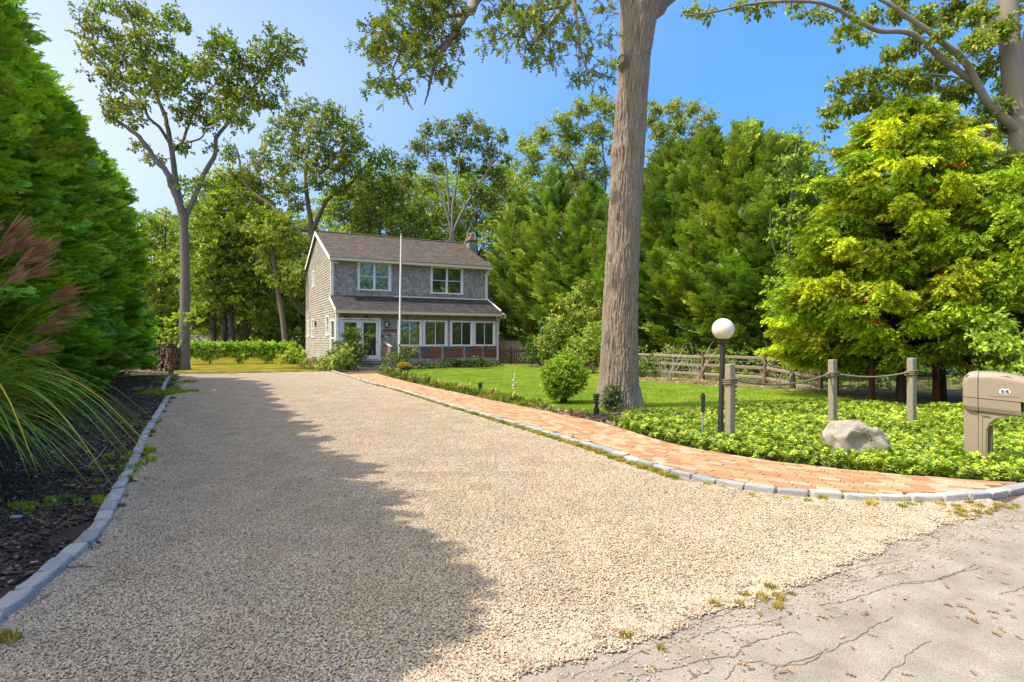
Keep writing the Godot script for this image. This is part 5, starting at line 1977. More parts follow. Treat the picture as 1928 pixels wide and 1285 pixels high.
	var high := [1080, -260, 60, 1000, -230, 55, 1150, -380, 70, 1240, -420, 70, 1330, -400, 65, 1400, -310, 60, 1060, -400, 60, 1330, -260, 50, 1180, -500, 70, 1300, -520, 60]
	var centres := []
	for q in [[left, -2.4, 0.7], [mid, -1.5, 0.7], [high, 0.0, 1.5]]:
		for i in range(0, q[0].size(), 3):
			var d: float = D + q[1] + R.randf_range(-1, 1) * q[2]
			centres.append([at(q[0][i], q[0][i + 1], d) - base, q[0][i + 2] * d / FOCAL])
	var tw := Shape.new()
	tw.col = bark * 0.8
	centres.sort_custom(func(a, b): return near_sample(samples, a[0])[1] < near_sample(samples, b[0])[1])
	for c in centres:
		var near := near_sample(samples, c[0])
		var a: Vector3 = near[0][0]
		var e: Vector3 = c[0]
		var r0: float = minf(near[0][1] * 0.7, 0.006 + 0.014 * near[1])
		var ln := curve3([a, a.lerp(e, 0.5) + any_dir() * 0.1 * near[1], e], 4)
		tw.tube(ln, taper(ln.size(), r0, 0.005), 5, false)
		for k in ln.size():
			if k > 2:
				samples.append([ln[k], lerpf(r0, 0.006, k / 8.0)])
		for k in 5:
			var d2 := any_dir() * float(c[1]) * 0.9
			tw.tube(PackedVector3Array([e, e + d2 * 0.5 + any_dir() * 0.03, e + d2]), PackedFloat32Array([0.006, 0.004, 0.002]), 3, false)
	part("branches", tw, M.bark, t).set_meta("kind", "stuff")
	var k := [Copies.new(), Copies.new(), Copies.new()]
	fill_clumps(k, centres, 330.0, [Color(0.14, 0.155, 0.03), Color(0.115, 0.135, 0.03), Color(0.18, 0.18, 0.035), Color(0.095, 0.115, 0.028)], 0.85, 0.85)
	for i in 3:
		many("crown", K.sprig_near[i], M.oak_leaf, k[i], t)
	# ivy and small growth at the foot
	shrub("ivy_sprout", "small dark leafy sprout against the foot of the big trunk", "plant", on(1150, 776), [[Vector3(0.02, 0.28, 0.0), 0.16], [Vector3(-0.02, 0.12, 0.05), 0.15], [Vector3(0.05, 0.42, -0.02), 0.1]], 1500.0, [Color(0.06, 0.08, 0.04), Color(0.09, 0.11, 0.05)], {"scale": 0.8})


func build_far_right_oak() -> void:
	oak("grey_oak", "pale grey oak behind the cedar arching limbs over the sky", "tree", "", at(1935, 700, 19.0) * Vector3(1, 0, 1), 19.0, [
		[0.36, 0.26, [1935, 705, 1930, 560, 1926, 400, 1920, 240, 1905, 120, 1898, 0, 1900, -140]],
		[0.17, 0.03, [1922, 250, 1897, 229, 1851, 179, 1818, 118, 1761, 68, 1707, 29, 1661, 0, 1600, -30], -1.0],
		[0.11, 0.02, [1840, 170, 1826, 150, 1779, 115, 1718, 64, 1654, 57, 1604, 32, 1564, 11, 1511, 2, 1421, 7, 1332, 25, 1289, 29], -2.5],
		[0.20, 0.06, [1924, 180, 1935, 80, 1945, 0, 1960, -120], 1.0],
		[0.07, 0.02, [1893, 48, 1860, 25, 1840, -10], 0.5],
		[0.06, 0.02, [1870, 262, 1820, 225, 1770, 205, 1700, 195, 1650, 190], 0.5],
		[0.05, 0.02, [1826, 150, 1780, 142, 1720, 140, 1680, 150], 1.0]],
		[1300, 20, 11, 1330, 28, 9, 1390, 14, 11, 1420, 20, 11, 1455, 6, 11, 1500, 10, 10, 1520, 22, 10, 1550, 30, 11, 1590, 12, 12, 1600, 55, 14, 1582, 80, 8, 1640, 30, 16, 1625, 72, 12, 1690, 25, 18, 1735, 38, 22, 1790, 30, 24, 1840, 30, 24, 1880, 60, 24, 1715, 88, 20, 1770, 120, 24, 1685, 108, 15, 1660, 148, 22, 1700, 150, 24, 1740, 160, 26, 1800, 180, 28, 1850, 130, 24, 1840, 80, 24, 1610, 150, 18, 1580, 168, 14, 1640, 190, 21, 1690, 200, 23, 1600, 200, 18, 1570, 212, 14, 1870, 210, 24, 1820, 240, 24, 1760, 220, 24, 1905, 160, 24, 1860, 280, 20, 1910, 300, 24, 1900, 20, 22, 1770, 70, 14, 1800, -20, 26, 1700, -20, 22, 1560, 240, 12, 1900, 350, 18, 1880, 250, 22, 1790, 270, 20, 1730, 245, 20, 1650, 235, 16],
		{"tints": [Color(0.17, 0.19, 0.04), Color(0.20, 0.21, 0.045), Color(0.13, 0.16, 0.035), Color(0.24, 0.22, 0.05)], "per": 290.0, "spread": 1.2, "scale": 0.9, "bark": Color(0.36, 0.33, 0.29)})


# ---------------------------------------------------------------- conifers
# sprays along rising boughs of a cone
func conifer(called: String, label: String, base: Vector3, h: float, wide: float, boughs: int, opt: Dictionary) -> Node3D:
	var t := thing(called, label, opt.get("category", "tree"), base, 0.0, opt.get("group", ""))
	var meshes: Array = opt.get("meshes", K.frond)
	var tints: Array = opt.tints
	var rise: float = opt.get("rise", 0.45)
	var size: float = opt.get("size", 0.8)
	var low: float = opt.get("low", 0.4)
	var s := Shape.new()
	s.col = opt.get("bark", Color(0.14, 0.10, 0.075))
	s.tube(curve3([Vector3(0, -0.1, 0), Vector3(0.05, h * 0.5, 0.05), Vector3(0, h * 0.97, 0)], 5), taper(11, opt.get("r", 0.14), 0.02), 9)
	part("trunk", s, M.bark, t)
	var br := Shape.new()
	br.col = opt.get("bark", Color(0.14, 0.10, 0.075))
	var k := []
	for i in meshes.size():
		k.append(Copies.new())
	for i in boughs:
		var f := (i + R.randf()) / boughs
		f = 1.0 - pow(1.0 - f, opt.get("crowd", 1.15))
		var y := lerpf(low, h * 0.96, f)
		var prof := pow(1.0 - f, opt.get("shape", 0.75)) * minf(1.0, 0.55 + f * 3.0)
		var a := i * 2.39996 + R.randf_range(-0.3, 0.3)
		var reach := wide * maxf(prof, 0.07) * R.randf_range(0.5, 1.0 + float(opt.get("rag", 0.18)))
		var d := Vector3(cos(a), 0, sin(a))
		var up := rise * (0.7 + 0.9 * f)
		var from := Vector3(0, y - reach * up * 0.5, 0)
		from.y = maxf(from.y, 0.15)
		var to := d * reach + Vector3(0, y + reach * up * 0.5, 0)
		var midp := from.lerp(to, 0.55) + Vector3(0, -0.08 * reach, 0)
		br.tube(PackedVector3Array([from, midp, to]), PackedFloat32Array([0.02 + 0.008 * reach, 0.012, 0.005]), 4, false)
		var n: int = int(opt.get("sprays", 9.0) * (0.5 + prof))
		var tone := R.randf_range(0.65, 1.3)
		var tint: Color = tints[R.randi() % tints.size()]
		for j in n:
			var q := lerpf(0.25, 1.0, sqrt((j + R.randf()) / n))
			var o := from.lerp(midp, q * 2.0) if q < 0.5 else midp.lerp(to, q * 2.0 - 1.0)
			o += any_dir() * 0.09 * (0.4 + reach * 0.5)
			var side := d.cross(Vector3.UP) * R.randf_range(-0.65, 0.65)
			var dir := (d * 0.8 + side + Vector3(0, up * R.randf_range(0.3, 1.6) - opt.get("droop", 0.0), 0)).normalized()
			k[R.randi() % k.size()].put(along_x(dir, (Vector3.UP + any_dir() * 0.5).normalized(), size * R.randf_range(0.65, 1.15) * (0.75 + 0.4 * prof)), o, tint * tone * R.randf_range(0.85, 1.15))
	for e in opt.get("spires", 0):
		var a := R.randf() * TAU
		var foot := Vector3(cos(a), 0, sin(a)) * wide * R.randf_range(0.15, 0.4)
		var top := h * R.randf_range(0.84, 0.99)
		for j in 40:
			var q := R.randf()
			var rr := 0.5 * q + 0.05
			var b := R.randf() * TAU
			k[j % k.size()].put(along_x(Vector3(cos(b), 1.2, sin(b)).normalized(), any_dir(), size * R.randf_range(0.6, 1.0)), foot + Vector3(cos(b) * rr * 0.5, top - q * 1.8, sin(b) * rr * 0.5), tints[j % tints.size()])
	# the leader
	for i in 14:
		k[0].put(along_x((Vector3.UP * 1.6 + any_dir() * 0.7).normalized(), any_dir(), size * 0.6), Vector3(0, h * 0.97 - i * 0.06, 0), tints[0])
	part("boughs", br, M.bark, t).set_meta("kind", "stuff")
	for i in meshes.size():
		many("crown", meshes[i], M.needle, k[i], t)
	return t


func build_conifers() -> void:
	var ley := [Color(0.075, 0.125, 0.035), Color(0.10, 0.15, 0.04), Color(0.055, 0.10, 0.033), Color(0.13, 0.17, 0.048)]
	var spots := [
		[985, 41.0, 11.5, 3.4, "slim leyland cypress nearest the chimney"], [1045, 37.0, 12.0, 3.4, "broad leyland cypress behind the picket fence"], [1112, 33.5, 10.4, 3.1, "leyland cypress just left of the big trunk"], [1190, 30.5, 9.4, 3.2, "leyland cypress hidden behind the big trunk"],
		[1262, 28.0, 10.9, 3.0, "dark leyland cypress just past the big trunk"], [1335, 25.5, 10.6, 2.8, "leyland cypress behind the globe lamp"], [1408, 23.0, 9.9, 2.6, "leyland cypress over the split-rail fence, tallest tip"], [1478, 21.5, 8.8, 2.5, "ragged leyland cypress behind the yellow-leaved sapling"]]
	for q in spots:
		var b := at(q[0], 690, q[1]) * Vector3(1, 0, 1)
		var cool := R.randf_range(0.7, 1.15)
		var own := []
		for c: Color in ley:
			own.append(Color(c.r * cool, c.g * lerpf(cool, 1.0, 0.3), c.b * 1.1))
		conifer("leyland_cypress", q[4], b, q[2], q[3], 165, {"tints": own, "group": "leyland cypresses along the lot line", "size": 0.72, "sprays": 24.0, "rise": 0.85, "low": 0.45, "shape": 0.74, "rag": 0.38, "spires": 2})
	# a second, deeper row closes the gaps
	for q in [[1150, 40.0, 8.5, 3.2, "cypress of the rear row behind the big trunk"], [1300, 34.0, 8.0, 3.2, "cypress of the rear row behind the lamp"], [1450, 29.0, 7.5, 3.0, "cypress of the rear row behind the sapling"], [1600, 25.0, 7.0, 3.0, "cypress of the rear row behind the cedar"], [1760, 24.0, 7.0, 3.0, "cypress of the rear row hidden by the cedar's crown"], [1900, 23.0, 7.0, 3.0, "cypress of the rear row by the grey oak"]]:
		var b := at(q[0], 690, q[1]) * Vector3(1, 0, 1)
		conifer("leyland_cypress", q[4], b, q[2], q[3], 130, {"tints": ley, "group": "leyland cypresses along the lot line", "size": 1.2, "sprays": 11.0, "rise": 0.5, "low": 0.6})
	# bright cedar by the mailbox
	var ced := [Color(0.155, 0.215, 0.022), Color(0.20, 0.245, 0.025), Color(0.11, 0.175, 0.02), Color(0.23, 0.255, 0.028)]
	var cb := at(1700, 760, 13.2) * Vector3(1, 0, 1)
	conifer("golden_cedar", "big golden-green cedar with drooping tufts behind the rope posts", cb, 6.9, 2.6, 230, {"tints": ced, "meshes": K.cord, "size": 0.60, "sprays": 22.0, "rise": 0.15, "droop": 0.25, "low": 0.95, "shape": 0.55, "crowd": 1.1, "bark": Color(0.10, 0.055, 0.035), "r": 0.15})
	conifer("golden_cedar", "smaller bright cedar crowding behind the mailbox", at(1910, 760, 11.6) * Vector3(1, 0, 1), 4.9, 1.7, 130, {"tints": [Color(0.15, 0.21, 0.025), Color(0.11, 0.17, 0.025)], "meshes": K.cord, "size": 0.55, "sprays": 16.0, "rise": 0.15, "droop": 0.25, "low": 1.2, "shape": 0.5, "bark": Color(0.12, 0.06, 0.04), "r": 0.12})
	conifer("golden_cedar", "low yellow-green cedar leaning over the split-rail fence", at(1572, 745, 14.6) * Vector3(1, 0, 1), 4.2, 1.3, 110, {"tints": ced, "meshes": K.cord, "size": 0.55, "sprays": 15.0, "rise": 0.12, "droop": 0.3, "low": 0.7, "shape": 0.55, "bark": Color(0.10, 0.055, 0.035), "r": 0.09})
	# bare stems under the cedar
	var st := thing("cedar_stems", "cluster of dark reddish bare stems beneath the golden cedar", "tree trunks", cb)
	for q in [[-0.9, 0.3], [0.5, 0.35], [0.85, 0.1], [1.15, 0.5], [1.6, 0.3], [-0.35, 0.5]]:
		var s := Shape.new()
		s.col = Color(0.10, 0.06, 0.04) if R.randf() < 0.6 else Color(0.20, 0.09, 0.045)
		s.tube(curve3([Vector3(q[0], -0.05, q[1]), Vector3(q[0] * 0.95, 0.9, q[1]), Vector3(q[0] * 0.7, 2.2, q[1] * 0.6)], 3), taper(7, 0.075, 0.04), 8)
		part("stem", s, M.bark, st)
	for i in 26:
		var s := Shape.new()
		s.col = Color(0.11, 0.075, 0.05)
		var a := R.randf() * TAU
		var o := Vector3(R.randf_range(-1, 1.6), R.randf_range(0.5, 1.5), R.randf_range(0, 0.5))
		s.tube(PackedVector3Array([o, o + Vector3(cos(a) * 0.5, R.randf_range(-0.15, 0.1), sin(a) * 0.4), o + Vector3(cos(a) * 1.1, R.randf_range(-0.5, 0.1), sin(a) * 0.9)]), PackedFloat32Array([0.014, 0.009, 0.003]), 4, false)
		part("dead_branch", s, M.bark, st)
	# rusty dead sprays in the cedar
	var ru := [Copies.new()]
	for i in 60:
		var a := R.randf() * PI
		var y := R.randf_range(1.6, 5.4)
		var rr := 2.4 * (1.0 - y / 8.5)
		ru[0].put(along_x(Vector3(cos(a), -0.2, sin(a)).normalized(), Vector3.UP, R.randf_range(0.25, 0.45)), Vector3(cos(a) * rr, y, sin(a) * rr), Color(0.22, 0.075, 0.02) * R.randf_range(0.7, 1.2))
	many("dead_sprays", K.cord[0], M.needle, ru[0], st)
	# yellow-leaved sapling between cypress and cedar
	oak("sapling", "yellow-green broad-leaved sapling between the cypresses and golden cedar", "tree", "", at(1490, 720, 16.5) * Vector3(1, 0, 1), 16.5, [
		[0.07, 0.02, [1492, 735, 1490, 620, 1485, 500, 1490, 380, 1500, 270]],
		[0.03, 0.01, [1488, 520, 1530, 440, 1550, 380]],
		[0.03, 0.01, [1487, 540, 1455, 460, 1450, 400]]],
		[1480, 262, 16, 1510, 250, 16, 1540, 275, 16, 1470, 300, 20, 1505, 300, 22, 1545, 310, 18, 1470, 345, 24, 1510, 350, 26, 1555, 350, 20, 1480, 400, 26, 1520, 405, 24, 1460, 440, 22, 1500, 450, 26, 1540, 440, 20, 1475, 490, 24, 1510, 500, 22, 1465, 540, 22, 1495, 545, 20, 1440, 580, 20, 1475, 590, 20],
		{"tints": [Color(0.22, 0.27, 0.025), Color(0.17, 0.22, 0.03), Color(0.25, 0.28, 0.05), Color(0.11, 0.16, 0.03)], "per": 85.0, "spread": 0.7, "scale": 0.75, "bark": Color(0.2, 0.17, 0.13)})
	# broad-leaved shrubs under the cypresses
	shrub("bank_shrub", "pale yellow-green shrub between cypress and picket fence", "shrub", at(1085, 690, 27.0) * Vector3(1, 0, 1), [[Vector3(0.2, 2.5, 0), 0.75], [Vector3(1.1, 2.9, 0), 0.6], [Vector3(-0.9, 1.9, 0.3), 0.7], [Vector3(0.5, 1.4, 0.5), 0.7], [Vector3(1.4, 1.5, 0.4), 0.75], [Vector3(-0.5, 3.2, -0.2), 0.5], [Vector3(-1.5, 1.1, 0.2), 0.6], [Vector3(1.8, 2.2, 0), 0.5], [Vector3(0.4, 3.9, -0.3), 0.4], [Vector3(-0.2, 0.8, 0.4), 0.6]], 75.0, [Color(0.19, 0.22, 0.04), Color(0.15, 0.19, 0.04), Color(0.25, 0.22, 0.06)], {"sprigs": K.sprig, "scale": 0.8, "shell": 0.6})
	shrub("bank_shrub", "dark green shrub in shade beside the picket fence", "shrub", at(1030, 690, 29.5) * Vector3(1, 0, 1), [[Vector3(0, 1.3, 0), 0.9], [Vector3(-0.6, 0.7, 0.2), 0.7], [Vector3(0.7, 0.6, 0.2), 0.7], [Vector3(0.3, 2.0, 0), 0.8]], 95.0, [Color(0.06, 0.095, 0.03), Color(0.08, 0.11, 0.03)], {"sprigs": K.sprig, "scale": 0.8, "shell": 0.4})
	shrub("bank_shrub", "yellow-green shrub showing just left of the big trunk", "shrub", at(1120, 690, 23.5) * Vector3(1, 0, 1), [[Vector3(0, 1.5, 0), 0.7], [Vector3(0.2, 0.8, 0.2), 0.6], [Vector3(-0.5, 1.0, 0), 0.6]], 110.0, [Color(0.16, 0.20, 0.04), Color(0.20, 0.22, 0.05)], {"sprigs": K.sprig, "scale": 0.7, "shell": 0.4})
	shrub("bank_shrub", "leafy low shrub behind the big trunk at the lawn's edge", "shrub", at(1215, 700, 22.0) * Vector3(1, 0, 1), [[Vector3(0, 0.4, 0), 0.5], [Vector3(-0.4, 0.3, 0), 0.4]], 180.0, [Color(0.07, 0.10, 0.03), Color(0.10, 0.13, 0.035)], {"sprigs": K.sprig, "scale": 0.6})
	shrub("bank_shrub", "pale leafy shrub at the cedar's foot beside the mailbox", "shrub", at(1915, 700, 9.6) * Vector3(1, 0, 1), [[Vector3(0, 1.0, 0), 0.45], [Vector3(0.3, 0.6, 0), 0.45], [Vector3(-0.25, 1.45, -0.1), 0.35]], 200.0, [Color(0.24, 0.29, 0.06), Color(0.19, 0.25, 0.05)], {"sprigs": K.sprig, "scale": 0.55})


# the clipped evergreen hedge along the drive: a row of trees grown into one wall
func build_hedge() -> void:
	var lot := Vector3(-0.462, 0, -0.887)
	var right := Vector3(0.887, 0, -0.462)
	var a := Vector3(-3.85, 0, -2.6) - right * 1.05
	var tints := [Color(0.072, 0.15, 0.022), Color(0.092, 0.175, 0.024), Color(0.056, 0.125, 0.022), Color(0.118, 0.20, 0.028)]
	var names := ["hedge arborvitae nearest the road, mostly out of view", "hedge arborvitae close behind the plumed grass's road side", "hedge arborvitae directly behind the plumed grass", "hedge arborvitae just past the plumed grass", "hedge arborvitae second past the plumed grass", "hedge arborvitae third past the plumed grass", "hedge arborvitae halfway along the mulch bed", "hedge arborvitae just beyond the middle of the bed", "hedge arborvitae where the curb bends straight", "hedge arborvitae near the bed's narrow end", "hedge arborvitae third before the woodpile", "hedge arborvitae second before the woodpile", "hedge arborvitae last and lowest of the tall row", "pale young arborvitae at the woodpile"]
	for i in 14:
		var o := a + lot * (i * 1.6)
		var tall := 6.5 + R.randf_range(-0.2, 0.25) - (0.0 if i < 12 else (0.8 if i == 12 else 3.6))
		var t := thing("arborvitae", names[i], "hedge tree", o, 0.0, "hedge along the driveway")
		var s := Shape.new()
		s.col = Color(0.12, 0.08, 0.055)
		s.tube(PackedVector3Array([Vector3(0, -0.1, 0), Vector3(0, tall * 0.5, 0), Vector3(0, tall * 0.94, 0)]), PackedFloat32Array([0.11, 0.07, 0.015]), 8)
		part("trunk", s, M.bark, t)
		var br := Shape.new()
		br.col = Color(0.13, 0.085, 0.06)
		var k := [Copies.new(), Copies.new(), Copies.new()]
		var n := 5600 if i < 5 else (3600 if i < 9 else 2000)
		var sz := 0.31 if i < 5 else (0.4 if i < 9 else 0.55)
		for j in n / 12:
			var y := lerpf(0.3, tall, pow(R.randf(), 0.85))
			# wide body, narrowing to the top; boughs sit in uneven layers
			var q := y / tall
			var ang := R.randf() * TAU
			var d := Vector3(cos(ang), 0, sin(ang))
			var body := 1.3 * pow(clampf(1.0 - pow(q, 5.0), 0.02, 1.0), 0.6) * (0.80 + 0.20 * minf(1.0, q * 5.0))
			var r := body + R.randf_range(-0.32, 0.16)
			var tone := R.randf_range(0.7, 1.3)
			var tint: Color = tints[R.randi() % 4] * tone * (1.3 if i > 11 else 1.0)
			var lift := R.randf_range(-0.1, 0.55) + q * 0.5
			for e in 12:
				var dir := (d * 0.9 + Vector3(0, lift + R.randf_range(-0.25, 0.25), 0) + Vector3(-d.z, 0, d.x) * R.randf_range(-0.85, 0.85)).normalized()
				var p := d * maxf(r, 0.03) + Vector3(0, y, 0) + any_dir() * Vector3(0.2, 0.10, 0.2)
				k[(j + e) % 3].put(along_x(dir, (Vector3.UP + d * 0.35 + any_dir() * 0.3).normalized(), sz * R.randf_range(0.55, 1.15)), p - dir * sz * 0.5, tint * R.randf_range(0.85, 1.15))
			if j % 3 == 0:
				br.tube(PackedVector3Array([Vector3(0, maxf(0.2, y - 0.5), 0), d * r * 0.6 + Vector3(0, y - 0.2, 0), d * r + Vector3(0, y, 0)]), PackedFloat32Array([0.018, 0.011, 0.004]), 4, false)
		part("boughs", br, M.bark, t).set_meta("kind", "stuff")
		for j in 3:
			many("crown", K.frond_fine[j], M.needle, k[j], t)
	# small maple sprout by the forked oak
	shrub("maple_sprout", "thin yellow-leaved sprout reaching across the forked oak's trunk", "shrub", on(322, 706), [[Vector3(0.3, 2.2, 0.3), 0.3], [Vector3(0.75, 2.35, 0.3), 0.28], [Vector3(1.2, 2.15, 0.3), 0.22], [Vector3(0.0, 1.5, 0), 0.35]], 130.0, [Color(0.30, 0.33, 0.04), Color(0.24, 0.28, 0.04)], {"scale": 1.5})
	build_plume_grass()


func build_plume_grass() -> void:
	var base := Vector3(-4.75, 0, -4.95)
	var t := thing("plumed_grass", "tall ornamental grass with reddish plumes before the hedge", "ornamental grass", base)
	var s := Shape.new()
	for i in 640:
		var a := R.randf() * TAU
		var d := Vector3(cos(a), 0, sin(a))
		var l := R.randf_range(0.8, 1.65)
		var out := R.randf_range(0.15, 0.95)
		var y := R.randf()
		s.col = (Color(0.10, 0.16, 0.03) if y < 0.55 else (Color(0.15, 0.21, 0.04) if y < 0.93 else Color(0.36, 0.27, 0.05))) * R.randf_range(0.8, 1.25)
		var p := curve3([d * 0.12 * R.randf(), d * l * out * 0.3 + Vector3(0, l * 0.62, 0), d * l * out * 0.75 + Vector3(0, l * (0.98 - 0.45 * out), 0), d * l * (out * 1.1 + 0.1) + Vector3(0, l * (1.05 - 1.0 * out), 0)], 4)
		var side := d.cross(Vector3.UP).normalized()
		var w := R.randf_range(0.007, 0.011)
		for j in p.size() - 1:
			var w0 := w * (1.0 - pow(float(j) / (p.size() - 1), 3.0))
			var w1 := w * (1.0 - pow(float(j + 1) / (p.size() - 1), 3.0))
			var drop := Vector3(0, -0.004, 0)
			s.tri(p[j] - side * w0, p[j] + drop, p[j + 1] + drop); s.tri(p[j] - side * w0, p[j + 1] + drop, p[j + 1] - side * w1)
			s.tri(p[j] + drop, p[j] + side * w0, p[j + 1] + side * w1); s.tri(p[j] + drop, p[j + 1] + side * w1, p[j + 1] + drop)
	part("blades", s, M.blade, t).set_meta("kind", "stuff")
	# plumes: where they end in the survey, each on its own stalk
	var tips := [28, 428, 4.9, 55, 450, 4.8, 92, 462, 4.8, 80, 505, 4.9, 142, 545, 4.75, 140, 580, 4.8, 100, 610, 4.9, 72, 655, 5.0, 60, 480, 5.1, 10, 470, 5.0, -30, 440, 5.0, -60, 400, 5.1, -90, 470, 4.9, 30, 520, 5.2]
	for i in range(0, tips.size(), 3):
		var tip := at(tips[i], tips[i + 1], tips[i + 2]) - base
		var flat := Vector3(tip.x, 0, tip.z)
		var l := curve3([flat * 0.05, flat * 0.25 + Vector3(0, tip.y * 0.55, 0), flat * 0.6 + Vector3(0, tip.y * 0.88, 0), tip], 5)
		var st := Shape.new()
		st.col = Color(0.22, 0.22, 0.06)
		st.tube(l, taper(l.size(), 0.0035, 0.002), 4, false)
		part("stalk", st, M.blade, t)
		var pl := Shape.new()
		var n := l.size()
		var from := l[n - 4]
		var axis := (l[n - 1] - from).normalized()
		for j in 60:
			var q := R.randf()
			var o := l[n - 4].lerp(l[n - 2], q * 0.7)
			var d := (axis * 1.5 + any_dir() * 0.55 + Vector3(0, -0.1, 0)).normalized()
			var ll := R.randf_range(0.12, 0.26)
			pl.col = Color(0.40, 0.19, 0.14).lerp(Color(0.55, 0.38, 0.28), R.randf()) * R.randf_range(0.7, 1.15)
			var pts := PackedVector3Array([o, o + d * ll * 0.5, o + d * ll + axis * 0.03 + Vector3(0, -0.02, 0)])
			pl.tube(pts, PackedFloat32Array([0.0022, 0.0042, 0.001]), 3, false)
		part("plume", pl, M.plume, t)


# ---------------------------------------------------------------- right side: ground cover, rope posts, lamp, boulder, mailbox, rail fence
func build_right_side() -> void:
	# evergreen ground cover
	groundcover = ground_line([1150, 806, 1180, 815, 1250, 838, 1350, 860, 1500, 883.5, 1700, 903.5, 1860, 916, 1990, 917, 2140, 905, 2240, 850, 2140, 790, 1928, 772, 1720, 778, 1640, 768, 1560, 762, 1440, 772, 1300, 785, 1200, 786])
	var bed := struct("groundcover_bed", sheet(groundcover, 0.01), M.soil)
	var k := [Copies.new(), Copies.new(), Copies.new()]
	var lo := groundcover[0]
	var hi := groundcover[0]
	for p in groundcover:
		lo = lo.min(p); hi = hi.max(p)
	var bumps := FastNoiseLite.new()
	bumps.frequency = 0.9
	var count := 0
	var inner: PackedVector2Array = Geometry2D.offset_polygon(groundcover, -0.04)[0]
	while count < 24000:
		var p := Vector2(R.randf_range(lo.x, hi.x), R.randf_range(lo.y, hi.y))
		if not Geometry2D.is_point_in_polygon(p, inner):
			continue
		# a thin brown patch behind the torch
		var thin := p.distance_to(Vector2(on(1310, 790).x, on(1310, 790).z))
		if thin < 0.8 and R.randf() < 0.75:
			continue
		count += 1
		var h := 0.115 + 0.05 * bumps.get_noise_2d(p.x, p.y) + R.randf_range(-0.09, 0.05)
		var tint := Color(0.19, 0.24, 0.03) if R.randf() < 0.55 else (Color(0.10, 0.155, 0.026) if R.randf() < 0.7 else Color(0.25, 0.275, 0.045))
		k[count % 3].put(any_basis(0.9, R.randf_range(0.8, 1.25)), Vector3(p.x, maxf(h, 0.04), p.y), tint * R.randf_range(0.7, 1.2) * (1.0 + 0.35 * bumps.get_noise_2d(p.x * 0.7 + 40.0, p.y * 0.7)))
	for i in 3:
		many("groundcover", K.whorl[i], M.ground_leaf, k[i], bed)

	# three rope posts
	var posts := [[1375, 7.4, 1.06, 0.092, "weathered rope post beside the globe lamp, stained with lichen"], [1568, 8.8, 1.07, 0.095, "middle rope post, standing behind the boulder"], [1717, 8.65, 1.10, 0.095, "rope post before the golden cedar's dark stems"]]
	var spots := []
	for q in posts:
		var b := at(q[0], 690, q[1]) * Vector3(1, 0, 1)
		spots.append(b)
		var t := thing("rope_post", q[4], "post", b, deg_to_rad(24.0), "rope posts in the ground cover")
		var s := Shape.new()
		s.col = Color(0.40, 0.355, 0.275)
		s.box(Vector3(0, q[2] * 0.5 - 0.05, 0), Vector3(q[3], q[2] + 0.1, q[3]), 0.008)
		part("post", s, M.wood, t)
		var rope := Shape.new()
		rope.col = Color(0.95, 0.9, 0.85)
		var h: float = q[3] * 0.5 + 0.012
		for turn in 3:
			var ring := PackedVector3Array()
			for i in 25:
				var a := TAU * i / 24.0
				var m := maxf(absf(cos(a)), absf(sin(a)))
				ring.append(Vector3(cos(a) / m * h, q[2] - 0.20 - turn * 0.024 + 0.012 * sin(a), sin(a) / m * h))
			rope.tube(ring, taper(25, 0.012, 0.012), 6, false)
		part("rope_coil", rope, M.rope, t)
		if q[0] == 1375:
			for i in 7:
				s = Shape.new()
				s.col = Color(0.22, 0.21, 0.17)
				s.lathe(Vector3(0.04 + R.randf_range(-0.01, 0.01), 0.5 + i * 0.055, 0.046), [Vector2(0, -0.02), Vector2(0.022, -0.008), Vector2(0.024, 0.01), Vector2(0, 0.02)], 7)
				part("lichen", s, M.bark, t)
	var ropes := [[0, 1, 0.10, "rope sagging from the lamp-side post to the middle post"], [1, 2, 0.06, "rope sagging from the middle post to the cedar-side post"]]
	for q in ropes:
		var a: Vector3 = spots[q[0]] + Vector3(0.06, posts[q[0]][2] - 0.21, 0.02)
		var b: Vector3 = spots[q[1]] + Vector3(-0.06, posts[q[1]][2] - 0.21, 0.02)
		var line := PackedVector3Array()
		for i in 17:
			var f := i / 16.0
			line.append(a.lerp(b, f) - Vector3(0, 4.0 * q[2] * f * (1.0 - f), 0) - a)
		var s := Shape.new()
		s.tube(line, taper(17, 0.013, 0.013), 7)
		var o := thing("rope", q[3], "rope", a, 0.0, "ropes between the posts")
		part("strand", s, M.rope, o)

	# globe lamp
	var lb := at(1356, 690, 7.65) * Vector3(1, 0, 1)
	var lamp := thing("globe_lamp", "dark lamp post with a frosted white globe by the rope post", "lamp post", lb)
	var s := Shape.new()
	s.lathe(Vector3.ZERO, [Vector2(0.001, -0.05), Vector2(0.036, -0.05), Vector2(0.036, 0.05), Vector2(0.034, 0.06), Vector2(0.033, 1.30), Vector2(0.045, 1.31), Vector2(0.045, 1.34), Vector2(0.0, 1.34)], 20)
	part("pole", s, M.black_metal, lamp).rotation.z = -0.028
	s = Shape.new()
	s.lathe(Vector3(0.038, 1.34, 0), [Vector2(0.001, -0.02), Vector2(0.05, -0.02), Vector2(0.07, 0.0), Vector2(0.072, 0.03), Vector2(0.06, 0.035), Vector2(0, 0.035)], 20)
	part("collar", s, M.black_metal, lamp)
	s = Shape.new()
	var prof := []
	for i in 25:
		var a := lerpf(-PI * 0.5 + 0.35, PI * 0.5, i / 24.0)
		prof.append(Vector2(maxf(cos(a) * 0.142, 0.00005), 1.505 + sin(a) * 0.142))
	s.lathe(Vector3(0.04, 0, 0), prof, 36)
	part("globe", s, M.globe, lamp)
	# torch light on a stake
	var tb := at(1322, 690, 7.6) * Vector3(1, 0, 1)
	var torch := thing("torch_light", "thin stake light with a black cylindrical head", "garden light", tb)
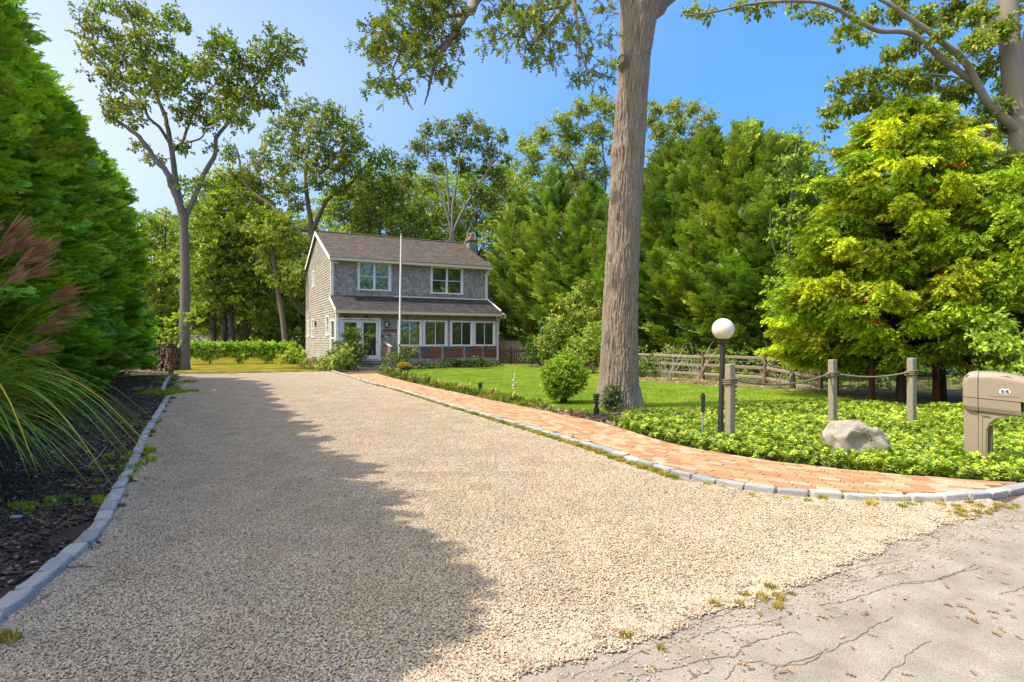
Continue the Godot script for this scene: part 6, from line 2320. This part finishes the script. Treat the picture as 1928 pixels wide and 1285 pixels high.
	s = Shape.new()
	s.lathe(Vector3.ZERO, [Vector2(0.001, -0.05), Vector2(0.011, -0.05), Vector2(0.011, 0.42), Vector2(0, 0.42)], 10)
	part("stake", s, M.grey_metal, torch).rotation.z = -0.03
	s = Shape.new()
	s.lathe(Vector3(0.012, 0.42, 0), [Vector2(0.001, 0), Vector2(0.02, 0.0), Vector2(0.026, 0.03), Vector2(0.026, 0.20), Vector2(0.036, 0.205), Vector2(0.036, 0.22), Vector2(0.022, 0.225), Vector2(0.022, 0.25), Vector2(0, 0.255)], 16)
	part("head", s, M.black_metal, torch)
	# tiered path lights
	for q in [[1123, 784, 0.41, "black tiered path light at the big trunk's foot"], [904, 744, 0.32, "small bronze tiered path light on the lawn's edge"]]:
		var b := on(q[0], q[1])
		var pl := thing("path_light", q[3], "garden light", b, 0.0, "tiered path lights")
		var h: float = q[2]
		s = Shape.new()
		s.lathe(Vector3.ZERO, [Vector2(0.001, -0.03), Vector2(0.05, -0.03), Vector2(0.05, h * 0.34), Vector2(0.033, h * 0.36), Vector2(0.033, h * 0.56), Vector2(0, h * 0.56)], 16)
		part("stem", s, M.black_metal, pl)
		for i in 3:
			s = Shape.new()
			s.lathe(Vector3(0, h * (0.56 + 0.115 * i), 0), [Vector2(0.001, 0), Vector2(0.035, 0), Vector2(0.062, h * 0.03), Vector2(0.062, h * 0.06), Vector2(0.04, h * 0.09), Vector2(0, h * 0.09)], 18)
			part("tier", s, M.black_metal, pl)
		s = Shape.new()
		s.lathe(Vector3(0, h * 0.90, 0), [Vector2(0.001, 0), Vector2(0.066, 0), Vector2(0.06, h * 0.05), Vector2(0.03, h * 0.09), Vector2(0, h * 0.10)], 18)
		part("cap", s, M.black_metal, pl)
		s = Shape.new()
		s.col = Color(0.5, 0.48, 0.42)
		s.lathe(Vector3(0, h * 0.55, 0), [Vector2(0.028, 0), Vector2(0.028, h * 0.36)], 12)
		part("lens", s, M.plain, pl)

	# boulder: rounded rock with a hollow shaded face towards the drive
	var bb := at(1606, 690, 6.7) * Vector3(1, 0, 1)
	var bs := Shape.new()
	var f := FastNoiseLite.new()
	f.frequency = 1.6
	f.seed = 5
	var f2 := FastNoiseLite.new()
	f2.frequency = 7.0
	var grid := []
	var nu := 64
	var nv := 36
	for j in nv + 1:
		var row := []
		var el := lerpf(-0.5, PI * 0.5, float(j) / nv)
		for i in nu:
			var a := TAU * i / nu
			var d := Vector3(cos(el) * cos(a), sin(el), cos(el) * sin(a))
			var e := Vector3(signf(d.x) * pow(absf(d.x), 0.8), signf(d.y) * pow(absf(d.y), 0.75), signf(d.z) * pow(absf(d.z), 0.8))
			var p := e * Vector3(0.345, 0.33, 0.28)
			p *= 1.0 + 0.16 * f.get_noise_3dv(d * 1.1) + 0.02 * f2.get_noise_3dv(d * 1.5) + 0.015 * f2.get_noise_3dv(d * 4.0)
			p.x += p.y * (-0.16 if d.x < 0.1 else -0.30) + 0.05
			# scooped front face
			var sc := exp(-pow((d.x + 0.05) / 0.42, 2.0) - pow((d.y - 0.25) / 0.45, 2.0)) * maxf(0.0, d.z)
			p.z -= 0.16 * sc
			row.append(p + Vector3(0, 0.10, 0))
		grid.append(row)
	var gn := []
	for j in nv + 1:
		var row := []
		for i in nu:
			var u: Vector3 = grid[mini(j + 1, nv)][i] - grid[maxi(j - 1, 0)][i]
			var w: Vector3 = grid[j][(i + 1) % nu] - grid[j][(i + nu - 1) % nu]
			var m := u.cross(w).normalized()
			if j == nv:
				m = Vector3.UP
			row.append(m if m.dot(grid[j][i] - Vector3(0, 0.1, 0)) > 0.0 else -m)
		gn.append(row)
	for j in nv:
		for i in nu:
			var e := (i + 1) % nu
			bs.smooth(grid[j][i], grid[j + 1][i], grid[j + 1][e], gn[j][i], gn[j + 1][i], gn[j + 1][e])
			bs.smooth(grid[j][i], grid[j + 1][e], grid[j][e], gn[j][i], gn[j + 1][e], gn[j][e])
	var bo := part("boulder", bs, M.boulder, self, bb)
	tag(bo, "pale rounded boulder with a hollow face sunk in ground cover", "boulder")

	build_mailbox()
	build_rail_fence()

	# round clipped bush on the lawn
	var rb := on(1061, 763)
	var rc := Vector3(0, 0.60, 0)
	shrub("round_bush", "bright round clipped bush on the lawn before the big trunk", "bush", rb, [[rc, 0.44], [Vector3(0.08, 0.78, 0), 0.34], [Vector3(-0.16, 0.68, 0.1), 0.33], [Vector3(0.18, 0.56, 0.05), 0.32], [Vector3(-0.14, 0.42, 0.08), 0.30], [Vector3(0.04, 0.97, 0), 0.12]], 2600.0, [Color(0.20, 0.27, 0.03), Color(0.15, 0.22, 0.028), Color(0.25, 0.30, 0.035)], {"scale": 0.62, "shell": 0.13})
	# dry seed-head stalk on the lawn edge
	var sh := thing("seed_stalk", "pale dry seed-headed stalk standing in the lawn's edge", "plant", on(968, 745))
	s = Shape.new()
	s.col = Color(0.55, 0.45, 0.33)
	s.tube(PackedVector3Array([Vector3.ZERO, Vector3(0.02, 0.3, 0), Vector3(-0.01, 0.52, 0)]), PackedFloat32Array([0.008, 0.006, 0.004]), 5)
	part("stalk", s, M.plain, sh)
	for i in 6:
		s = Shape.new()
		s.col = Color(0.62, 0.52, 0.42) * R.randf_range(0.8, 1.2)
		s.lathe(Vector3(R.randf_range(-0.03, 0.03), 0.18 + i * 0.065, 0), [Vector2(0, -0.03), Vector2(0.035, -0.01), Vector2(0.03, 0.015), Vector2(0, 0.03)], 6)
		part("seed_head", s, M.plain, sh)
	# utility pole behind the cedar
	var up := at(1867, 690, 22.0) * Vector3(1, 0, 1)
	t_pole(up)


func t_pole(b: Vector3) -> void:
	var t := thing("utility_pole", "weathered pole top showing between cedar and grey oak", "utility pole", b)
	var s := Shape.new()
	s.col = Color(0.50, 0.46, 0.41)
	s.tube(PackedVector3Array([Vector3(0, 0, 0), Vector3(0, 8.85, 0)]), PackedFloat32Array([0.19, 0.165]), 14)
	part("pole", s, M.wood, t)
	s = Shape.new()
	s.tube(curve3([Vector3(0.1, 8.3, 0.1), Vector3(1.2, 8.15, 0.3), Vector3(3.0, 8.1, 0.6), Vector3(6.5, 8.6, 1.2)], 5), taper(16, 0.014, 0.014), 5)
	part("wire", s, M.black_metal, t)


func build_mailbox() -> void:
	var b := at(1838, 690, 6.15) * Vector3(1, 0, 1)
	var t := thing("mailbox", "tan plastic mailbox on a moulded post reading 36", "mailbox", b, deg_to_rad(-43.0))
	# side outline of the box (x along, y up); post at x -0.13..0.08
	var k := 1.0 / 177.0
	var kx := 0.76 / 177.0
	var o := Vector2(1838, 882)
	var to := func(a: Array) -> PackedVector2Array:
		var out := PackedVector2Array()
		for i in range(0, a.size(), 2):
			out.append(Vector2((a[i] - o.x) * kx, (o.y - a[i + 1]) * k))
		return out
	var half := 0.155
	# upper body: rounded shoulders along its length, so sections are swept from end to end
	var sections := []
	var xs := [1815.5, 1817, 1820, 1826, 1835, 1844.2]
	var xs2 := [1845.8, 1870, 1895, 1915, 1926, 1934]
	for part_i in 2:
		var s := Shape.new()
		var list: Array = xs if part_i == 0 else xs2
		var rings := []
		for x in list:
			var top: float = 699.0
			if x < 1835:
				top = 699.0 + 13.0 * pow((1835.0 - x) / 20.0, 2.2)
			elif x > 1870:
				top = 699.0 + 9.0 * pow((x - 1870.0) / 64.0, 1.6)
			var bot: float = 745.5 + (x - 1815.0) * 0.045
			var wx: float = half
			if x < 1826:
				wx = half * (1.0 - 0.16 * pow((1826.0 - x) / 11.0, 2.0))
			var ring := PackedVector3Array()
			var X: float = (x - o.x) * kx
			var yt: float = (o.y - top) * k
			var yb: float = (o.y - bot) * k
			var cr := 0.075
			var slant: float = (x - 1915.0) * 0.0 if x < 1915 else 0.0
			ring.append(Vector3(X, yb, wx))
			for q in 7:
				var a := PI * 0.5 * q / 6.0
				ring.append(Vector3(X + slant, yt - cr + cr * sin(a), wx - cr + cr * cos(a)))
			for q in 7:
				var a := PI * 0.5 * q / 6.0
				ring.append(Vector3(X + slant, yt - cr + cr * cos(a), -(wx - cr + cr * sin(a))))
			ring.append(Vector3(X, yb, -wx))
			rings.append(ring)
		loft(s, rings)
		part("box_body" if part_i else "rear_shell", s, M.plastic, t)
		# lower tray, curving in beneath
		s = Shape.new()
		rings = []
		for x in list:
			var top: float = 746.8 + (x - 1815.0) * 0.045
			var bot: float = 772.0 + (x - 1815.0) * 0.055
			if x < 1822:
				bot -= 8.0 * (1822.0 - x) / 7.0
			var X: float = (x - o.x) * kx
			if x > 1920:
				X -= 0.05 * (x - 1920.0) / 14.0
			var wx: float = half - 0.002
			if x < 1826:
				wx = half * (1.0 - 0.16 * pow((1826.0 - x) / 11.0, 2.0))
			var yt: float = (o.y - top) * k
			var yb: float = (o.y - bot) * k
			var ring := PackedVector3Array()
			ring.append(Vector3(X, yt, wx))
			ring.append(Vector3(X, yt - 0.085, wx - 0.004))
			ring.append(Vector3(X, yb + 0.02, wx - 0.018))
			ring.append(Vector3(X, yb, wx - 0.05))
			ring.append(Vector3(X, yb, -wx + 0.05))
			ring.append(Vector3(X, yb + 0.02, -wx + 0.018))
			ring.append(Vector3(X, yt - 0.085, -wx + 0.004))
			ring.append(Vector3(X, yt, -wx))
			rings.append(ring)
		loft(s, rings)
		part("tray", s, M.plastic, t)
	# dark core seen in the seams
	var s := Shape.new()
	s.prism(to.call([1822, 706, 1900, 706, 1918, 712, 1910, 770, 1822, 764]), -half + 0.012, half - 0.012)
	part("seam", s, M.dark_plastic, t)
	# door recess at the front end: a dark panel and the newspaper slot
	s = Shape.new()
	s.box(Vector3(0.409, 0.90, 0), Vector3(0.02, 0.19, 0.22), 0.01)
	part("door", s, M.dark_plastic, t)
	s = Shape.new()
	s.box(Vector3(0.378, 0.69, 0), Vector3(0.02, 0.10, 0.20), 0.006)
	part("paper_slot", s, M.black_metal, t)
	s = Shape.new()
	s.col = Color(0.7, 0.7, 0.72)
	s.box(Vector3(0.423, 0.90, 0.05), Vector3(0.012, 0.07, 0.03), 0.004)
	part("latch", s, M.plain, t)
	s = Shape.new()
	s.col = Color(0.30, 0.23, 0.16)
	s.box(Vector3(0.23, 0.794, half + 0.001), Vector3(0.25, 0.006, 0.004))
	part("flag_groove", s, M.plain, t)
	# post: two halves with a seam, and a curved bracket
	for q in [[[1816.5, 770, 1844, 774, 1844, 895, 1816.5, 895], 0.105], [[1846, 774, 1908, 776, 1898, 779, 1880, 783, 1868, 792, 1862, 805, 1861, 895, 1846, 895], 0.105]]:
		s = Shape.new()
		s.prism(to.call(q[0]), -q[1], q[1])
		part("post", s, M.plastic, t)
	s = Shape.new()
	s.prism(to.call([1843, 776, 1847, 776, 1847, 895, 1843, 895]), -0.098, 0.098)
	part("post_seam", s, M.dark_plastic, t)
	s = Shape.new()
	s.prism(to.call([1845, 777, 1852, 777, 1852, 895, 1845, 895]), 0.1045, 0.112)
	part("post_rib", s, M.plastic, t)
	s = Shape.new()
	s.prism(to.call([1846, 774, 1908, 776, 1896, 778.5, 1876, 783, 1865, 792, 1859, 805, 1858, 895, 1853, 895, 1853, 803, 1858, 790, 1870, 781, 1846, 778]), 0.105, 0.116)
	part("bracket_rim", s, M.plastic, t)
	s = Shape.new()
	s.prism(to.call([1861.5, 800, 1870, 800, 1870, 895, 1861.5, 895]), -0.07, 0.07)
	part("post_web", s, M.dark_plastic, t)
	# house number: white backing shapes with dark figures
	for q in [["3", 0.222], ["6", 0.259]]:
		var white := TextMesh.new()
		var font := SystemFont.new()
		font.font_names = PackedStringArray(["Droid Sans"])
		font.font_weight = 700
		white.font = font
		white.text = q[0]
		white.font_size = 40
		white.pixel_size = 0.00135
		white.depth = 0.003
		var bk := Shape.new()
		bk.col = Color(0.85, 0.85, 0.85)
		var round := PackedVector2Array()
		for i in 16:
			round.append(Vector2(cos(TAU * i / 16.0) * 0.025, sin(TAU * i / 16.0) * 0.030))
		bk.prism(round, half, half + 0.0025, Transform3D(Basis(), Vector3(q[1], 0.84, 0)))
		var bp := part("number_plate", bk, M.plain, t)
		var fig := part("numeral", white, M.black_metal, bp, Vector3(q[1], 0.84, half + 0.005))


func loft(s: Shape, rings: Array) -> void:
	var n: int = rings[0].size()
	for i in rings.size() - 1:
		for j in n:
			var e := (j + 1) % n
			var c0 := Vector3(rings[i][0].x, 0, 0)
			var q := [rings[i][j], rings[i][e], rings[i + 1][e], rings[i + 1][j]]
			var mid := Vector3.ZERO
			var cen := Vector3.ZERO
			for w in n:
				cen += rings[i][w] / n
			for w in q:
				mid += w / 4.0
			s.facing(q, mid - cen)
	s.facing(Array(rings[0]), Vector3.LEFT)
	s.facing(Array(rings[rings.size() - 1]), Vector3.RIGHT)


func build_rail_fence() -> void:
	# split-rail fence along the lot line; posts then three rails a bay
	var spots := [at(1195, 690, 23.6), at(1324, 690, 20.3), at(1441, 690, 18.2), at(1545, 690, 16.6)]
	var t := thing("split_rail_fence", "grey-brown split-rail fence with wire mesh under the cypresses", "fence", spots[0] * Vector3(1, 0, 1))
	var o: Vector3 = spots[0] * Vector3(1, 0, 1)
	for i in spots.size():
		var p: Vector3 = spots[i] * Vector3(1, 0, 1) - o
		var s := Shape.new()
		s.col = Color(0.23, 0.13, 0.08) * R.randf_range(0.9, 1.1)
		s.box(p + Vector3(0, 0.47, 0), Vector3(0.13, 1.04, 0.10), 0.02, Basis(Vector3.UP, 0.5))
		part("fence_post", s, M.wood, t)
	for i in spots.size() - 1:
		var a: Vector3 = spots[i] * Vector3(1, 0, 1) - o
		var b: Vector3 = spots[i + 1] * Vector3(1, 0, 1) - o
		for q in [[0.80, 0.80], [0.52, 0.50], [0.20, 0.20]]:
			var s := Shape.new()
			s.col = Color(0.33, 0.27, 0.21) * R.randf_range(0.85, 1.15)
			var ya: float = q[0] + R.randf_range(-0.03, 0.03)
			var yb: float = q[1] + R.randf_range(-0.03, 0.03)
			if i == 2 and q[0] < 0.6:
				yb -= 0.22
			s.bar(a + Vector3(0, ya, 0), b + Vector3(0, yb, 0), 0.10, 0.05, Vector3.UP, 0.018)
			part("rail", s, M.rail_wood, t)
		var w := Shape.new()
		w.col = Color(1.5, 1.5, 1.5)
		for j in 18:
			var f := j / 18.0
			var c := a.lerp(b, f) + Vector3(0, 0, -0.06)
			w.tube(PackedVector3Array([c + Vector3(0, 0.05, 0), c + Vector3(0, 0.82, 0)]), PackedFloat32Array([0.004, 0.004]), 3, false)
		for j in 7:
			var y := 0.08 + j * 0.12
			w.tube(PackedVector3Array([a + Vector3(0, y, -0.06), b + Vector3(0, y, -0.06)]), PackedFloat32Array([0.004, 0.004]), 3, false)
		part("wire_mesh", w, M.grey_metal, t).set_meta("kind", "stuff")
	# dry stems leaning on the fence
	var names := ["pale dry twiggy weed stalks before the fence's second post", "dry arching vine stems on the third fence bay", "thin bleached stems by the fence behind the trunk"]
	var at3 := [on(1312, 724), on(1470, 733), on(1258, 718)]
	for i in 3:
		var d := thing("dry_stems", names[i], "plant", at3[i], 0.0, "dry stems along the rail fence")
		var s := Shape.new()
		s.col = Color(0.48, 0.41, 0.33)
		for j in 14:
			var e := Vector3(R.randf_range(-0.7, 0.7), R.randf_range(0.5, 1.35), R.randf_range(-0.3, 0.3))
			s.tube(curve3([Vector3(R.randf_range(-0.15, 0.15), 0, 0), e * 0.5 + any_dir() * 0.12, e], 3), taper(7, 0.010, 0.004), 4, false)
		part("stems", s, M.plain, d).set_meta("kind", "stuff")
	# pale sandy yard and tarp beyond the fence
	var yard := PackedVector2Array([Vector2(3.5, -26), Vector2(8.2, -18.2), Vector2(16, -14), Vector2(24, -18), Vector2(16, -34), Vector2(5, -34)])
	struct("neighbour_yard", sheet(yard, 0.005), M.dry_grass)


# ---------------------------------------------------------------- small things: weeds, leaves, litter, bed stones
func build_small() -> void:
	var k := [Copies.new(), Copies.new()]
	var y := [Color(0.16, 0.17, 0.045), Color(0.22, 0.19, 0.07), Color(0.12, 0.16, 0.035), Color(0.28, 0.23, 0.11)]
	# along the path's stone edge, thick in the middle of its run
	for p in along(right_curb, 0.018):
		if p.x > 4.0:
			continue
		var dens := 1.0 if p.y < -5.8 and p.y > -17.5 else (0.45 if p.y < -5.8 else 0.16)
		if R.randf() < dens:
			var d := p.normalized() * -R.randf_range(0.06, 0.26)
			k[R.randi() % 2].put(Basis(Vector3.UP, R.randf() * TAU).scaled(Vector3.ONE * R.randf_range(0.25, 0.7)), Vector3(p.x + d.x, 0.012, p.y + d.y), y[R.randi() % 4] * R.randf_range(0.8, 1.2))
	for p in along(left_curb, 0.12):
		if R.randf() < 0.15:
			k[R.randi() % 2].put(Basis(Vector3.UP, R.randf() * TAU).scaled(Vector3.ONE * R.randf_range(0.3, 0.7)), Vector3(p.x + R.randf_range(0.06, 0.14), 0.012, p.y), y[R.randi() % 4] * 0.8)
	# patches in the mulch
	for q in [[228, 880, 12], [236, 858, 18], [205, 905, 6], [150, 920, 3], [290, 735, 60], [310, 742, 50], [300, 715, 50], [262, 800, 14], [322, 740, 60], [328, 722, 60], [40, 960, 10], [110, 960, 14]]:
		for i in q[2]:
			var c := on(q[0], q[1])
			var d := any_dir() * 0.28 * (1.0 if q[1] > 780 else 2.2)
			k[i % 2].put(Basis(Vector3.UP, R.randf() * TAU).scaled(Vector3.ONE * R.randf_range(0.4, 0.8)), Vector3(c.x + d.x, 0.02, c.z + d.z), [Color(0.18, 0.22, 0.03), Color(0.14, 0.19, 0.03)][i % 2] * R.randf_range(0.8, 1.3))
	# in the road's edge cracks
	for q in [[1180, 1218, 4], [1430, 1138, 3], [1410, 1150, 3], [1840, 965, 18], [1870, 955, 24], [1800, 972, 8], [1450, 1128, 8]]:
		for i in q[2]:
			var c := on(q[0], q[1])
			var d := any_dir() * 0.09
			k[i % 2].put(Basis(Vector3.UP, R.randf() * TAU).scaled(Vector3.ONE * R.randf_range(0.2, 0.45)), Vector3(c.x + d.x * 2.0, 0.012, c.z + d.z), Color(0.20, 0.17, 0.085) * R.randf_range(0.7, 1.2))
	for i in 2:
		many("weeds", K.tuft[i], M.blade, k[i], self)
	# leaves on the road, the path and the drive's edge
	var l := Copies.new()
	scatter(l, ground_line([1200, 1230, 1500, 1110, 1800, 985, 1928, 940, 2100, 1000, 2100, 1285, 1150, 1285]), 150, [Color(0.30, 0.18, 0.08), Color(0.30, 0.22, 0.13), Color(0.36, 0.28, 0.17)], 0.013, 0.4)
	scatter(l, ground_line([1200, 875, 1400, 918, 1700, 940, 1860, 920, 1500, 885, 1250, 838]), 60, [Color(0.10, 0.06, 0.035), Color(0.20, 0.10, 0.05)], 0.06, 0.3)
	scatter(l, ground_line([1000, 810, 1200, 872, 1250, 838, 1000, 772]), 50, [Color(0.10, 0.06, 0.035), Color(0.22, 0.12, 0.06)], 0.06, 0.4)
	scatter(l, ground_line([0, 1130, 120, 1040, 230, 900, 300, 770, 200, 800, 0, 950]), 140, [Color(0.16, 0.10, 0.06), Color(0.25, 0.14, 0.08), Color(0.30, 0.22, 0.14)], 0.03, 0.6)
	many("fallen_leaves", K.dead, M.dead_leaf, l, self)
	# stones in the mulch bed
	var names := ["pale round stone in the mulch nearest the road", "whitish pebble stone among mulch below the plumed grass", "small grey stone in the mulch by the curb"]
	var spots := [on(30, 985), on(18, 975), on(60, 1130)]
	for i in 3:
		var o := part("bed_stone", K.block[i], block_mat(3, []), self, spots[i] + Vector3(-0.25 * i, 0.03, 0))
		o.scale = Vector3(0.28, 0.3, 0.4)
		tag(o, names[i], "stone", "stones in the mulch bed")
	# a bare twig lying in the bed
	var tw := Shape.new()
	tw.col = Color(0.30, 0.24, 0.19)
	var a := on(160, 888)
	tw.tube(curve3([Vector3.ZERO, on(185, 872) - a + Vector3(0, 0.04, 0), on(200, 850) - a + Vector3(0, 0.03, 0)], 5), taper(11, 0.009, 0.004), 5)
	var to := part("fallen_twig", tw, M.plain, self, a + Vector3(0, 0.03, 0))
	tag(to, "thin curved bare twig lying on the mulch", "twig")
